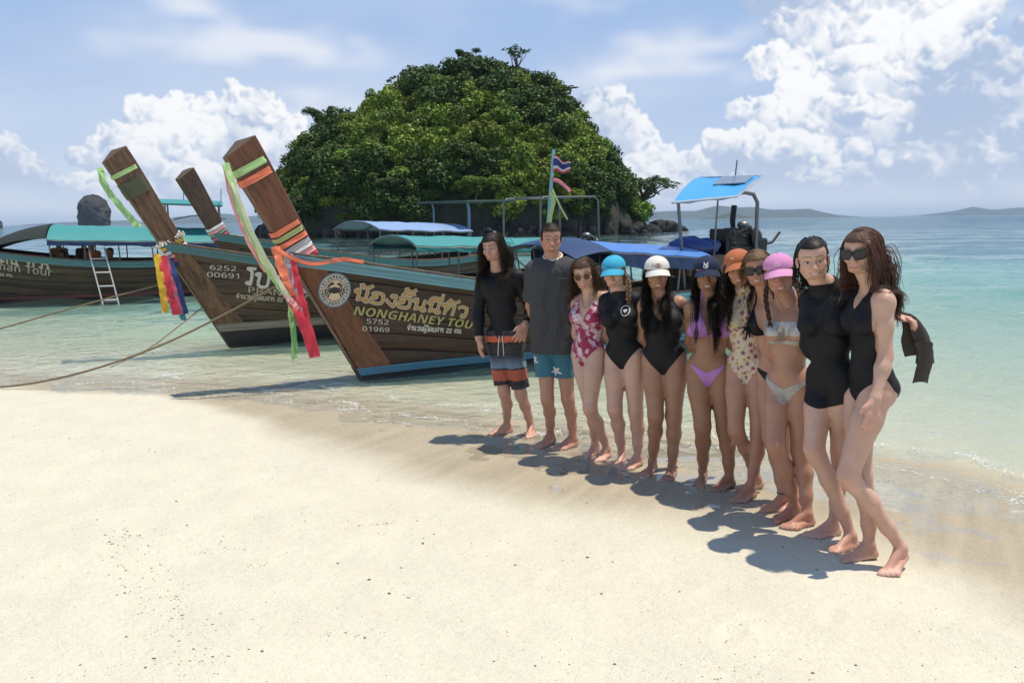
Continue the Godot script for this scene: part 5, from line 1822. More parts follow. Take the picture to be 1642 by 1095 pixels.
# ---------------------------------------------------------------- where the eleven people's joints are, in metres (L and R as one looks at them)
var poses := {
	p1 = {pel = Vector3(-0.068, 0.923, -6.450), neck = Vector3(-0.109, 1.463, -6.450), head = Vector3(-0.147, 1.656, -6.420), shL = Vector3(-0.237, 1.397, -6.510), elL = Vector3(-0.284, 1.113, -6.490), wrL = Vector3(-0.280, 0.902, -6.430), hdL = Vector3(-0.266, 0.723, -6.410), shR = Vector3(0.052, 1.413, -6.390), elR = Vector3(0.171, 1.118, -6.450), wrR = Vector3(0.116, 1.028, -6.330), hdR = Vector3(0.041, 0.854, -6.310), hipL = Vector3(-0.128, 0.864, -6.490), knL = Vector3(-0.069, 0.432, -6.420), hipR = Vector3(-0.005, 0.875, -6.410), knR = Vector3(0.075, 0.404, -6.390), heL = Vector3(-0.003, 0.007, -6.633), toL = Vector3(-0.163, 0.012, -6.564), heR = Vector3(0.159, 0.004, -6.679), toR = Vector3(0.152, 0.011, -6.416), hf = Vector3(-0.45, -0.12, 0.85), hu = Vector3(-0.12, 1.00, 0.00)},
	p2 = {pel = Vector3(0.344, 0.917, -6.150), neck = Vector3(0.330, 1.562, -6.150), head = Vector3(0.319, 1.735, -6.120), shL = Vector3(0.187, 1.487, -6.180), elL = Vector3(0.157, 1.183, -6.290), wrL = Vector3(0.246, 0.966, -6.350), hdL = Vector3(0.308, 0.887, -6.350), shR = Vector3(0.472, 1.498, -6.120), elR = Vector3(0.656, 1.280, -6.300), wrR = Vector3(0.853, 1.252, -6.350), hdR = Vector3(0.923, 1.236, -6.300), hipL = Vector3(0.274, 0.846, -6.180), knL = Vector3(0.285, 0.435, -6.110), hipR = Vector3(0.418, 0.860, -6.120), knR = Vector3(0.452, 0.436, -6.100), heL = Vector3(0.351, 0.012, -6.312), toL = Vector3(0.234, 0.017, -6.171), heR = Vector3(0.539, 0.013, -6.212), toR = Vector3(0.401, 0.018, -6.094), hf = Vector3(0.00, -0.12, 1.00), hu = Vector3(0.00, 1.00, 0.00)},
	p3 = {pel = Vector3(0.582, 0.897, -5.800), neck = Vector3(0.599, 1.309, -5.800), head = Vector3(0.548, 1.472, -5.770), shL = Vector3(0.505, 1.256, -5.860), elL = Vector3(0.507, 0.999, -5.990), wrL = Vector3(0.564, 0.875, -5.990), hdL = Vector3(0.603, 0.825, -6.000), shR = Vector3(0.691, 1.295, -5.740), elR = Vector3(0.821, 1.095, -5.920), wrR = Vector3(0.905, 0.938, -5.980), hdR = Vector3(0.934, 0.859, -6.000), hipL = Vector3(0.534, 0.840, -5.850), knL = Vector3(0.605, 0.440, -5.760), hipR = Vector3(0.634, 0.866, -5.750), knR = Vector3(0.585, 0.465, -5.660), heL = Vector3(0.692, 0.017, -6.000), toL = Vector3(0.582, 0.022, -5.854), heR = Vector3(0.769, 0.019, -5.891), toR = Vector3(0.634, 0.026, -5.698), hf = Vector3(-0.25, -0.12, 0.95), hu = Vector3(-0.20, 1.00, 0.00)},
	p4 = {pel = Vector3(0.833, 0.901, -5.620), neck = Vector3(0.791, 1.333, -5.620), head = Vector3(0.749, 1.496, -5.590), shL = Vector3(0.700, 1.284, -5.660), elL = Vector3(0.709, 1.028, -5.790), wrL = Vector3(0.798, 0.901, -5.810), hdL = Vector3(0.863, 0.851, -5.820), shR = Vector3(0.900, 1.300, -5.580), elR = Vector3(1.009, 1.069, -5.740), wrR = Vector3(1.144, 0.960, -5.820), hdR = Vector3(1.192, 0.935, -5.820), hipL = Vector3(0.774, 0.833, -5.660), knL = Vector3(0.763, 0.483, -5.580), hipR = Vector3(0.897, 0.856, -5.580), knR = Vector3(0.918, 0.463, -5.560), heL = Vector3(0.861, 0.021, -5.768), toL = Vector3(0.789, 0.027, -5.599), heR = Vector3(0.982, 0.023, -5.650), toR = Vector3(0.864, 0.028, -5.535), hf = Vector3(-0.35, -0.15, 0.90), hu = Vector3(-0.10, 1.00, 0.00)},
	p5 = {pel = Vector3(1.086, 0.904, -5.400), neck = Vector3(1.055, 1.334, -5.400), head = Vector3(1.020, 1.499, -5.370), shL = Vector3(0.947, 1.274, -5.430), elL = Vector3(0.965, 1.017, -5.560), wrL = Vector3(1.060, 0.887, -5.590), hdL = Vector3(1.127, 0.837, -5.600), shR = Vector3(1.182, 1.292, -5.370), elR = Vector3(1.340, 1.069, -5.550), wrR = Vector3(1.475, 0.988, -5.620), hdR = Vector3(1.522, 0.964, -5.620), hipL = Vector3(1.017, 0.845, -5.430), knL = Vector3(1.030, 0.482, -5.370), hipR = Vector3(1.161, 0.859, -5.370), knR = Vector3(1.159, 0.474, -5.360), heL = Vector3(1.061, 0.025, -5.536), toL = Vector3(0.972, 0.031, -5.379), heR = Vector3(1.179, 0.027, -5.411), toR = Vector3(1.096, 0.033, -5.247), hf = Vector3(-0.10, -0.12, 1.00), hu = Vector3(-0.05, 1.00, 0.00)},
	p6 = {pel = Vector3(1.354, 0.873, -5.170), neck = Vector3(1.344, 1.345, -5.170), head = Vector3(1.310, 1.508, -5.140), shL = Vector3(1.226, 1.284, -5.200), elL = Vector3(1.254, 1.025, -5.330), wrL = Vector3(1.344, 0.895, -5.360), hdL = Vector3(1.406, 0.845, -5.370), shR = Vector3(1.446, 1.309, -5.140), elR = Vector3(1.583, 1.101, -5.310), wrR = Vector3(1.677, 0.957, -5.370), hdR = Vector3(1.714, 0.912, -5.370), hipL = Vector3(1.290, 0.811, -5.200), knL = Vector3(1.311, 0.459, -5.140), hipR = Vector3(1.424, 0.830, -5.140), knR = Vector3(1.466, 0.439, -5.140), heL = Vector3(1.369, 0.028, -5.292), toL = Vector3(1.307, 0.034, -5.148), heR = Vector3(1.540, 0.031, -5.136), toR = Vector3(1.425, 0.035, -5.053), hf = Vector3(-0.20, -0.10, 1.00), hu = Vector3(-0.03, 1.00, 0.00)},
	p7 = {pel = Vector3(1.559, 0.928, -4.980), neck = Vector3(1.528, 1.411, -4.980), head = Vector3(1.466, 1.559, -4.950), shL = Vector3(1.444, 1.325, -5.030), elL = Vector3(1.481, 1.066, -5.160), wrL = Vector3(1.562, 0.940, -5.170), hdL = Vector3(1.621, 0.889, -5.180), shR = Vector3(1.631, 1.374, -4.930), elR = Vector3(1.785, 1.167, -5.130), wrR = Vector3(1.899, 1.048, -5.200), hdR = Vector3(1.930, 1.026, -5.200), hipL = Vector3(1.502, 0.866, -5.020), knL = Vector3(1.478, 0.492, -4.920), hipR = Vector3(1.617, 0.889, -4.940), knR = Vector3(1.621, 0.479, -4.900), heL = Vector3(1.727, 0.030, -5.096), toL = Vector3(1.623, 0.032, -5.054), heR = Vector3(1.620, 0.036, -4.922), toR = Vector3(1.494, 0.041, -4.821), hf = Vector3(-0.35, -0.08, 0.90), hu = Vector3(-0.22, 1.00, 0.00)},
	p8 = {pel = Vector3(1.704, 0.922, -4.850), neck = Vector3(1.619, 1.406, -4.850), head = Vector3(1.548, 1.562, -4.820), shL = Vector3(1.557, 1.327, -4.930), elL = Vector3(1.599, 1.065, -5.060), wrL = Vector3(1.695, 0.943, -5.040), hdL = Vector3(1.773, 0.892, -5.050), shR = Vector3(1.703, 1.356, -4.790), elR = Vector3(1.836, 1.143, -5.000), wrR = Vector3(1.910, 1.009, -5.050), hdR = Vector3(1.933, 0.966, -5.050), hipL = Vector3(1.663, 0.866, -4.890), knL = Vector3(1.669, 0.478, -4.810), hipR = Vector3(1.763, 0.889, -4.810), knR = Vector3(1.778, 0.453, -4.820), heL = Vector3(1.766, 0.042, -4.678), toL = Vector3(1.560, 0.047, -4.619), heR = Vector3(1.859, 0.040, -4.679), toR = Vector3(1.663, 0.046, -4.597), hf = Vector3(-0.45, -0.05, 0.85), hu = Vector3(-0.20, 1.00, 0.00)},
	p9 = {pel = Vector3(1.670, 0.910, -4.520), neck = Vector3(1.640, 1.396, -4.520), head = Vector3(1.568, 1.550, -4.490), shL = Vector3(1.560, 1.332, -4.570), elL = Vector3(1.607, 1.070, -4.700), wrL = Vector3(1.686, 0.942, -4.710), hdL = Vector3(1.743, 0.891, -4.720), shR = Vector3(1.733, 1.367, -4.470), elR = Vector3(1.897, 1.151, -4.670), wrR = Vector3(2.001, 1.024, -4.720), hdR = Vector3(2.030, 1.003, -4.720), hipL = Vector3(1.622, 0.846, -4.570), knL = Vector3(1.573, 0.528, -4.440), hipR = Vector3(1.724, 0.875, -4.470), knR = Vector3(1.735, 0.490, -4.470), heL = Vector3(1.775, 0.047, -4.520), toL = Vector3(1.564, 0.053, -4.431), heR = Vector3(1.806, 0.050, -4.391), toR = Vector3(1.633, 0.055, -4.318), hf = Vector3(-0.30, -0.10, 0.95), hu = Vector3(-0.15, 1.00, 0.00)},
	p10 = {pel = Vector3(1.762, 1.007, -4.140), neck = Vector3(1.691, 1.509, -4.140), head = Vector3(1.607, 1.656, -4.100), shL = Vector3(1.653, 1.421, -4.240), elL = Vector3(1.709, 1.158, -4.370), wrL = Vector3(1.779, 1.038, -4.330), hdL = Vector3(1.846, 0.987, -4.340), shR = Vector3(1.816, 1.463, -4.080), elR = Vector3(2.043, 1.333, -4.270), wrR = Vector3(2.103, 1.338, -4.200), hdR = Vector3(2.145, 1.329, -4.160), hipL = Vector3(1.732, 0.934, -4.200), knL = Vector3(1.659, 0.617, -4.080), hipR = Vector3(1.800, 0.967, -4.080), knR = Vector3(1.837, 0.590, -4.140), heL = Vector3(1.918, 0.056, -4.062), toL = Vector3(1.757, 0.063, -3.978), heR = Vector3(1.900, 0.053, -4.233), toR = Vector3(1.691, 0.059, -4.181), hf = Vector3(-0.30, -0.10, 0.95), hu = Vector3(-0.15, 1.00, 0.00)},
	p11 = {pel = Vector3(1.873, 1.051, -3.920), neck = Vector3(1.843, 1.539, -3.920), head = Vector3(1.773, 1.699, -3.900), shL = Vector3(1.832, 1.451, -4.070), elL = Vector3(1.927, 1.201, -4.220), wrL = Vector3(1.940, 1.168, -4.100), hdL = Vector3(1.946, 1.161, -4.040), shR = Vector3(1.849, 1.466, -3.790), elR = Vector3(1.866, 1.193, -3.770), wrR = Vector3(1.794, 0.987, -3.700), hdR = Vector3(1.756, 0.831, -3.670), hipL = Vector3(1.852, 0.929, -4.000), knL = Vector3(1.844, 0.534, -3.900), hipR = Vector3(1.860, 0.973, -3.840), knR = Vector3(1.726, 0.559, -3.800), heL = Vector3(1.966, 0.057, -3.921), toL = Vector3(1.735, 0.066, -3.870), heR = Vector3(2.062, 0.056, -3.822), toR = Vector3(1.890, 0.065, -3.673), hf = Vector3(-0.75, -0.05, 0.65), hu = Vector3(-0.08, 1.00, 0.00)},
}

# ---------------------------------------------------------------- smooth solids from tapered capsules, meshed as surface nets
class Field:
	const K := 85.0
	const PAD := 0.045
	var o := Vector3.ZERO
	var h := 0.01
	var nx := 0
	var ny := 0
	var nz := 0
	var g: Array[PackedFloat32Array] = []
	var f := PackedFloat32Array()
	var verts := PackedVector3Array()
	var ix := PackedInt32Array()           # counter-clockwise from outside, three by three
	var k := K
	func setup(lo: Vector3, hi: Vector3, cell: float, groups: int) -> void:
		h = cell
		o = lo
		nx = int((hi.x - lo.x) / h) + 2; ny = int((hi.y - lo.y) / h) + 2; nz = int((hi.z - lo.z) / h) + 2
		for i in groups:
			var a := PackedFloat32Array(); a.resize(nx * ny * nz); g.append(a)
	func cap(gi: int, a: Vector3, b: Vector3, ra: float, rb: float, n := Vector3.ZERO, flat := 1.0) -> void:   # flat < 1 thins it along n
		var arr := g[gi]
		var rm := maxf(ra, rb) + PAD
		var lo := (a.min(b) - Vector3(rm, rm, rm) - o) / h
		var hi := (a.max(b) + Vector3(rm, rm, rm) - o) / h
		var st := 1.0 / flat - 1.0
		var ba := b - a
		if flat != 1.0: ba += n * (ba.dot(n) * st)
		var bb := maxf(ba.length_squared(), 1e-9)
		for z in range(maxi(0, int(lo.z)), mini(nz - 1, int(hi.z) + 1) + 1):
			for y in range(maxi(0, int(lo.y)), mini(ny - 1, int(hi.y) + 1) + 1):
				var i := (z * ny + y) * nx
				for x in range(maxi(0, int(lo.x)), mini(nx - 1, int(hi.x) + 1) + 1):
					var pa := o + Vector3(x, y, z) * h - a
					if st != 0.0: pa += n * (pa.dot(n) * st)
					var t := clampf(pa.dot(ba) / bb, 0.0, 1.0)
					var d := (pa - ba * t).length() - lerpf(ra, rb, t)
					if d < PAD: arr[i + x] += exp(-k * d)
		g[gi] = arr
	func sample(arr: PackedFloat32Array, p: Vector3) -> float:
		var q := (p - o) / h
		var x := clampi(int(q.x), 0, nx - 2); var y := clampi(int(q.y), 0, ny - 2); var z := clampi(int(q.z), 0, nz - 2)
		var fx := clampf(q.x - x, 0, 1); var fy := clampf(q.y - y, 0, 1); var fz := clampf(q.z - z, 0, 1)
		var i := (z * ny + y) * nx + x
		var s := nx; var t := nx * ny
		return lerpf(lerpf(lerpf(arr[i], arr[i + 1], fx), lerpf(arr[i + s], arr[i + s + 1], fx), fy), lerpf(lerpf(arr[i + t], arr[i + t + 1], fx), lerpf(arr[i + t + s], arr[i + t + s + 1], fx), fy), fz)
	func nets() -> void:                    # from f: inside where f >= 1
		var s := nx; var t := nx * ny
		var cell := {}
		var d0 := log(1e-4)
		for z in range(1, nz - 1):
			for y in range(1, ny - 1):
				var row := (z * ny + y) * nx
				for x in range(1, nx - 1):
					var i := row + x
					var a := f[i] >= 1.0
					for ax in 3:
						var st: int = [1, s, t][ax]
						var b := f[i + st] >= 1.0
						if a == b: continue
						var u: int = [s, t, 1][ax]
						var w: int = [t, 1, s][ax]
						var q := [i, i - u, i - u - w, i - w]
						var id := [0, 0, 0, 0]
						for e in 4:
							var ci: int = q[e]
							if not cell.has(ci):
								cell[ci] = verts.size()
								verts.append(vertex(ci, s, t))
							id[e] = cell[ci]
						if a:
							ix.append(id[0]); ix.append(id[1]); ix.append(id[2]); ix.append(id[0]); ix.append(id[2]); ix.append(id[3])
						else:
							ix.append(id[0]); ix.append(id[2]); ix.append(id[1]); ix.append(id[0]); ix.append(id[3]); ix.append(id[2])
	func vertex(ci: int, s: int, t: int) -> Vector3:
		var x := ci % nx; var y := (ci / nx) % ny; var z := ci / (nx * ny)
		var v := PackedFloat32Array()
		v.resize(8)
		for c in 8: v[c] = log(maxf(f[ci + (c & 1) + ((c >> 1) & 1) * s + ((c >> 2) & 1) * t], 1e-3))
		var sum := Vector3.ZERO
		var n := 0
		for e: Array in EDGES:
			var a := v[e[0]]; var b := v[e[1]]
			if (a >= 0.0) == (b >= 0.0): continue
			var q := a / (a - b)
			sum += CORNER[e[0]].lerp(CORNER[e[1]], q)
			n += 1
		return o + (Vector3(x, y, z) + sum / maxf(n, 1)) * h
	const EDGES := [[0, 1], [2, 3], [4, 5], [6, 7], [0, 2], [1, 3], [4, 6], [5, 7], [0, 4], [1, 5], [2, 6], [3, 7]]
	const CORNER: Array[Vector3] = [Vector3(0, 0, 0), Vector3(1, 0, 0), Vector3(0, 1, 0), Vector3(1, 1, 0), Vector3(0, 0, 1), Vector3(1, 0, 1), Vector3(0, 1, 1), Vector3(1, 1, 1)]

static func normals_of(v: PackedVector3Array, ix: PackedInt32Array) -> PackedVector3Array:
	var n := PackedVector3Array(); n.resize(v.size())
	var i := 0
	while i < ix.size():
		var a := ix[i]; var b := ix[i + 1]; var d := ix[i + 2]
		var fn := (v[b] - v[a]).cross(v[d] - v[a])
		n[a] += fn; n[b] += fn; n[d] += fn
		i += 3
	for k in n.size(): n[k] = n[k].normalized() if n[k].length_squared() > 1e-20 else Vector3.UP
	return n

# the part of a surface where keep(point) > 0, lifted off it by lift, with a turned-in hem
func cut_cloth(v: PackedVector3Array, ix: PackedInt32Array, nrm: PackedVector3Array, keep: Callable, lift: Callable, uv: Callable, mb: MB) -> void:
	var gv := PackedFloat32Array(); gv.resize(v.size())
	for i in v.size(): gv[i] = keep.call(v[i], i)
	var made := {}
	var edge := {}
	var start := mb.v.size()
	var inner := PackedVector3Array()
	var vid := func(a: int, b: int) -> int:
		var key := a * 4194304 + b if a < b else b * 4194304 + a
		if a == b: key = -a - 1
		if made.has(key): return made[key]
		var t := 0.0 if a == b else clampf(gv[a] / (gv[a] - gv[b]), 0.02, 0.98)
		var p := v[a].lerp(v[b], t)
		var n := nrm[a].lerp(nrm[b], t).normalized()
		var q: Vector3 = p + n * float(lift.call(p))
		var id := mb.p(q, uv.call(p))
		inner.append(p - n * 0.004)
		made[key] = id
		return id
	var i := 0
	while i < ix.size():
		var tri := [ix[i], ix[i + 1], ix[i + 2]]
		i += 3
		var poly := []
		var rim := []
		for e in 3:
			var a: int = tri[e]; var b: int = tri[(e + 1) % 3]
			var ka := gv[a] > 0.0; var kb := gv[b] > 0.0
			if ka: poly.append(vid.call(a, a))
			if ka != kb:
				var id: int = vid.call(a, b)
				poly.append(id)
				rim.append([id, ka])
		if poly.size() < 3: continue
		for e in range(1, poly.size() - 1): mb.t(poly[0], poly[e], poly[e + 1])
		if rim.size() == 2:
			var p0: int = rim[0][0]; var p1: int = rim[1][0]
			if not rim[0][1]:
				var sw := p0; p0 = p1; p1 = sw
			edge[p0] = p1
	for p0: int in edge:
		var p1: int = edge[p0]
		var a := mb.v[p0]; var b := mb.v[p1]
		var i0 := mb.p(a, mb.u[p0]); var i1 := mb.p(b, mb.u[p1])
		var j0 := mb.p(inner[p0 - start] if p0 - start < inner.size() else a, mb.u[p0]); var j1 := mb.p(inner[p1 - start] if p1 - start < inner.size() else b, mb.u[p1])
		mb.q(i1, i0, j0, j1)

# ---------------------------------------------------------------- heads
static func ell(p: Vector3, c: Vector3, r: Vector3) -> float:
	var q := p - c
	var k0 := (q / r).length()
	var k1 := (q / (r * r)).length()
	return k0 * (k0 - 1.0) / maxf(k1, 1e-6)

static func capd(p: Vector3, a: Vector3, b: Vector3, ra: float, rb: float) -> float:
	var pa := p - a
	var ba := b - a
	var t := clampf(pa.dot(ba) / ba.length_squared(), 0.0, 1.0)
	return (pa - ba * t).length() - lerpf(ra, rb, t)

static func smin(a: float, b: float, k: float) -> float:
	var q := maxf(k - absf(a - b), 0.0) / k
	return minf(a, b) - q * q * k * 0.25

func head_template(male: bool, smile: float) -> Dictionary:     # smile: 0 lips closed, 1 teeth showing
	var F := Field.new()
	F.k = 1.0
	F.setup(Vector3(-0.0968, -0.155, -0.125), Vector3(0.0968, 0.128, 0.128), 0.0036, 1)
	var hx := F.nx
	F.f = F.g[0]
	var mx := 0.0
	var jw := 1.06 if male else 0.97
	for z in F.nz:
		for y in F.ny:
			for x in range(0, F.nx / 2 + 2):
				var p := F.o + Vector3(x, y, z) * F.h
				p.x = absf(p.x)
				var d := ell(p, Vector3(0, 0.032, -0.014), Vector3(0.0745, 0.082, 0.095))
				if d < 0.06:
					d = smin(d, ell(p, Vector3(0, -0.032, 0.022), Vector3(0.0585 * jw, 0.072, 0.062)), 0.030)
					d = smin(d, ell(p, Vector3(0, 0.040, 0.030), Vector3(0.060, 0.045, 0.052)), 0.03)
					d = smin(d, ell(p, Vector3(0, -0.094, 0.062), Vector3(0.024 * jw, 0.017, 0.020)), 0.022)
					d = smin(d, capd(p, Vector3(0.050 * jw, -0.052, -0.006), Vector3(0.020, -0.094, 0.052), 0.020, 0.016), 0.026)
					d = smin(d, ell(p, Vector3(0.042, -0.024, 0.056), Vector3(0.022, 0.018 + 0.004 * smile, 0.020)), 0.020)
					d = smin(d, capd(p, Vector3(0.012, 0.021, 0.080), Vector3(0.046, 0.019, 0.062), 0.009 if not male else 0.011, 0.008), 0.014)
					d = -smin(-d, ell(p, Vector3(0.031, 0.000, 0.094), Vector3(0.021, 0.0135, 0.019)), 0.012)
					d = smin(d, capd(p, Vector3(0, 0.006, 0.078), Vector3(0, -0.034, 0.099), 0.0095, 0.0125), 0.012)
					d = smin(d, ell(p, Vector3(0.0115, -0.039, 0.089), Vector3(0.010, 0.0085, 0.011)), 0.007)
					d = minf(d, ell(p, Vector3(0.031, -0.001, 0.0705), Vector3(0.0165, 0.0125, 0.0125)))
					var w := 0.024 + 0.005 * smile
					d = smin(d, ell(p, Vector3(0, -0.068, 0.070), Vector3(0.030, 0.024, 0.019)), 0.016)
					var ym := 0.006 * smile * pow(p.x / w, 2.0)
					d = smin(d, capd(p, Vector3(0, -0.0625 + 0.0015 * smile, 0.0865), Vector3(w, -0.066 + 0.009 * smile, 0.072), 0.0055, 0.003), 0.005)
					d = smin(d, capd(p, Vector3(0, -0.0750 - 0.004 * smile, 0.0850), Vector3(w, -0.067 + 0.009 * smile, 0.071), 0.0065, 0.003), 0.005)
					if smile < 0.5: d = maxf(d, -capd(p, Vector3(0, -0.0688, 0.094), Vector3(w, -0.0665 + 0.003, 0.078), 0.0022, 0.0015))
					d = minf(d, maxf(ell(p, Vector3(0.077, -0.010, -0.014), Vector3(0.010, 0.031, 0.019)), -ell(p, Vector3(0.087, -0.008, -0.008), Vector3(0.008, 0.020, 0.011))))
					d = smin(d, capd(p, Vector3(0, -0.03, -0.022), Vector3(0, -0.18, -0.038), 0.050 if not male else 0.058, 0.050 if not male else 0.058), 0.022)
				var val := exp(-d * 200.0) if d > -0.02 else 54.0
				F.f[(z * F.ny + y) * F.nx + x] = val
				F.f[(z * F.ny + y) * F.nx + F.nx - 1 - x] = val
	# the grid is symmetric about its own middle, so bring that middle to x = 0
	F.o.x = -(F.nx - 1) * F.h * 0.5
	F.nets()
	var n := normals_of(F.verts, F.ix)
	var kind := PackedFloat32Array(); var wt := PackedFloat32Array()
	for i in F.verts.size():
		var p := F.verts[i]
		var ax := absf(p.x)
		var kd := 0.0; var w := 0.0
		if p.z > 0.045:
			var ex := (ax - 0.031)
			var ey := p.y + 0.0015
			var eye := (ex * ex) / (0.0145 * 0.0145) + (ey * ey) / ((0.0076 - 0.0015 * smile) * (0.0076 - 0.0015 * smile))
			if eye < 1.0:
				kd = 3.0; w = 1.0
				if ex * ex + ey * ey < 0.0064 * 0.0064: kd = 4.0
			elif eye < 2.3 and p.y > -0.002: kd = 6.0; w = 0.6
			elif eye < 3.2: kd = 6.0; w = 0.10
			var by := p.y - 0.0245 - 0.005 * (1.0 - pow((ax - 0.034) / 0.022, 2.0))
			if ax > 0.012 and ax < 0.054 and absf(by) < 0.0038: kd = 5.0; w = 0.75 if male else 0.55
			var wd := 0.025 + 0.004 * smile
			var q := ax / wd
			if ax < wd + 0.003 and p.z > 0.055 and p.y < -0.05 and p.y > -0.09:
				if smile > 0.5:
					var yu := -0.0630 + 0.0060 * q * q
					var yl := -0.0735 + 0.0160 * q * q
					if p.y < yu and p.y > yl and q < 0.92:
						kd = 2.0 if p.y > yl + 0.0016 and q < 0.66 else 8.0
						w = 0.75
					elif p.y < yu + 0.0048 * sqrt(maxf(0.0, 1.0 - q * q * 0.8)) and p.y > yl - 0.0062 * sqrt(maxf(0.0, 1.0 - q * q * 0.8)):
						kd = 1.0; w = 0.85
				else:
					var ym := -0.0685 + 0.0025 * q * q
					var fall := sqrt(maxf(0.0, 1.0 - pow(ax / (wd + 0.001), 2.0)))
					if absf(p.y - ym) < 0.0085 * fall: kd = 1.0; w = 0.8
					if absf(p.y - ym) < 0.0013: kd = 6.0; w = 0.7
			if kd == 0.0:
				w = maxf(0.0, 1.0 - Vector3(ax - 0.040, p.y + 0.028, p.z - 0.07).length() / 0.030) * 0.5
				w = maxf(w, maxf(0.0, 1.0 - Vector3(ax, p.y + 0.036, p.z - 0.108).length() / 0.022) * 0.7)
				if w > 0.0: kd = 7.0
			if Vector3(ax - 0.0075, p.y + 0.0445, p.z - 0.094).length() < 0.0055 and n[i].y < -0.2: kd = 6.0; w = 0.9
		kind.append(kd); wt.append(w)
	return {v = F.verts, ix = F.ix, n = n, kind = kind, w = wt}

# ---------------------------------------------------------------- people
var heads := {}

func skin_paint() -> StandardMaterial3D:
	var m := tinted(0.48)
	m.metallic_specular = 0.45
	m.subsurf_scatter_enabled = true
	m.subsurf_scatter_strength = 0.06
	return m

func hand_field(wr: Vector3, dir: Vector3, palm: Vector3, thumb: float, curl: float, sc: float, spread := 0.12) -> Field:   # palm: the way the palm looks; thumb: +1 or -1, which side
	var side := dir.cross(palm).normalized() * thumb
	var pn := side.cross(dir).normalized()
	if pn.dot(palm) < 0: pn = -pn
	var F := Field.new()
	F.k = 190.0
	var bones := []
	var lens := [0.070, 0.078, 0.072, 0.056]
	for i in 4:
		var q := (1.5 - i) / 1.5
		var kn := wr + dir * (0.088 - 0.004 * absf(i - 1)) * sc + side * q * 0.030 * sc
		bones.append([wr + dir * 0.01 + side * q * 0.014 * sc, kn, 0.0175 * sc, 0.0125 * sc])
		var d := (dir + side * q * spread).normalized()
		var p := kn
		for s in 3:
			var c = curl * [0.45, 1.0, 0.7][s]
			var axis := side
			d = d.rotated((d.cross(pn)).normalized(), c)
			var l: float = lens[i] * [0.46, 0.30, 0.24][s] * sc
			bones.append([p, p + d * l, [0.0092, 0.0084, 0.0076][s] * sc, [0.0084, 0.0076, 0.0064][s] * sc])
			p += d * l
	var tb := wr + dir * 0.030 * sc + side * 0.022 * sc
	var td := (dir * 0.75 + side * 0.75 + pn * 0.25).normalized()
	bones.append([wr + dir * 0.012 + side * 0.010 * sc, tb + td * 0.022 * sc, 0.0165 * sc, 0.0125 * sc])
	var t1 := tb + td * 0.042 * sc
	bones.append([tb + td * 0.01, t1, 0.0125 * sc, 0.0098 * sc])
	var td2 := (td * 0.7 + dir * 0.6).normalized()
	bones.append([t1, t1 + td2 * 0.028 * sc, 0.0096 * sc, 0.0078 * sc])
	var lo := Vector3(1e9, 1e9, 1e9); var hi := -lo
	for b in bones:
		lo = lo.min(b[0]).min(b[1]); hi = hi.max(b[0]).max(b[1])
	var e := Vector3(0.03, 0.03, 0.03)
	F.setup(lo - e, hi + e, 0.0042, 1)
	for b in bones: F.cap(0, b[0], b[1], b[2], b[3])
	F.f = F.g[0]
	F.nets()
	return F

func foot_field(an: Vector3, shin: Vector3, heel: Vector3, dir: Vector3, lift: float, sc: float, out: float) -> Field:
	var F := Field.new()
	F.k = 190.0
	var sd := dir.cross(Vector3.UP).normalized() * out         # towards the little toe
	var hl := heel + Vector3(0, 0.025 + lift, 0) + dir * 0.028
	var bl := heel + dir * 0.170 * sc + Vector3(0, 0.019, 0)
	var bones := []
	bones.append([an, hl, 0.029 * sc, 0.026 * sc])
	bones.append([an.lerp(shin, 0.16), an, 0.029 * sc, 0.029 * sc])
	for q: float in [-1.0, 0.0, 1.0]:
		bones.append([hl + sd * q * 0.008, bl + sd * q * 0.024 * sc - dir * maxf(q, 0.0) * 0.018, 0.0225 * sc, 0.0165 * sc])
	bones.append([an + dir * 0.012, bl - sd * 0.012 + Vector3(0, 0.006, 0), 0.027 * sc, 0.0165 * sc])
	bones.append([an - Vector3(0, 0.01, 0), hl.lerp(bl, 0.5) - sd * 0.008 + Vector3(0, 0.012, 0), 0.026 * sc, 0.0195 * sc])
	for i in 5:
		var q := (i - 1.7) / 2.3
		var rt := bl + sd * q * 0.036 * sc - dir * (0.009 * i * i * 0.22 - 0.004) - Vector3(0, 0.004, 0)
		var ln: float = [0.056, 0.052, 0.046, 0.040, 0.033][i] * sc
		var r: float = [0.0118, 0.0080, 0.0076, 0.0073, 0.0070][i] * sc
		var tip := rt + dir * ln + sd * q * 0.007
		bones.append([rt, rt.lerp(tip, 0.6) + Vector3(0, 0.003, 0), r * 1.15, r * 0.95])
		bones.append([rt.lerp(tip, 0.6) + Vector3(0, 0.003, 0), tip - Vector3(0, 0.004, 0), r * 0.95, r])
	var lo := Vector3(1e9, 1e9, 1e9); var hi := -lo
	for b in bones:
		lo = lo.min(b[0]).min(b[1]); hi = hi.max(b[0]).max(b[1])
	var e := Vector3(0.05, 0.05, 0.05)
	F.setup(lo - e, hi + e, 0.0050, 1)
	for b in bones: F.cap(0, b[0], b[1], b[2], b[3])
	F.f = F.g[0]
	F.nets()
	return F

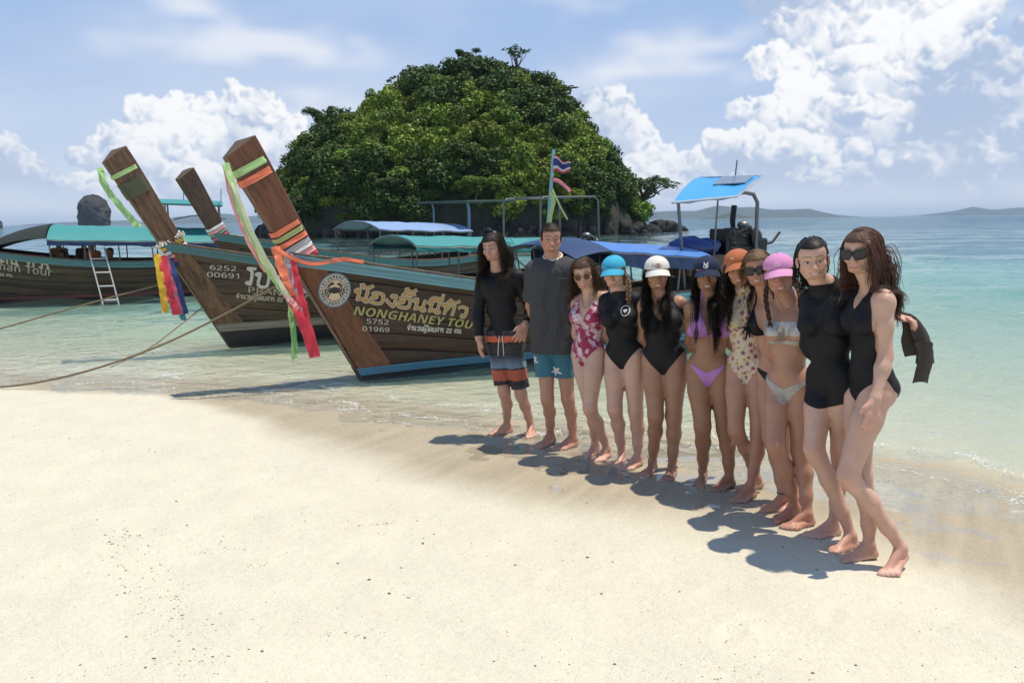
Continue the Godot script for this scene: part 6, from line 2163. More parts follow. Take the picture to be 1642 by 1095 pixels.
class Fig:                                  # one person's frames, in the person's own space
	var J := {}
	var at := Vector3.ZERO
	var up := Vector3.UP
	var rx := Vector3.RIGHT
	var fw := Vector3.BACK
	var rc := Vector3.RIGHT
	var fc := Vector3.BACK
	var hb := Basis()
	var hd := Vector3.ZERO
	var sc := 1.0
	var F: Field
	var n: PackedVector3Array
	var root: Node3D
	var male := false
	func xc(p: Vector3) -> float: return (p - J.neck).dot(rc)
	func yc(p: Vector3) -> float: return (p - J.neck).dot(up)
	func zc(p: Vector3) -> float: return (p - J.neck).dot(fc)
	func xp(p: Vector3) -> float: return (p - J.pel).dot(rx)
	func yp(p: Vector3) -> float: return (p - J.pel).dot(up)
	func zp(p: Vector3) -> float: return (p - J.pel).dot(fw)
	func arm(p: Vector3) -> float:          # > 0 nearer the trunk than either arm, metres
		var t := F.sample(F.g[0], p) + F.sample(F.g[2], p) + F.sample(F.g[3], p)
		var a := maxf(F.sample(F.g[4], p), F.sample(F.g[5], p))
		return (log(t + 1e-4) - log(a + 1e-4)) / F.k
	func along_arm(p: Vector3) -> float:    # 0 at the shoulder, 1 at the elbow, 2 at the wrist of the nearer arm
		var best := 1e9
		var s := 0.0
		for q: String in ["L", "R"]:
			var a: Vector3 = J["sh" + q]; var b: Vector3 = J["el" + q]; var c: Vector3 = J["wr" + q]
			for e in 2:
				var u := a if e == 0 else b
				var v := (b if e == 0 else c) - u
				var t := clampf((p - u).dot(v) / v.length_squared(), 0.0, 1.0)
				var d := (p - u - v * t).length()
				if d < best:
					best = d; s = e + t
		return s
	func leg_cut(p: Vector3, crotch: float, hip: float, pow_: float, back_drop := 0.03) -> float:   # > 0 above the leg opening
		var q := clampf((absf(xp(p)) - 0.012) / 0.13, 0.0, 1.25)
		var b := smoothstep(0.02, -0.06, zp(p))
		return yp(p) - lerpf(crotch, hip - back_drop * 2.2 * b, pow(q, lerpf(pow_, pow_ * 1.5, b)))
	func uv(p: Vector3) -> Vector2:
		return Vector2(atan2(xc(p), zc(p) + 0.03) * 0.13, -yc(p)) / 0.26

func lay_bones(g: Fig, o: Dictionary) -> void:
	var J := g.J
	var F := g.F
	var s := g.sc
	var w: float = o.get("width", 1.0) * s
	var pel: Vector3 = J.pel; var nk: Vector3 = J.neck
	var T := (nk - pel).length()
	var up := g.up
	var hip_r: float = 0.098 * w
	var waist: float = o.get("waist", 1.0)
	var mid := pel + up * T * 0.40
	var rib := pel + up * T * 0.70
	if g.male:
		F.cap(0, pel - g.rx * 0.055 * w, pel + g.rx * 0.055 * w, 0.100 * w, 0.100 * w, g.fw, 0.86)
		F.cap(0, pel, mid, 0.108 * w, 0.100 * w, g.fw, 0.82)
		F.cap(0, mid - g.rx * 0.038 * w, mid + g.rx * 0.038 * w, 0.096 * w, 0.096 * w, g.fw, 0.86)
		F.cap(0, mid, rib, 0.105 * w, 0.118 * w, g.fc, 0.84)
		F.cap(0, rib - g.rc * 0.058 * w, rib + g.rc * 0.058 * w, 0.102 * w, 0.102 * w, g.fc, 0.92)
	else:
		F.cap(0, pel - g.rx * 0.050 * w, pel + g.rx * 0.050 * w, hip_r, hip_r, g.fw, 0.82)
		F.cap(0, pel, mid, 0.098 * w, 0.088 * w * waist, g.fw, 0.84)
		F.cap(0, mid - g.rx * 0.042 * w * waist, mid + g.rx * 0.042 * w * waist, 0.080 * w * waist, 0.080 * w * waist, g.fw, 0.94)
		F.cap(0, mid - g.rx * 0.015 * w, rib, 0.090 * w * waist, 0.098 * w, g.fc, 0.86)
		F.cap(0, rib - g.rc * 0.046 * w, rib + g.rc * 0.046 * w, 0.086 * w, 0.086 * w, g.fc, 0.96)
		F.cap(0, pel + up * T * 0.16 + g.fw * 0.022, pel + up * T * 0.30 + g.fw * 0.02, 0.078 * w * waist, 0.07 * w * waist)
	# shoulders, neck, chest
	var top := nk - up * 0.035
	for q: String in ["L", "R"]:
		var sg := -1.0 if q == "L" else 1.0
		var sh: Vector3 = J["sh" + q]
		F.cap(0, top + g.rc * sg * 0.02 - g.fc * 0.02, sh - g.fc * 0.01 - up * 0.01, 0.050 * w, 0.044 * w)
		F.cap(0, nk + up * 0.02 - g.fc * 0.025, sh.lerp(nk, 0.35) - g.fc * 0.015, 0.036 * s, 0.036 * s)
		F.cap(0, rib + g.rc * sg * 0.05 * w, sh.lerp(nk, 0.25) - up * 0.06, 0.078 * w, 0.055 * w, g.fc, 0.9)
		if g.male:
			F.cap(0, top + g.rc * sg * 0.05 * w - up * 0.075 + g.fc * 0.045, top + g.rc * sg * 0.09 * w - up * 0.06 + g.fc * 0.035, 0.052 * w, 0.045 * w, g.fc, 0.8)
		else:
			var br: float = o.get("bust", 1.0)
			var c := nk - up * T * 0.385 + g.rc * sg * 0.071 * w + g.fc * (0.078 * w)
			F.cap(0, nk - up * T * 0.20 + g.rc * sg * 0.062 * w + g.fc * 0.038 * w, c, 0.036 * w, 0.054 * w * br)
			F.cap(0, c, c - up * 0.008, 0.056 * w * br, 0.056 * w * br)
		F.cap(0, pel - up * T * 0.10 + g.rx * sg * 0.060 * w - g.fw * 0.040 * w, pel - up * T * 0.17 + g.rx * sg * 0.062 * w - g.fw * 0.028 * w, 0.071 * w, 0.067 * w)
		# arm
		var el: Vector3 = J["el" + q]; var wr: Vector3 = J["wr" + q]
		var gi := 4 if q == "L" else 5
		var ar: float = o.get("arms", 1.0) * (1.16 if g.male else 1.0) * s
		F.cap(gi, sh, sh.lerp(el, 0.45), 0.047 * ar, 0.041 * ar)
		F.cap(gi, sh.lerp(el, 0.45), el, 0.041 * ar, 0.033 * ar)
		F.cap(gi, el, el.lerp(wr, 0.3), 0.033 * ar, 0.036 * ar)
		F.cap(gi, el.lerp(wr, 0.3), wr, 0.036 * ar, 0.024 * ar)
		F.cap(gi, wr, wr + (wr - el).normalized() * 0.02, 0.024 * ar, 0.021 * ar, Vector3.ZERO)
		F.cap(1, sh, sh.lerp(el, 0.30), 0.047 * ar, 0.042 * ar)
		# leg
		var hp: Vector3 = J["hip" + q]; var kn: Vector3 = J["kn" + q]; var an: Vector3 = J["an" + q]
		var li := 2 if q == "L" else 3
		var lg: float = o.get("legs", 1.0) * s
		var bk: Vector3 = -(J["dir" + q] * 0.6 + g.fw * 0.4).normalized()
		F.cap(li, hp, hp.lerp(kn, 0.30), 0.082 * lg, 0.077 * lg)
		F.cap(li, hp.lerp(kn, 0.30), kn, 0.077 * lg, 0.049 * lg)
		F.cap(li, hp.lerp(kn, 0.45) - bk * 0.016, kn.lerp(hp, 0.10) - bk * 0.010, 0.056 * lg, 0.042 * lg)
		F.cap(li, kn - bk * 0.004, kn.lerp(an, 0.12) - bk * 0.002, 0.047 * lg, 0.044 * lg)
		F.cap(li, kn.lerp(an, 0.05), kn.lerp(an, 0.36) + bk * 0.016, 0.044 * lg, 0.049 * lg)
		F.cap(li, kn.lerp(an, 0.36) + bk * 0.016, kn.lerp(an, 0.72) + bk * 0.008, 0.049 * lg, 0.036 * lg)
		F.cap(li, kn.lerp(an, 0.72) + bk * 0.008, an, 0.035 * lg, 0.029 * lg)
	F.cap(0, nk - up * 0.03 - g.fc * 0.018, g.hd - g.hb.y * 0.075 - g.hb.z * 0.018, 0.056 * s if not g.male else 0.064 * s, 0.050 * s if not g.male else 0.057 * s)

func make_person(called: String, label: String, pose: Dictionary, o: Dictionary) -> Fig:
	var g := Fig.new()
	g.male = o.get("male", false)
	var mid: Vector3 = (pose.heL + pose.heR + pose.toL + pose.toR) * 0.25
	var at := Vector3(mid.x, sand_y(mid.x, mid.z), mid.z)
	g.at = at
	for kx: String in pose: g.J[kx] = pose[kx] - at if kx != "hf" and kx != "hu" else pose[kx]
	var J := g.J
	g.up = (J.neck - J.pel).normalized()
	g.rx = (J.hipR - J.hipL); g.rx = (g.rx - g.up * g.rx.dot(g.up)).normalized()
	g.fw = g.rx.cross(g.up).normalized()
	g.rc = (J.shR - J.shL); g.rc = (g.rc - g.up * g.rc.dot(g.up)).normalized()
	g.fc = g.rc.cross(g.up).normalized()
	var hz: Vector3 = J.hf.normalized()
	var hx: Vector3 = J.hu.cross(hz).normalized()
	g.hb = Basis(hx, hz.cross(hx).normalized(), hz)
	g.hd = J.head
	g.sc = o.get("scale", 1.0)
	for q: String in ["L", "R"]:
		var d: Vector3 = J["to" + q] - J["he" + q]
		d.y = 0
		J["dir" + q] = d.normalized()
		var lift: float = o.get("lift" + q, 0.0)
		J["an" + q] = J["he" + q] + d.normalized() * 0.052 + Vector3(0, 0.078 + lift, 0)
	g.root = base(called, at)
	tag(g.root, label, "person", o.get("group", "people lined up along the water's edge"))
	# the body
	var F := Field.new()
	g.F = F
	var lo := Vector3(1e9, 1e9, 1e9); var hi := -lo
	for kx: String in J:
		if kx in ["hf", "hu", "dirL", "dirR", "heL", "heR", "toL", "toR", "hdL", "hdR"]: continue
		lo = lo.min(J[kx]); hi = hi.max(J[kx])
	F.setup(lo - Vector3(0.19, 0.10, 0.19), hi + Vector3(0.19, 0.05, 0.19), o.get("cell", 0.0115), 6)
	lay_bones(g, o)
	F.f.resize(F.g[0].size())
	var G0 := F.g[0]; var G1 := F.g[1]; var G2 := F.g[2]; var G3 := F.g[3]; var G4 := F.g[4]; var G5 := F.g[5]
	for i in F.f.size():
		var l := maxf(G2[i], G3[i])
		var a := maxf(G4[i], G5[i])
		var t := G0[i] + G1[i] + l
		if t > 0.0 or a > 0.0: F.f[i] = maxf(t, a)
	F.nets()
	g.n = normals_of(F.verts, F.ix)
	var mb := MB.new()
	var sk: Color = Color(o.skin.r * 1.14, o.skin.g * 1.12, o.skin.b * 1.14)
	var tone := noise(o.get("seed", 1) * 7 + 3, 9.0, 3)
	var shade := func(p: Vector3, warm: float) -> Color:
		var k := 1.0 + 0.10 * tone.get_noise_3dv(p) + 0.07 * tone.get_noise_3dv(p * 5.0)
		return Color(sk.r * k * (1.0 + 0.05 * warm), sk.g * k * (1.0 - 0.13 * warm), sk.b * k * (1.0 - 0.15 * warm))
	for p in F.verts:
		var warm := 0.0
		for q: String in ["knL", "knR", "elL", "elR"]: warm = maxf(warm, 1.0 - (p - J[q]).length() / 0.09)
		if p.y < 0.4: warm = maxf(warm, 0.5 - p.y)
		mb.col = shade.call(p, warm)
		mb.p(p)
	var addix := func(s: int, ix: PackedInt32Array) -> void:
		for i in range(0, ix.size(), 3): mb.t(s + ix[i], s + ix[i + 1], s + ix[i + 2])
	addix.call(0, F.ix)
	for q: String in ["L", "R"]:
		var out := -1.0 if q == "L" else 1.0
		var dir: Vector3 = J["dir" + q]
		var ff := foot_field(J["an" + q], J["kn" + q], J["he" + q], dir, o.get("lift" + q, 0.0), g.sc * (1.08 if g.male else 0.98), -out)
		var s := mb.v.size()
		for p in ff.verts:
			var cc: Color = shade.call(p, 0.75)
			mb.col = cc.lerp(Color(0.55, 0.50, 0.40), clampf((0.030 - p.y + J["he" + q].y) * 22.0 + tone.get_noise_3dv(p * 9.0) * 0.9 - 0.1, 0.0, 0.75))   # sand that clings to the soles
			mb.p(p)
		addix.call(s, ff.ix)
		if o.get("hand" + q, true):
			var wr: Vector3 = J["wr" + q]
			var dirh: Vector3 = (J["hd" + q] - wr).normalized()
			var palm: Vector3 = o.get("palm" + q, (g.rx * -out - g.fw * 0.3)).normalized()
			palm = (palm - dirh * palm.dot(dirh)).normalized()
			var fore: Vector3 = o.get("thumb" + q, g.fw)
			var hf := hand_field(wr, dirh, palm, signf(dirh.cross(palm).dot(fore)), o.get("curl" + q, 0.28), g.sc * (1.08 if g.male else 0.98), o.get("spread" + q, 0.12))
			s = mb.v.size()
			for p in hf.verts:
				mb.col = shade.call(p, 0.6)
				mb.p(p)
			addix.call(s, hf.ix)
	# the head
	var ht: Dictionary = heads[o.head]
	var hs: Vector3 = o.get("head_size", Vector3.ONE) * (1.03 if g.male else 1.0)
	var s0 := mb.v.size()
	var brow: Color = o.hair
	var hv: PackedVector3Array = ht.v
	var hk: PackedFloat32Array = ht.kind
	var hw: PackedFloat32Array = ht.w
	for i in hv.size():
		var p: Vector3 = g.hd + g.hb * (hv[i] * hs)
		var c: Color = shade.call(p * 1.5, 0.15)
		match int(hk[i]):
			1: c = c.lerp(Color(sk.r * 0.92, sk.g * 0.50, sk.b * 0.52), hw[i])
			2: c = Color(0.56, 0.52, 0.46)
			8: c = Color(sk.r * 0.50, sk.g * 0.26, sk.b * 0.26)
			3: c = Color(0.42, 0.39, 0.36)
			4: c = Color(0.025, 0.018, 0.012)
			5: c = c.lerp(brow * 0.9, hw[i])
			6: c = c.lerp(Color(sk.r * 0.22, sk.g * 0.14, sk.b * 0.12), hw[i])
			7: c = c.lerp(Color(sk.r * 1.05, sk.g * 0.72, sk.b * 0.70), hw[i])
		mb.col = c
		mb.p(p)
	addix.call(s0, ht.ix)
	put(mb, "body", M.skin, g.root)
	return g

# ---------------------------------------------------------------- clothes, hair, caps and glasses
func wear(g: Fig, called: String, m: Material, keep: Callable, lift := 0.0045, field: Field = null, nrm := PackedVector3Array(), lifting = null) -> MeshInstance3D:
	var mb := MB.new()
	var f: Field = g.F if field == null else field
	var n: PackedVector3Array = g.n if field == null else nrm
	var nz := noise(17, 7.0, 3)
	var up: Callable = (func(p: Vector3) -> float: return lift + 0.0022 * nz.get_noise_3d(p.x * 2.0 + p.y * 1.5, p.y * 1.6, p.z * 2.0)) if lifting == null else lifting
	cut_cloth(f.verts, f.ix, n, keep, up, g.uv, mb)
	return put(mb, called, m, g.root)

func neckline(g: Fig, p: Vector3, front: float, back: float, half: float, pw: float) -> float:
	var x := absf(g.xc(p))
	var d := lerpf(back, front, smoothstep(-0.03, 0.02, g.zc(p)))
	var y := 0.07 if x >= half else -d * (1.0 - pow(x / half, pw)) + 0.07 * pow(x / half, 8.0)
	return y - g.yc(p)

func suit(g: Fig, called: String, m: Material, front: float, back: float, half: float, pw: float, hole: float, crotch: float, hip: float, cut := 0.9, sleeve := 0.0) -> MeshInstance3D:   # a one-piece; sleeve > 0 in arm lengths (1 elbow, 2 wrist)
	var keep := func(p: Vector3, _i: int) -> float:
		var a := g.arm(p)
		if sleeve > 0.0 and a < 0.012: return (sleeve - g.along_arm(p)) * 0.25
		var v := minf(g.leg_cut(p, crotch, hip, cut), neckline(g, p, front, back, half, pw))
		return v if sleeve > 0.0 else minf(v, a - hole)
	return wear(g, called, m, keep)

func front_point(g: Fig, x: float, y: float, lift: float, f: Field = null) -> Vector3:    # on the front of the trunk, x and y from the base of the neck
	var fld: Field = g.F if f == null else f
	var p: Vector3 = g.J.neck + g.rc * x + g.up * y + g.fc * 0.24
	for i in 120:
		if fld.sample(fld.f, p) >= 1.0: break
		p -= g.fc * 0.003
	return p + g.fc * (lift + 0.002)

func on_chest(g: Fig, called: String, m: Material, lines: Array, at: Vector2, size: float, width: float, lift: float, f: Field = null) -> void:   # strokes drawn on the clothes
	var mb := MB.new()
	for ln: PackedVector2Array in lines:
		for i in ln.size() - 1:
			var a := ln[i] * size + at; var b := ln[i + 1] * size + at
			var d := (b - a).normalized() * width * 0.4
			var w := Vector2(-d.y, d.x) * 1.25
			var q := []
			for c: Vector2 in [a - d - w, b + d - w, b + d + w, a - d + w]: q.append(mb.p(front_point(g, c.x, c.y, lift, f)))
			mb.q(q[0], q[1], q[2], q[3])
	put(mb, called, m, g.root)

func chain(g: Fig, called: String, m: Material, half: float, drop: float, rad: float, pendant := 0.0) -> void:
	var path := []
	for i in 25:
		var q := i / 24.0 * 2.0 - 1.0
		path.append(front_point(g, q * half, 0.035 - (drop + 0.035) * (1.0 - pow(absf(q), 2.2)), rad))
	var mb := MB.new()
	mb.tube(path, [rad], 5)
	if pendant > 0.0: mb.ball(path[12] + Vector3(0, -pendant, 0.003), Vector3(pendant * 0.7, pendant, pendant * 0.4), Basis(), 8, 6)
	put(mb, called, m, g.root)

func hair_skull(g: Fig, m: Material, head: String, front: float, nape: float, lift: float) -> void:   # the hair that lies on the skull
	var ht: Dictionary = heads[head]
	var keep := func(p: Vector3, _i: int) -> float:
		var top := p.y - front + maxf(0.0, 0.055 - absf(p.x)) * 0.10 + maxf(0.0, 0.02 - p.z) * 0.9
		var side := minf(-p.z + 0.012 + clampf(p.y, -0.03, 0.06) * 0.45, p.y - nape)
		var v := maxf(top, side)
		if absf(p.x) > 0.0705 and p.y < 0.022 and p.z > -0.034: v = minf(v, -0.002)
		return v
	var nz := noise(77, 55.0, 3)
	var mb := MB.new()
	cut_cloth(ht.v, ht.ix, ht.n, keep, func(p: Vector3) -> float: return lift * (1.0 + 0.35 * nz.get_noise_3d(p.x * 3.0, p.y * 0.7, p.z * 0.7)), func(p: Vector3) -> Vector2: return Vector2(atan2(p.x, p.z) * 2.0, p.y * 4.0), mb)
	var mi := put(mb, "hair", m, g.root)
	mi.transform = Transform3D(g.hb, g.hd)

func strands(g: Fig, m: Material, o: Dictionary) -> void:
	var r := rng(o.seed)
	var mb := MB.new()
	var cap: bool = o.get("cap", false)
	var made := 0
	var J := g.J
	var tries := 0
	var down := g.hb.inverse() * Vector3.DOWN
	var len0: float = o.len
	var clump: float = o.get("clump", 0.35)
	var locks := []
	for i in int(o.get("locks", 46)):
		locks.append(Vector3(r.randfn(0, 1), r.randfn(0, 1), r.randfn(0, 1)) * o.get("stray", 0.007))
	var count: int = int(o.n * 2.4)
	while made < count and tries < count * 30:
		tries += 1
		var d := Vector3(r.randfn(0, 1), r.randfn(0, 1), r.randfn(0, 1)).normalized()
		var p := Vector3(0, 0.032, -0.013) + d * Vector3(0.077, 0.084, 0.097)
		if p.z > 0.052 and p.y < 0.070: continue
		if p.z > 0.020 and p.y < -0.005: continue
		if p.y < -0.045: continue
		if o.get("nape", false) and p.z > -0.005: continue
		if cap and p.y > 0.045: continue
		if cap and p.z > 0.03 and absf(p.x) < 0.060: continue
		if absf(p.x) > 0.069 and p.y < 0.015 and p.z > -0.03 and not o.get("over_ears", true): continue
		var part: float = o.get("part", 0.0)
		var sgn := signf(p.x - part)
		if absf(p.x - part) < 0.002: continue
		var nrm := (d / Vector3(0.077, 0.084, 0.097)).normalized()
		var flow := Vector3(sgn * 0.9, -0.35, -0.55 if p.z < 0.05 else -0.25) if not cap else Vector3(sgn * 0.1, -1, -0.3)
		if o.get("back", false): flow = Vector3(sgn * 0.25, 0.1 if p.z > 0.0 else -0.7, -1.0)
		var v := (flow - nrm * flow.dot(nrm)).normalized()
		var front := 0.0
		var fr: float = o.get("front", 0.4)
		if o.has("front_side"): fr = fr if sgn * o.front_side > 0 else o.get("other", 0.1)
		front = 1.0 if r.randf() < fr and absf(p.x) > 0.022 else -1.0
		var L := len0 * r.randf_range(0.78, 1.08)
		var step := minf(0.015, L / 5.0)
		var cnt := int(L / step)
		var pts := []; var rs := []
		var ph := r.randf() * TAU
		var lk: Vector3 = locks[(int((atan2(p.x, p.z) + PI) * 7.0) + int(p.y * 40.0) + 4000) % locks.size()]
		var wv: float = o.get("wave", 0.006)
		var wf: float = o.get("freq", 0.7)
		var layer := r.randf_range(0.0, o.get("volume", 0.014))
		var base_w: float = 0.46 * o.get("width", 0.0034) * r.randf_range(0.7, 1.25)
		var jit := Vector3(r.randfn(0, 1), r.randfn(0, 0.5), r.randfn(0, 1)) * 0.0045
		ph = lk.x * 400.0 * clump + ph * (1.0 - clump)
		for s in cnt:
			var lp := p
			var fall := clampf(s * step / 0.16, 0.0, 1.0)
			v = (v * 0.70 + down * (0.12 + 0.34 * fall)).normalized()
			if p.y < -0.05: v = (v + Vector3(sgn * 0.01, 0, front * 0.10)).normalized()
			p += v * step
			# keep outside the skull
			var e := (p - Vector3(0, 0.032, -0.013))
			var er := Vector3(0.079, 0.086, 0.099) + Vector3(layer, layer, layer)
			var q := (e / er).length()
			if q < 1.0: p = Vector3(0, 0.032, -0.013) + e / maxf(q, 0.05)
			if p.z > 0.022 and absf(p.x) < 0.070 and p.y < 0.062 and p.y > -0.125: p.x = sgn * lerpf(absf(p.x), 0.073, 0.85)
			if p.y < 0.0 and absf(p.x) < 0.056 and p.z > -0.055 and p.y > -0.14: p.x = sgn * lerpf(absf(p.x), 0.060, 0.6)
			var wp: Vector3 = g.hd + g.hb * p
			# drape on shoulders, chest and back
			var ab: Vector3 = J.shR - J.shL
			var t := clampf((wp - J.shL).dot(ab) / ab.length_squared(), -0.1, 1.1)
			var c: Vector3 = J.shL + ab * t - g.fc * 0.01
			var off := wp - c
			var rad := 0.064 + layer
			if off.length() < rad: wp = c + (off + g.fc * front * 0.012).normalized() * rad
			var yy := clampf((wp - J.pel).dot(g.up), 0.0, (J.neck - J.pel).length())
			var c2: Vector3 = J.pel + g.up * yy
			var o2 := wp - c2
			var fz := o2.dot(g.fc); var fx := o2.dot(g.rc)
			var bust := 0.128 if front > 0 else 0.112
			if absf(fx) < 0.15 and absf(fz) < bust + layer and wp.y < J.neck.y - 0.03:
				wp += g.fc * (front * (bust + layer) - fz) * 0.5
			p = g.hb.inverse() * (wp - g.hd)
			var lat := sin(s * wf + ph) * wv * fall
			var lat2 := cos(s * wf * 0.83 + ph * 1.7) * wv * 0.6 * fall
			pts.append(p + Vector3(lat, 0, lat2) + (lk * clump + jit) * fall)
			rs.append(base_w * (1.0 - 0.75 * pow(float(s) / cnt, 2.0)))
		if pts.size() < 4: continue
		if (pts[cnt - 1] - pts[0]).length() < 0.55 * L and L > 0.1: continue      # curled away from the rest
		var tone := r.randf_range(0.65, 1.35)
		mb.col = Color(tone, tone * r.randf_range(0.95, 1.0), tone * r.randf_range(0.85, 1.0))
		if o.has("tint") and r.randf() < 0.45: mb.col = mb.col * o.tint
		mb.tube(pts, rs, 4, false)
		made += 1
	var mi := put(mb, "hair", m, g.root)
	mi.transform = Transform3D(g.hb, g.hd)

func braid(g: Fig, m: Material, pts: Array, rad: float) -> void:   # points in the head's own space
	var path := []
	for i in pts.size() - 1:
		for k in 12:
			path.append(pts[i].cubic_interpolate(pts[i + 1], pts[maxi(i - 1, 0)], pts[mini(i + 2, pts.size() - 1)], k / 12.0))
	var mb := MB.new()
	for s in 3:
		var a := []; var rs := []
		for i in path.size():
			var an := i * 0.42 + s * TAU / 3
			a.append(path[i] + Vector3(cos(an) * rad * 0.75, 0, sin(an * 2.0) * rad * 0.45))
			rs.append(rad * (0.72 - 0.25 * i / path.size()))
		mb.col = Color.WHITE * [0.8, 1.0, 1.25][s]
		mb.tube(a, rs, 7)
	mb.col = Color.WHITE
	var e: Vector3 = path[path.size() - 1]
	for i in 7: mb.tube([e, e + Vector3((i - 3) * 0.003, -0.02, 0.002), e + Vector3((i - 3) * 0.005, -0.045, 0.0)], [0.004, 0.004, 0.001], 4)
	var mi := put(mb, "braid", m, g.root)
	mi.transform = Transform3D(g.hb, g.hd)

func dome(x: float, y: float, lift: float) -> Vector3:     # on the front of a cap's crown: x across, y up, metres
	var az := x / 0.098
	var el := 0.20 + y / 0.098
	return Vector3(0, 0.040, -0.008) + Vector3(sin(az) * cos(el) * (0.0875 + lift), sin(el) * (0.086 + lift), cos(az) * cos(el) * (0.106 + lift))

func cap_on(g: Fig, m: Material, brim_m: Material, tilt: float, logo: Array, logo_m: Material, size := 0.03, lw := 0.004, logo_at := Vector2.ZERO) -> void:
	var mb := MB.new()
	var seg := 48
	var rows := 12
	for j in rows + 1:
		var v := float(j) / rows
		for i in seg + 1:
			var az := TAU * i / seg
			var low := lerpf(0.16, -0.20, 0.5 - 0.5 * cos(az))
			var el := lerpf(low, PI / 2, v)
			var seam := 1.0 - 0.014 * pow(absf(cos(az * 3.0)), 24.0) * (1.0 - v * 0.5)
			var puff := 1.0 + 0.03 * sin(v * PI)
			mb.p(Vector3(0, 0.040, -0.008) + Vector3(sin(az) * cos(el) * 0.0865 * puff * seam, sin(el) * 0.085, cos(az) * cos(el) * 0.105 * puff * seam), Vector2(float(i) / seg * 4.0, v))
	for j in rows:
		for i in seg:
			var o := j * (seg + 1) + i
			mb.q(o, o + 1, o + seg + 2, o + seg + 1)
	mb.ball(Vector3(0, 0.126, -0.008), Vector3(0.007, 0.004, 0.007), Basis(), 8, 4)
	var mi := put(mb, "cap", m, g.root)
	mi.transform = Transform3D(g.hb * Basis(Vector3(1, 0, 0), tilt), g.hd)
	var br := MB.new()
	var pts := PackedVector3Array()
	var cols := 25; var rw := 7
	for j in rw:
		var v := float(j) / (rw - 1)
		for i in cols:
			var q := float(i) / (cols - 1) * 2.0 - 1.0
			var az := q * 1.22
			var len := 0.068 * sqrt(maxf(0.0, 1.0 - pow(absf(q), 3.0)))
			var a := Vector3(0, 0.052, -0.008) + Vector3(sin(az) * 0.0855, 0.0, cos(az) * 0.103)
			pts.append(a + Vector3(sin(az) * 0.25, -0.34 - 0.10 * v, 1.0).normalized() * len * v + Vector3(0, -0.034 * q * q - 0.016 * q * q * v, 0))
	br.slab(cols, rw, pts, 0.0035)
	var b := put(br, "brim", brim_m, mi)
	if logo.size():
		var lg := MB.new()
		for ln: PackedVector2Array in logo:
			for i in ln.size() - 1:
				var a2 := ln[i] * size + logo_at; var b2 := ln[i + 1] * size + logo_at
				var d := (b2 - a2).normalized() * lw * 0.4
				var w := Vector2(-d.y, d.x) * 1.25
				var q := []
				for c: Vector2 in [a2 - d - w, b2 + d - w, b2 + d + w, a2 - d + w]: q.append(lg.p(dome(c.x, c.y, 0.0055 + i * 0.00002)))
				lg.q(q[0], q[1], q[2], q[3])
		put(lg, "emblem", logo_m, mi)

func glasses_on(g: Fig, round_: bool, lens_m: Material, frame_m: Material) -> void:
	var fr := MB.new()
	var first: MeshInstance3D = null
	for s: float in [-1.0, 1.0]:
		var out := []
		var lens := MB.new()
		var c := Vector3(s * 0.034, -0.003, 0.0)
		var ce := lens.p(Vector3(c.x, c.y, 0.0985))
		for i in 29:
			var an := TAU * i / 28
			var w := 0.0255; var h := 0.0245
			var p := Vector2(cos(an), sin(an))
			if not round_:
				w = 0.0315; h = 0.0225
				p = Vector2(signf(p.x) * pow(absf(p.x), 0.55), signf(p.y) * pow(absf(p.y), 0.62))
				if p.y < 0: p.x *= 0.90
				p.y += 0.10 * p.x * s
			var q := Vector3(c.x + p.x * w, c.y + p.y * h, 0.0975 - 2.6 * pow(c.x + p.x * w, 2.0))
			out.append(q)
			lens.p(q)
		for i in 28: lens.t(ce, ce + 1 + i, ce + 2 + i)
		var li := put(lens, "lens", lens_m, g.root)
		li.transform = Transform3D(g.hb, g.hd)
		fr.tube(out, [0.0014 if round_ else 0.0036], 6, false)
		fr.tube([Vector3(s * 0.064, 0.004, 0.087), Vector3(s * 0.077, 0.006, 0.065), Vector3(s * 0.080, 0.004, 0.0), Vector3(s * 0.078, -0.012, -0.022)], [0.0016 if round_ else 0.0042], 6)
	fr.tube([Vector3(-0.010, 0.003, 0.098), Vector3(0, 0.006, 0.1), Vector3(0.010, 0.003, 0.098)], [0.0018 if round_ else 0.0036], 6)
	var mi := put(fr, "glasses_frame", frame_m, g.root)
	mi.transform = Transform3D(g.hb, g.hd)

func loose(g: Fig, called: String, m: Material, bones: Array, crease: bool, keep: Callable, fold: float, seed_: int, uv = null) -> Field:   # clothes that stand off the body; bones: [group, a, b, ra, rb, n, flat]
	var F := Field.new()
	F.k = 60.0
	var lo := Vector3(1e9, 1e9, 1e9); var hi := -lo
	for b: Array in bones:
		lo = lo.min(b[1]).min(b[2]); hi = hi.max(b[1]).max(b[2])
	var e := Vector3(0.23, 0.20, 0.23)
	F.setup(lo - e, hi + e, 0.0125, 3)
	for b: Array in bones: F.cap(b[0], b[1], b[2], b[3], b[4], b[5] if b.size() > 5 else Vector3.ZERO, b[6] if b.size() > 6 else 1.0)
	F.f.resize(F.g[0].size())
	var G0 := F.g[0]; var G1 := F.g[1]; var G2 := F.g[2]
	for i in F.f.size(): F.f[i] = G0[i] + (maxf(G1[i], G2[i]) if crease else G1[i] + G2[i])
	F.nets()
	var n := normals_of(F.verts, F.ix)
	var nz := noise(seed_, 5.5, 3)
	var mb := MB.new()
	cut_cloth(F.verts, F.ix, n, keep, func(p: Vector3) -> float: return fold * (nz.get_noise_3d(p.x * 2.2, p.y * 0.8, p.z * 2.2) + 0.5 * nz.get_noise_3d(p.x * 5.0 + p.y * 3.0, p.y * 2.0, p.z * 5.0)), g.uv if uv == null else uv, mb)
	put(mb, called, m, g.root)
	return F

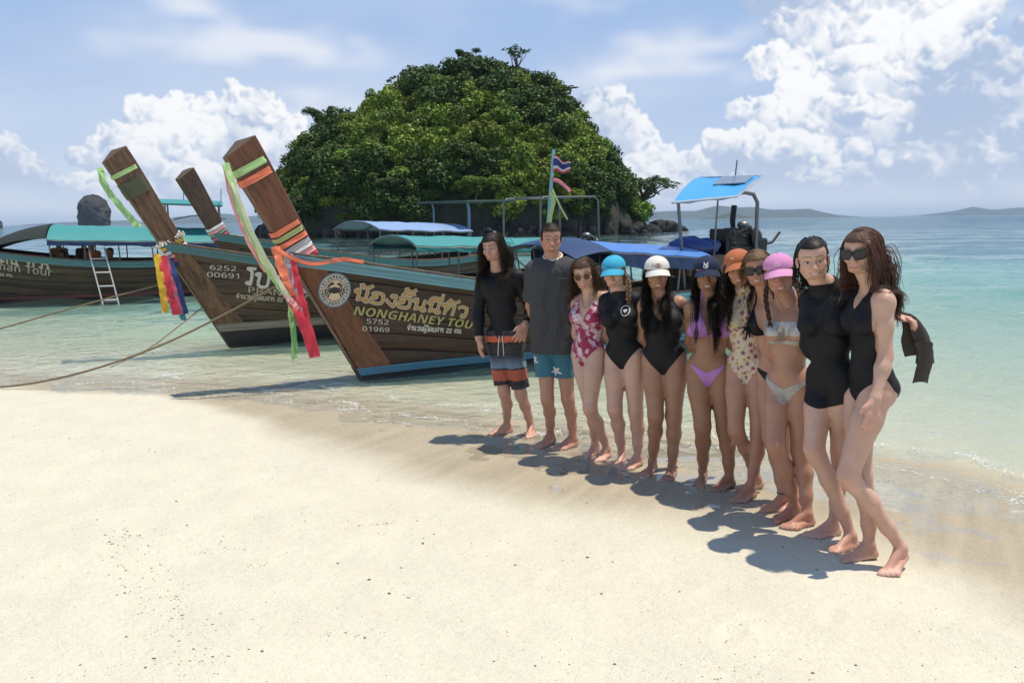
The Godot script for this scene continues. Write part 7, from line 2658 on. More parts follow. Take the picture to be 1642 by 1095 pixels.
# ---------------------------------------------------------------- printed cloth
func print_tex(kind: String, ground: Color) -> ImageTexture:
	var S := 512
	var im := Image.create(S, S, false, Image.FORMAT_RGB8)
	im.fill(ground.linear_to_srgb())
	var r := rng(hash(kind) % 9999)
	var blot := func(c: Vector2, a: Vector2, b: float, col: Color) -> void:      # an ellipse: a is its long half-axis, b its half-width
		var L := a.length()
		var d := a / L
		var m := int(L + b) + 1
		for y in range(int(c.y) - m, int(c.y) + m + 1):
			for x in range(int(c.x) - m, int(c.x) + m + 1):
				var q := Vector2(x, y) - c
				var u := q.dot(d) / L
				var v := q.dot(Vector2(-d.y, d.x)) / b
				var w := 1.0 - 0.45 * (u * 0.5 + 0.5)
				if u * u + (v / w) * (v / w) < 1.0: im.set_pixel(posmod(x, S), posmod(y, S), col.linear_to_srgb())
	if kind == "leaves":
		var white := Color(0.66, 0.58, 0.60)
		var rose := Color(0.42, 0.12, 0.20)
		for k in 26:
			var c := Vector2(r.randf() * S, r.randf() * S)
			for i in 5: blot.call(c + Vector2.from_angle(i * TAU / 5) * 15.0, Vector2.from_angle(i * TAU / 5) * 15.0, 9.0, rose)
		for k in 30:
			var c := Vector2(r.randf() * S, r.randf() * S)
			var an := r.randf() * TAU
			var sz := r.randf_range(0.8, 1.5)
			for i in 5:
				var st := c + Vector2.from_angle(an) * (i * 15.0 - 28.0) * sz
				for sd: float in [-1.0, 1.0]:
					var a2 := an + sd * 0.85
					blot.call(st + Vector2.from_angle(a2) * 17.0 * sz, Vector2.from_angle(a2) * 16.0 * sz, 5.2 * sz, white)
		for k in 40:
			var c := Vector2(r.randf() * S, r.randf() * S)
			blot.call(c, Vector2.from_angle(r.randf() * TAU) * 14.0, 2.2, white)
	elif kind == "flowers":
		for k in 26:
			var c := Vector2(r.randf() * S, r.randf() * S)
			var an := r.randf() * TAU
			var p := c
			for i in 9:
				blot.call(p, Vector2.from_angle(an) * 5.0, 1.7, Color(0.07, 0.045, 0.03))
				p += Vector2.from_angle(an) * 7.0
				an += r.randf_range(-0.4, 0.4)
				if i % 2 == 1: blot.call(p + Vector2.from_angle(an + 0.9) * 8.0, Vector2.from_angle(an + 0.9) * 8.0, 3.0, [Color(0.10, 0.08, 0.035), Color(0.30, 0.25, 0.06)][k % 2])
		for k in 30:
			var c := Vector2(((k * 137) % 512) + r.randf_range(-20, 20), ((k * 211) % 512) + r.randf_range(-20, 20))
			var col: Color = [Color(0.30, 0.045, 0.085), Color(0.36, 0.10, 0.16), Color(0.42, 0.27, 0.06), Color(0.24, 0.07, 0.15)][k % 4]
			var sz := r.randf_range(1.0, 1.7)
			for i in 6: blot.call(c + Vector2.from_angle(i * TAU / 6) * 12.0 * sz, Vector2.from_angle(i * TAU / 6) * 13.0 * sz, 6.5 * sz, col * r.randf_range(0.8, 1.25))
			blot.call(c, Vector2(5, 0), 5.0, Color(0.12, 0.03, 0.03))
	elif kind == "hibiscus":
		for c: Vector2 in [Vector2(120, 130), Vector2(330, 300), Vector2(60, 420), Vector2(440, 60)]:
			for i in 5: blot.call(c + Vector2.from_angle(i * TAU / 5 + 0.4) * 30.0, Vector2.from_angle(i * TAU / 5 + 0.4) * 32.0, 17.0, Color(0.68, 0.66, 0.62))
			blot.call(c, Vector2(10, 4), 5.0, Color(0.5, 0.42, 0.2))
			for i in 3: blot.call(c + Vector2.from_angle(i * 2.1 + 1.2) * 70.0, Vector2.from_angle(i * 2.1 + 1.2) * 22.0, 7.0, Color(0.025, 0.10, 0.16))
	elif kind == "lace":
		for k in 420:
			var c := Vector2(r.randf() * S, r.randf() * S)
			blot.call(c, Vector2.from_angle(r.randf() * TAU) * r.randf_range(4, 11), 3.0, Color(0.60, 0.56, 0.50) if k % 3 else Color(0.16, 0.14, 0.12))
	elif kind == "stripes":
		var nz := noise(9, 0.03, 3)
		for y in S:
			for x in S:
				var v := y / float(S) + nz.get_noise_2d(x * 0.6, y * 1.6) * 0.014
				var c := Color(0.010, 0.010, 0.014)
				if v < 0.05: c = Color(0.02, 0.022, 0.035)
				elif v > 0.09 and v < 0.20: c = Color(0.52, 0.10, 0.04)
				elif v > 0.25 and v < 0.40 and fposmod(v * 26.0 + nz.get_noise_2d(x, y * 3.0) * 0.5, 1.0) > 0.74: c = Color(0.07, 0.07, 0.07)
				elif v > 0.42 and v < 0.68: c = Color(0.015, 0.016, 0.022).lerp(Color(0.13, 0.19, 0.26), smoothstep(0.42, 0.66, v))
				elif v > 0.71 and v < 0.90:
					c = Color(0.55, 0.11, 0.045)
					if nz.get_noise_2d(x * 3.0, y * 4.0) > 0.16: c = Color(0.06, 0.02, 0.02)
				im.set_pixel(x, y, c.linear_to_srgb())
	return ImageTexture.create_from_image(im)

func fabric(r: float, g: float, b: float, rough := 0.7) -> StandardMaterial3D:
	var m := paint(r, g, b, rough)
	m.rim_enabled = true
	m.rim = 0.1
	m.metallic_specular = 0.35
	m.normal_enabled = true
	m.normal_texture = M.weave
	m.normal_scale = 0.35
	m.uv1_scale = Vector3(3, 3, 3)
	return m

func printed(kind: String, ground: Color) -> StandardMaterial3D:
	var m := paint(1, 1, 1, 0.65)
	m.albedo_texture = print_tex(kind, ground)
	m.rim_enabled = true
	m.rim = 0.2
	return m

func hair_paint(c: Color, rough := 0.5) -> StandardMaterial3D:
	var m := paint(c.r, c.g, c.b, rough)
	m.vertex_color_use_as_albedo = true
	m.metallic_specular = 0.3
	return m

func build_people() -> void:
	M.skin = skin_paint()
	var wv := grey_image(tile_noise(401, 256, [8, 20, 50, 120], [1, 1, 1, 1]), 256)
	wv.bump_map_to_normal_map(4.0)
	M.weave = ImageTexture.create_from_image(wv)
	heads.man = head_template(true, 0.0)
	heads.man_grin = head_template(true, 1.0)
	heads.woman = head_template(false, 0.0)
	heads.woman_grin = head_template(false, 1.0)
	var black := fabric(0.0085, 0.0085, 0.0105, 0.6)
	var gold := paint(0.55, 0.36, 0.10, 0.3, 0.9)
	var white := paint(0.70, 0.70, 0.68, 0.6)
	var grey := paint(0.25, 0.25, 0.26, 0.6)
	var dark_lens := paint(0.012, 0.012, 0.014, 0.06)
	var shell := paint(0.62, 0.56, 0.45, 0.5)
	var fair := Color(0.48, 0.305, 0.220)
	var pink := Color(0.50, 0.300, 0.225)
	var tan_ := Color(0.31, 0.170, 0.105)
	var olive := Color(0.27, 0.145, 0.085)
	var brown := Color(0.066, 0.038, 0.021)
	var dark := Color(0.026, 0.017, 0.011)
	var jet := Color(0.013, 0.0095, 0.0075)
	var light := Color(0.135, 0.080, 0.040)
	var h_brown := hair_paint(brown); var h_dark := hair_paint(dark); var h_jet := hair_paint(jet, 0.5); var h_light := hair_paint(light)

	# the man with long hair
	var g := make_person("person", "man with long dark hair in black long sleeved top and orange striped shorts", poses.p1, {male = true, head = "man", skin = Color(0.44, 0.265, 0.19), hair = dark, width = 0.98, seed = 1, legs = 0.92,
		palmL = Vector3(1, 0, -0.2), thumbL = Vector3(0.2, 0, 1), palmR = Vector3(-0.3, 0.1, -1), thumbR = Vector3(-1, 0.2, 0), curlR = 0.18, spreadR = 0.30})
	var keep := func(p: Vector3, _i: int) -> float:
		if g.arm(p) < 0.012: return (1.96 - g.along_arm(p)) * 0.25
		return minf(g.yp(p) + 0.02, neckline(g, p, 0.012, -0.01, 0.075, 3.0))
	wear(g, "rash_top", black, keep, 0.009)
	on_chest(g, "emblem", grey, [PackedVector2Array([Vector2(-1, 0.2), Vector2(0, 0.4), Vector2(0.5, 0)]), PackedVector2Array([Vector2(-0.7, -0.4), Vector2(0.3, -0.1), Vector2(1, -0.7)]), PackedVector2Array([Vector2(0, 1), Vector2(0.2, 0.2)])], Vector2(0.055, -0.085), 0.022, 0.005, 0.011)
	var shorts := func(gg: Fig, m: Material, len: float, called: String, seed_: int, r0: float, r1: float) -> Field:
		var J := gg.J
		var bones := [[0, J.pel - gg.rx * 0.05, J.pel + gg.rx * 0.05, 0.118, 0.118, gg.fw, 0.86], [0, J.pel - gg.up * 0.07 - gg.rx * 0.055 - gg.fw * 0.03, J.pel - gg.up * 0.07 + gg.rx * 0.055 - gg.fw * 0.03, 0.112, 0.112, gg.fw, 0.86]]
		for q: String in ["L", "R"]:
			var hp: Vector3 = J["hip" + q]; var kn: Vector3 = J["kn" + q]
			bones.append([1 if q == "L" else 2, hp, hp.lerp(kn, 1.15), r0, r1])
		var kp := func(p: Vector3, _i: int) -> float:
			var best := 1e9
			var t := 0.0
			for q: String in ["L", "R"]:
				var hp: Vector3 = J["hip" + q]; var kn: Vector3 = J["kn" + q]
				var ax := kn - hp
				var u := (p - hp).dot(ax) / ax.length_squared()
				var d := (p - hp - ax * clampf(u, 0.0, 1.3)).length()
				if d < best:
					best = d; t = u
			return minf((len - t) * 0.4, 0.045 - gg.yp(p))
		var uvf := func(p: Vector3) -> Vector2: return Vector2(atan2(gg.xp(p), gg.zp(p)) * 0.30, (0.045 - gg.yp(p)) / (0.045 + 0.06 + len * 0.43))
		return loose(gg, called, m, bones, true, kp, 0.010, seed_, uvf)
	var sf: Field = shorts.call(g, printed("stripes", Color(0.01, 0.01, 0.01)), 0.86, "board_shorts", 5, 0.093, 0.078)
	var mb := MB.new()
	for s: float in [-1.0, 1.0]:
		var a := front_point(g, s * 0.014 + 0.02, -0.535, 0.006, sf)
		mb.tube([a, a + Vector3(s * 0.006, -0.05, 0.012), a + Vector3(s * 0.010, -0.115, 0.004), a + Vector3(s * 0.012, -0.17, 0.004)], [0.0035], 6)
	put(mb, "drawstring", white, g.root)
	hair_skull(g, h_dark, "man", 0.062, -0.05, 0.010)
	strands(g, h_dark, {n = 420, len = 0.40, seed = 11, front = 0.35, wave = 0.007, freq = 0.6, part = 0.012, volume = 0.016, width = 0.0036})

	# the tall one in the grey shirt
	g = make_person("person", "tall cropped haired man in loose charcoal shirt and teal shorts with a shell choker", poses.p2, {male = true, head = "man_grin", skin = Color(0.40, 0.215, 0.145), hair = dark, seed = 2, legs = 0.92, scale = 1.03, handL = false, handR = false})
	var g2 := g
	var tb := []
	var J := g.J
	var T: float = (J.neck - J.pel).length()
	tb.append([0, J.neck - g.up * 0.10 - g.rc * 0.085, J.neck - g.up * 0.10 + g.rc * 0.085, 0.112, 0.112, g.fc, 1.0])
	tb.append([0, J.neck - g.up * 0.20 - g.rc * 0.07, J.pel - g.up * 0.13 - g.rx * 0.055, 0.124, 0.150, g.fc, 0.97])
	tb.append([0, J.neck - g.up * 0.20 + g.rc * 0.07, J.pel - g.up * 0.13 + g.rx * 0.055, 0.124, 0.150, g.fc, 0.97])
	for q: String in ["L", "R"]:
		tb.append([0, J.neck - g.up * 0.035 - g.fc * 0.02, J["sh" + q], 0.055, 0.062])
		tb.append([1 if q == "L" else 2, J["sh" + q] - g.up * 0.01, J["sh" + q].lerp(J["el" + q], 1.0), 0.068, 0.082])
	var tk := func(p: Vector3, _i: int) -> float:
		var nk: Vector3 = p - (J.neck + g2.up * 0.01 - g2.fc * 0.012)
		var rad := (nk - g2.up * nk.dot(g2.up)).length()
		var v := minf(g2.yp(p) + 0.095, maxf(rad - 0.074, -0.03 - g2.yc(p)))
		for q: String in ["L", "R"]:
			var ax: Vector3 = (J["el" + q] - J["sh" + q])
			var u: float = (p - J["sh" + q]).dot(ax) / ax.length_squared()
			var d: float = (p - J["sh" + q] - ax * clampf(u, 0, 1)).length()
			if absf(g2.xc(p)) > 0.19 or (d < 0.09 and u > 0.5 and absf(g2.xc(p)) > 0.165): v = minf(v, (0.80 - u) * 0.3)
		return v
	var tf := loose(g, "shirt", fabric(0.058, 0.059, 0.060, 0.9), tb, false, tk, 0.014, 6)
	on_chest(g, "emblem", paint(0.13, 0.13, 0.13, 0.7), [PackedVector2Array([Vector2(-1, 0), Vector2(1, -0.1)])], Vector2(0.095, -0.135), 0.036, 0.007, 0.012, tf)
	var teal_m := printed("hibiscus", Color(0.022, 0.135, 0.190))
	shorts.call(g, teal_m, 0.56, "swim_shorts", 7, 0.096, 0.090)
	mb = MB.new()
	var ring := []
	for i in 33:
		var a := TAU * i / 32
		ring.append(J.neck + g.up * (0.030 - 0.030 * cos(a)) - g.fc * 0.020 + g.rc * sin(a) * 0.074 + g.fc * cos(a) * 0.076)
	mb.tube(ring, [0.0088], 8, false)
	put(mb, "choker", shell, g.root)
	hair_skull(g, hair_paint(Color(0.035, 0.024, 0.016), 0.6), "man_grin", 0.066, -0.045, 0.006)
	strands(g, hair_paint(Color(0.04, 0.028, 0.018), 0.6), {n = 700, len = 0.034, seed = 12, front = 0.0, wave = 0.0, volume = 0.006, width = 0.0022, over_ears = false})

	# red leaves
	g = make_person("person", "woman in round sunglasses and a red swimsuit printed with white leaves", poses.p3, {head = "woman", skin = fair, hair = brown, seed = 3, handL = false, handR = false, legs = 0.95, width = 0.93})
	suit(g, "swimsuit", printed("leaves", Color(0.27, 0.012, 0.055)), 0.185, 0.10, 0.082, 1.1, 0.006, -0.125, 0.045)
	glasses_on(g, true, paint(0.06, 0.012, 0.012, 0.06), gold)
	chain(g, "necklace", gold, 0.060, 0.085, 0.0016, 0.006)
	hair_skull(g, h_brown, "woman", 0.062, -0.06, 0.009)
	strands(g, h_brown, {n = 330, len = 0.30, seed = 13, front = 0.12, wave = 0.008, freq = 0.75, part = -0.008, volume = 0.016})

	# teal cap
	g = make_person("person", "woman in a bright blue cap and black zip neck swimsuit with a braid", poses.p4, {head = "woman", skin = fair, hair = light, seed = 4, handL = false, handR = false, width = 0.98})
	suit(g, "swimsuit", black, -0.03, -0.03, 0.08, 2.0, 0.0, -0.115, 0.045, 0.9, 0.55)
	mb = MB.new()
	mb.tube([front_point(g, 0, -0.005, 0.004), front_point(g, 0, -0.03, 0.006), front_point(g, 0, -0.06, 0.007)], [0.003], 6)
	put(mb, "zip", paint(0.05, 0.05, 0.05, 0.4), g.root)
	var circ := PackedVector2Array()
	for i in 25: circ.append(Vector2.from_angle(TAU * i / 24))
	on_chest(g, "emblem", white, [circ, PackedVector2Array([Vector2(-0.42, 0.12), Vector2(-0.2, 0.3), Vector2(0, 0.05), Vector2(0.2, 0.3), Vector2(0.42, 0.12), Vector2(0, -0.3), Vector2(-0.42, 0.12)]), PackedVector2Array([Vector2(-0.25, 0.1), Vector2(0.25, 0.1)])], Vector2(0.062, -0.108), 0.033, 0.0042, 0.0065)
	var sky_cap := fabric(0.045, 0.36, 0.52, 0.8)
	cap_on(g, sky_cap, sky_cap, 0.06, [PackedVector2Array([Vector2(-1, 0), Vector2(-0.5, 0.3), Vector2(-0.2, -0.1), Vector2(0.3, 0.25), Vector2(0.9, 0.1)])], paint(0.02, 0.20, 0.32), 0.026, 0.004, Vector2(-0.006, 0.012))
	hair_skull(g, h_light, "woman", 0.062, -0.06, 0.006)
	strands(g, h_light, {n = 130, len = 0.10, seed = 14, cap = true, front = 0.0, wave = 0.003, volume = 0.006})
	braid(g, h_light, [Vector3(0.045, -0.03, -0.055), Vector3(0.085, -0.075, -0.02), Vector3(0.098, -0.13, 0.025), Vector3(0.098, -0.20, 0.07)], 0.017)

	# white cap
	g = make_person("person", "laughing woman in a white cap and plain black swimsuit, long dark curly hair", poses.p5, {head = "woman_grin", skin = tan_, hair = jet, seed = 5, handL = false, handR = false, width = 1.05, legs = 1.02})
	suit(g, "swimsuit", black, 0.155, 0.11, 0.085, 1.9, 0.010, -0.12, 0.04)
	var cap_white := fabric(0.66, 0.63, 0.56, 0.85)
	var eye := PackedVector2Array()
	for i in 25: eye.append(Vector2(cos(TAU * i / 24), 0.55 * sin(TAU * i / 24)))
	cap_on(g, cap_white, cap_white, 0.04, [eye, PackedVector2Array([Vector2(-0.5, 0.05), Vector2(0, 0.32), Vector2(0.5, 0.05), Vector2(-0.5, 0.05)]), PackedVector2Array([Vector2(-1.9, 0.6), Vector2(-1.5, 0.0), Vector2(-1.7, -0.3)]), PackedVector2Array([Vector2(-0.3, -0.25), Vector2(0.3, -0.25)])], paint(0.16, 0.06, 0.05), 0.026, 0.0045, Vector2(0, 0.024))
	chain(g, "necklace", gold, 0.050, 0.030, 0.002, 0.006)
	chain(g, "pendant_cord", paint(0.03, 0.02, 0.015), 0.066, 0.085, 0.0016, 0.011)
	hair_skull(g, h_jet, "woman_grin", 0.062, -0.06, 0.006)
	strands(g, h_jet, {n = 330, len = 0.42, seed = 15, cap = true, front = 0.6, stray = 0.010, wave = 0.011, freq = 1.0, volume = 0.022, width = 0.0032})
	var g5 := g
	for q: String in ["L", "R"]:
		mb = MB.new()
		ring = []
		for i in 21: ring.append(g5.J["an" + q] + Vector3(cos(TAU * i / 20) * 0.041, 0.035 + 0.006 * sin(TAU * i / 20), sin(TAU * i / 20) * 0.041))
		mb.tube(ring, [0.0025], 5, false)
		put(mb, "anklet", gold, g.root)

	# lilac bikini
	g = make_person("person", "smiling woman in a navy cap and lilac bikini, long black hair over one shoulder", poses.p6, {head = "woman_grin", skin = olive, hair = jet, seed = 6, handL = false, handR = false, width = 1.05, bust = 1.22, waist = 0.98, legs = 1.03})
	var lilac := fabric(0.44, 0.20, 0.50, 0.6)
	bikini(g, lilac, lilac, true)
	var navy_cap := fabric(0.016, 0.026, 0.060, 0.85)
	cap_on(g, navy_cap, navy_cap, 0.05, [PackedVector2Array([Vector2(-0.75, -0.75), Vector2(-0.75, 0.7), Vector2(0.6, -0.7), Vector2(0.6, 0.75)]), PackedVector2Array([Vector2(-0.95, 0.95), Vector2(-0.1, 0.05), Vector2(-0.05, -1.0)]), PackedVector2Array([Vector2(0.85, 0.95), Vector2(-0.1, 0.05)]), PackedVector2Array([Vector2(-0.35, -1.0), Vector2(0.3, -1.0)])], white, 0.021, 0.0052, Vector2(-0.012, 0.026))
	hair_skull(g, h_jet, "woman_grin", 0.062, -0.06, 0.006)
	strands(g, h_jet, {n = 380, len = 0.48, seed = 16, cap = true, front = 0.9, front_side = 1.0, other = 0.12, wave = 0.006, freq = 0.5, volume = 0.020, width = 0.0034})

	# cream flowers
	g = make_person("person", "smiling woman in a rust orange cap and high necked cream swimsuit with flowers", poses.p7, {head = "woman_grin", skin = Color(0.37, 0.205, 0.135), hair = dark, seed = 7, handL = false, handR = false, width = 0.93, legs = 0.92, bust = 0.9})
	suit(g, "swimsuit", printed("flowers", Color(0.60, 0.50, 0.36)), -0.035, -0.03, 0.08, 2.0, 0.022, -0.125, 0.05)
	var rust := fabric(0.42, 0.135, 0.055, 0.85)
	cap_on(g, rust, rust, 0.06, [PackedVector2Array([Vector2(-1, -0.3), Vector2(-0.4, 0.5), Vector2(0.2, 0.1), Vector2(0.7, 0.3)])], white, 0.010, 0.004, Vector2(-0.022, 0.030))
	hair_skull(g, h_dark, "woman_grin", 0.062, -0.06, 0.006)
	strands(g, h_dark, {n = 300, len = 0.36, seed = 17, cap = true, front = 0.75, front_side = -1.0, other = 0.1, wave = 0.007, freq = 0.7, volume = 0.018})

	# half hidden behind
	g = make_person("person", "woman in black sunglasses and black bikini peeping out behind her friends", poses.p8, {head = "woman_grin", skin = Color(0.39, 0.22, 0.145), hair = light, seed = 8, handL = false, handR = false, width = 0.9, legs = 0.92})
	bikini(g, black, black, true)
	glasses_on(g, false, dark_lens, paint(0.010, 0.010, 0.011, 0.2))
	hair_skull(g, h_light, "woman_grin", 0.062, -0.06, 0.009)
	strands(g, h_light, {n = 240, len = 0.16, seed = 18, front = 0.0, wave = 0.004, part = 0.02, volume = 0.010})
	mb = MB.new()
	var kn := front_point(g, -0.098, -0.205, 0.008)
	for q: Array in [[-0.040, 0.012], [-0.038, -0.020], [-0.012, -0.060], [0.012, -0.052]]:
		mb.tube([kn, kn + Vector3(q[0] * 0.6, q[1] * 0.5 + 0.012, 0.014), kn + Vector3(q[0], q[1], 0.006)], [0.008, 0.009, 0.004], 6)
	put(mb, "bow", black, g.root)
	mb = MB.new()
	ring = []
	for i in 21: ring.append(g.J.anL + Vector3(cos(TAU * i / 20) * 0.040, 0.03 + 0.006 * sin(TAU * i / 20), sin(TAU * i / 20) * 0.040))
	mb.tube(ring, [0.003], 5, false)
	put(mb, "anklet", paint(0.01, 0.01, 0.01), g.root)

	# pink cap
	g = make_person("person", "smiling woman with two braids in a pink cap and silver bandeau bikini", poses.p9, {head = "woman_grin", skin = Color(0.37, 0.20, 0.130), hair = light, seed = 9, handL = false, handR = false, width = 0.95, bust = 0.92, legs = 0.95})
	var g9 := g
	var silver := paint(0.42, 0.40, 0.37, 0.32, 0.35)
	var lace := printed("lace", Color(0.40, 0.36, 0.31))
	wear(g, "bandeau", silver, func(p: Vector3, _i: int) -> float: return minf(g9.arm(p) - 0.006, minf(g9.yc(p) + 0.195 + 0.02 * smoothstep(0.03, 0.0, absf(g9.xc(p) + 0.02)), -0.118 - g9.yc(p))), 0.005)
	wear(g, "bandeau_band", lace, func(p: Vector3, _i: int) -> float: return minf(g9.arm(p) - 0.006, minf(g9.yc(p) + 0.252, -0.226 - g9.yc(p))), 0.005)
	bottom(g, lace, -0.128, 0.02, 0.0)
	var pink_cap := fabric(0.62, 0.25, 0.46, 0.85)
	cap_on(g, pink_cap, fabric(0.66, 0.30, 0.50, 0.85), 0.06, [PackedVector2Array([Vector2(-1.2, 0), Vector2(-0.8, 0.5), Vector2(-0.4, 0), Vector2(0, 0.5), Vector2(0.4, 0.0), Vector2(0.9, 0.5)]), PackedVector2Array([Vector2(-1.0, 0.9), Vector2(-0.3, 1.1), Vector2(0.5, 0.9)])], paint(0.72, 0.56, 0.60), 0.022, 0.005, Vector2(-0.004, 0.014))
	chain(g, "necklace", gold, 0.055, 0.05, 0.0012, 0.004)
	hair_skull(g, h_light, "woman_grin", 0.062, -0.06, 0.006)
	strands(g, h_light, {n = 120, len = 0.09, seed = 19, cap = true, front = 0.0, wave = 0.003, volume = 0.006})
	braid(g, h_brown, [Vector3(-0.045, -0.03, -0.04), Vector3(-0.080, -0.08, 0.0), Vector3(-0.088, -0.15, 0.05), Vector3(-0.080, -0.25, 0.09)], 0.012)
	braid(g, h_light, [Vector3(0.045, -0.03, -0.05), Vector3(0.090, -0.07, -0.01), Vector3(0.105, -0.13, 0.03), Vector3(0.100, -0.20, 0.07)], 0.017)

	# wet hair, long sleeves
	g = make_person("person", "woman with wet slicked back hair in a black long sleeved swim top and briefs", poses.p10, {head = "woman_grin", skin = fair, hair = jet, seed = 10, handL = false, width = 0.98, bust = 0.86, legs = 0.97, cell = 0.0108, palmR = Vector3(0, -1, 0.2), thumbR = Vector3(0, 0, 1), curlR = 0.75})
	var g10 := g
	wear(g, "swim_top", black, func(p: Vector3, _i: int) -> float:
		if g10.arm(p) < 0.012: return (1.96 - g10.along_arm(p)) * 0.25
		return minf(g10.yp(p) + 0.035, neckline(g10, p, -0.018, -0.045, 0.085, 4.0)), 0.0075)
	wear(g, "swim_briefs", black, func(p: Vector3, _i: int) -> float: return minf(g10.leg_cut(p, -0.150, -0.110, 1.0, 0.0), 0.0 - g10.yp(p)), 0.0045)
	hair_skull(g, h_jet, "woman_grin", 0.071, -0.06, 0.005)
	strands(g, h_jet, {n = 360, len = 0.22, seed = 20, back = true, nape = true, front = 0.0, wave = 0.004, freq = 0.8, part = -0.01, volume = 0.007, clump = 0.9, width = 0.0036, over_ears = false})

	# dark glasses, at the near end
	g = make_person("person", "woman with long reddish hair, black sunglasses and black tank swimsuit, nearest the camera", poses.p11, {head = "woman", skin = fair, hair = brown, seed = 21, handL = false, width = 0.98, legs = 0.96, bust = 0.86, cell = 0.0105, liftR = 0.035, palmR = Vector3(-0.4, 0, -1), thumbR = Vector3(-1, 0, 0.2), curlR = 0.16, arms = 0.95})
	suit(g, "swimsuit", black, 0.125, 0.09, 0.066, 1.8, 0.013, -0.135, 0.02)
	glasses_on(g, false, dark_lens, paint(0.010, 0.010, 0.011, 0.2))
	var h_red := hair_paint(Color(0.095, 0.050, 0.033))
	hair_skull(g, h_red, "woman", 0.060, -0.06, 0.010)
	strands(g, h_red, {n = 520, len = 0.38, seed = 22, front = 0.0, wave = 0.008, freq = 0.6, part = -0.042, volume = 0.011, tint = Color(1.9, 1.0, 1.1), width = 0.0034})

	# the dark garment in the hand behind
	var at: Vector3 = poses.p10.hdR
	var b := base("jacket", at)
	tag(b, "dark grey jacket hanging from the hand behind the nearest woman", "jacket")
	var jm := fabric(0.070, 0.062, 0.053, 0.85)
	jm.cull_mode = BaseMaterial3D.CULL_DISABLED
	var fold := func(path: PackedVector3Array, w0: float, w1: float, seed_: int) -> MB:
		var m := MB.new()
		var nz := noise(seed_, 4.0, 3)
		var pts := PackedVector3Array()
		for j in 15:
			var q := j / 14.0
			var k := mini(int(q * (path.size() - 1)), path.size() - 2)
			var c := path[k].cubic_interpolate(path[k + 1], path[maxi(k - 1, 0)], path[mini(k + 2, path.size() - 1)], q * (path.size() - 1) - k)
			for i in 13:
				var u := i / 12.0 * 2.0 - 1.0
				var w := lerpf(w0, w1, q)
				pts.append(c + Vector3(u * w * (1.0 + 0.3 * nz.get_noise_2d(q * 0.4, 3.0)), -0.012 * u * u, 0.22 * sin(u * 2.4 + q * 1.5) * w))
		m.slab(13, 15, pts, 0.012)
		return m
	put(fold.call(pv([-0.04, 0.035, -0.02, 0.03, 0.015, 0, 0.08, -0.06, 0.01, 0.115, -0.16, 0.02, 0.125, -0.24, 0.02]), 0.022, 0.05, 1), "body", jm, b)
	put(fold.call(pv([0.02, 0.02, -0.04, 0.055, -0.04, -0.03, 0.06, -0.13, -0.03, 0.085, -0.21, -0.02]), 0.025, 0.048, 2), "lining", jm, b)
	put(fold.call(pv([0.10, -0.12, 0.03, 0.115, -0.22, 0.03, 0.105, -0.35, 0.02]), 0.040, 0.034, 3), "sleeve", jm, b)
	put(fold.call(pv([0.13, -0.16, 0.0, 0.150, -0.23, 0.0, 0.145, -0.30, 0.0]), 0.025, 0.018, 4), "hood", jm, b)
	passengers()

func bottom(g: Fig, m: Material, crotch: float, hip: float, top: float) -> void:
	wear(g, "bikini_bottom", m, func(p: Vector3, _i: int) -> float:
		var x := absf(g.xp(p))
		return minf(g.leg_cut(p, crotch, hip, 0.85, 0.01), top - 0.035 + 0.07 * clampf(x / 0.15, 0.0, 1.0) - g.yp(p)), 0.0042)

func bikini(g: Fig, m: Material, m2: Material, strings: bool) -> void:
	var T: float = (g.J.neck - g.J.pel).length()
	var cy := -T * 0.385
	wear(g, "bikini_top", m, func(p: Vector3, _i: int) -> float:
		var x := g.xc(p); var y := g.yc(p)
		if g.arm(p) < 0.004: return -0.01
		var band := 0.006 - absf(y - cy + 0.058 - 0.05 * maxf(0.0, -g.zc(p)))
		if g.zc(p) < 0.0: return band
		var q := Vector2(absf(x) - 0.078, y - cy)
		# a cup: rounded below, drawn up to the strap
		var half := 0.066 * clampf((0.115 - q.y) / 0.15, 0.0, 1.0)
		var cup := minf(minf(half - absf(q.x + q.y * 0.10), q.y + 0.062), 0.12 - q.y)
		var st := 0.0050 - absf((absf(x) - 0.066) + (y - cy - 0.10) * 0.14) if y > cy + 0.05 else -1.0
		return maxf(maxf(cup, band), st), 0.0045)
	bottom(g, m2, -0.125, 0.055, 0.01)

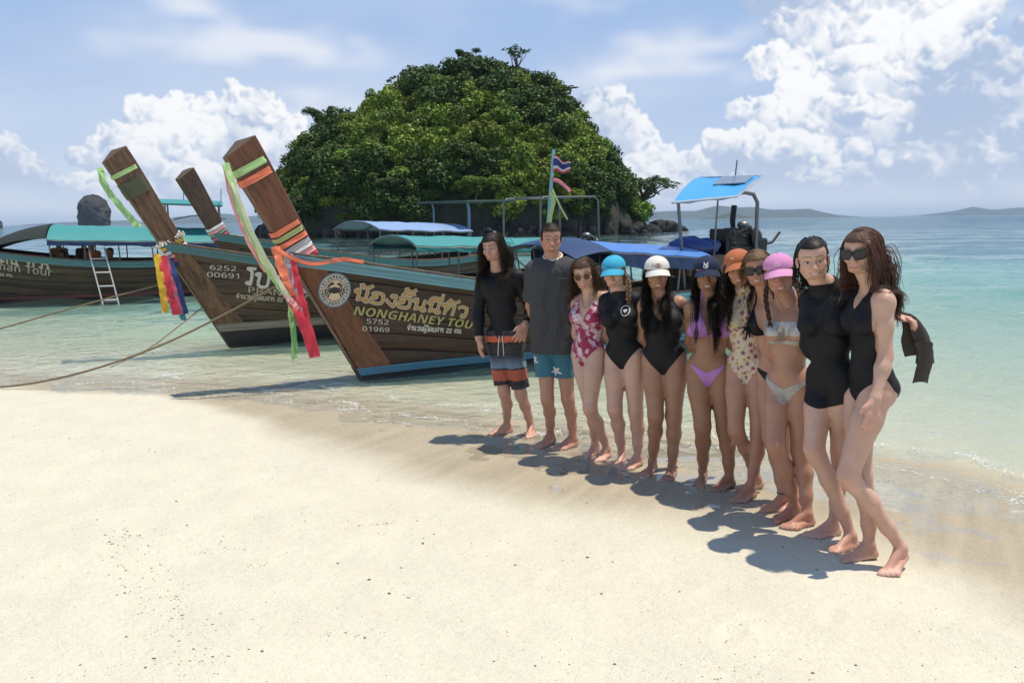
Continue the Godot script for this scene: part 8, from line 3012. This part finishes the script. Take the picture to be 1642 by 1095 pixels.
func passengers() -> void:
	# people aboard the boat at the left, small in the distance
	var places := [
		[Vector3(-12.05, 0.80, -20.6), "bare backed passenger standing at the front of the left boat", Color(0.38, 0.22, 0.15), null, 0.0],
		[Vector3(-11.55, 0.78, -20.9), "passenger in dark clothes beside the bare backed one in the left boat", Color(0.36, 0.22, 0.15), paint(0.05, 0.05, 0.06), 0.1],
		[Vector3(-11.82, 0.46, -20.3), "passenger sitting low in the left boat, only the head showing before the ladder", Color(0.30, 0.18, 0.12), paint(0.20, 0.04, 0.04), 0.0],
		[Vector3(-11.18, 0.72, -20.6), "passenger in an orange life jacket aboard the left boat", Color(0.34, 0.20, 0.14), paint(0.62, 0.13, 0.03), 0.0],
		[Vector3(-10.75, 0.50, -20.7), "dark haired passenger sitting just right of the life jacket in the left boat", Color(0.34, 0.20, 0.14), paint(0.03, 0.04, 0.06), 0.0]]
	for a: Array in places:
		var at: Vector3 = a[0]
		var b := base("person", at)
		tag(b, a[1], "person", "passengers aboard the left boat")
		var F := Field.new()
		F.setup(Vector3(-0.36, -0.42, -0.4), Vector3(0.36, 0.80, 0.4), 0.026, 1)
		F.k = 60.0
		F.cap(0, Vector3(-0.06, 0, 0), Vector3(0.06, 0, 0), 0.12, 0.12)
		F.cap(0, Vector3(0, 0.05, 0), Vector3(0, 0.34, -0.02), 0.11, 0.13)
		F.cap(0, Vector3(-0.15, 0.42, 0), Vector3(0.15, 0.42, 0), 0.062, 0.062)
		F.cap(0, Vector3(0, 0.42, 0), Vector3(0, 0.58, 0.01), 0.055, 0.05)
		F.cap(0, Vector3(0, 0.60, 0.01), Vector3(0, 0.68, 0.0), 0.078, 0.084)
		for s: float in [-1.0, 1.0]:
			F.cap(0, Vector3(s * 0.18, 0.42, 0), Vector3(s * 0.22, 0.16, 0.02), 0.05, 0.04)
			F.cap(0, Vector3(s * 0.22, 0.16, 0.02), Vector3(s * 0.14, -0.02, 0.16), 0.04, 0.03)
			F.cap(0, Vector3(s * 0.08, -0.04, 0.0), Vector3(s * 0.11, -0.06, 0.30), 0.085, 0.06)
			F.cap(0, Vector3(s * 0.11, -0.06, 0.30), Vector3(s * 0.11, -0.38, 0.26), 0.055, 0.04)
		F.f = F.g[0]
		F.nets()
		var n := normals_of(F.verts, F.ix)
		var mb := MB.new()
		mb.col = a[2]
		for p in F.verts: mb.p(p)
		for i in range(0, F.ix.size(), 3): mb.t(F.ix[i], F.ix[i + 1], F.ix[i + 2])
		put(mb, "body", M.skin, b)
		if a[3] != null:
			mb = MB.new()
			cut_cloth(F.verts, F.ix, n, func(p: Vector3, _i: int) -> float: return minf(0.45 - p.y, minf(p.y + 0.05, 0.17 - absf(p.x))), func(_p: Vector3) -> float: return 0.03, func(p: Vector3) -> Vector2: return Vector2(p.x, p.y), mb)
			put(mb, "vest", a[3], b)
		mb = MB.new()
		cut_cloth(F.verts, F.ix, n, func(p: Vector3, _i: int) -> float: return minf(p.y - 0.60, maxf(0.02 - p.z, p.y - 0.72)), func(_p: Vector3) -> float: return 0.012, func(p: Vector3) -> Vector2: return Vector2(p.x, p.y), mb)
		put(mb, "hair", paint(0.012, 0.010, 0.009, 0.5), b)
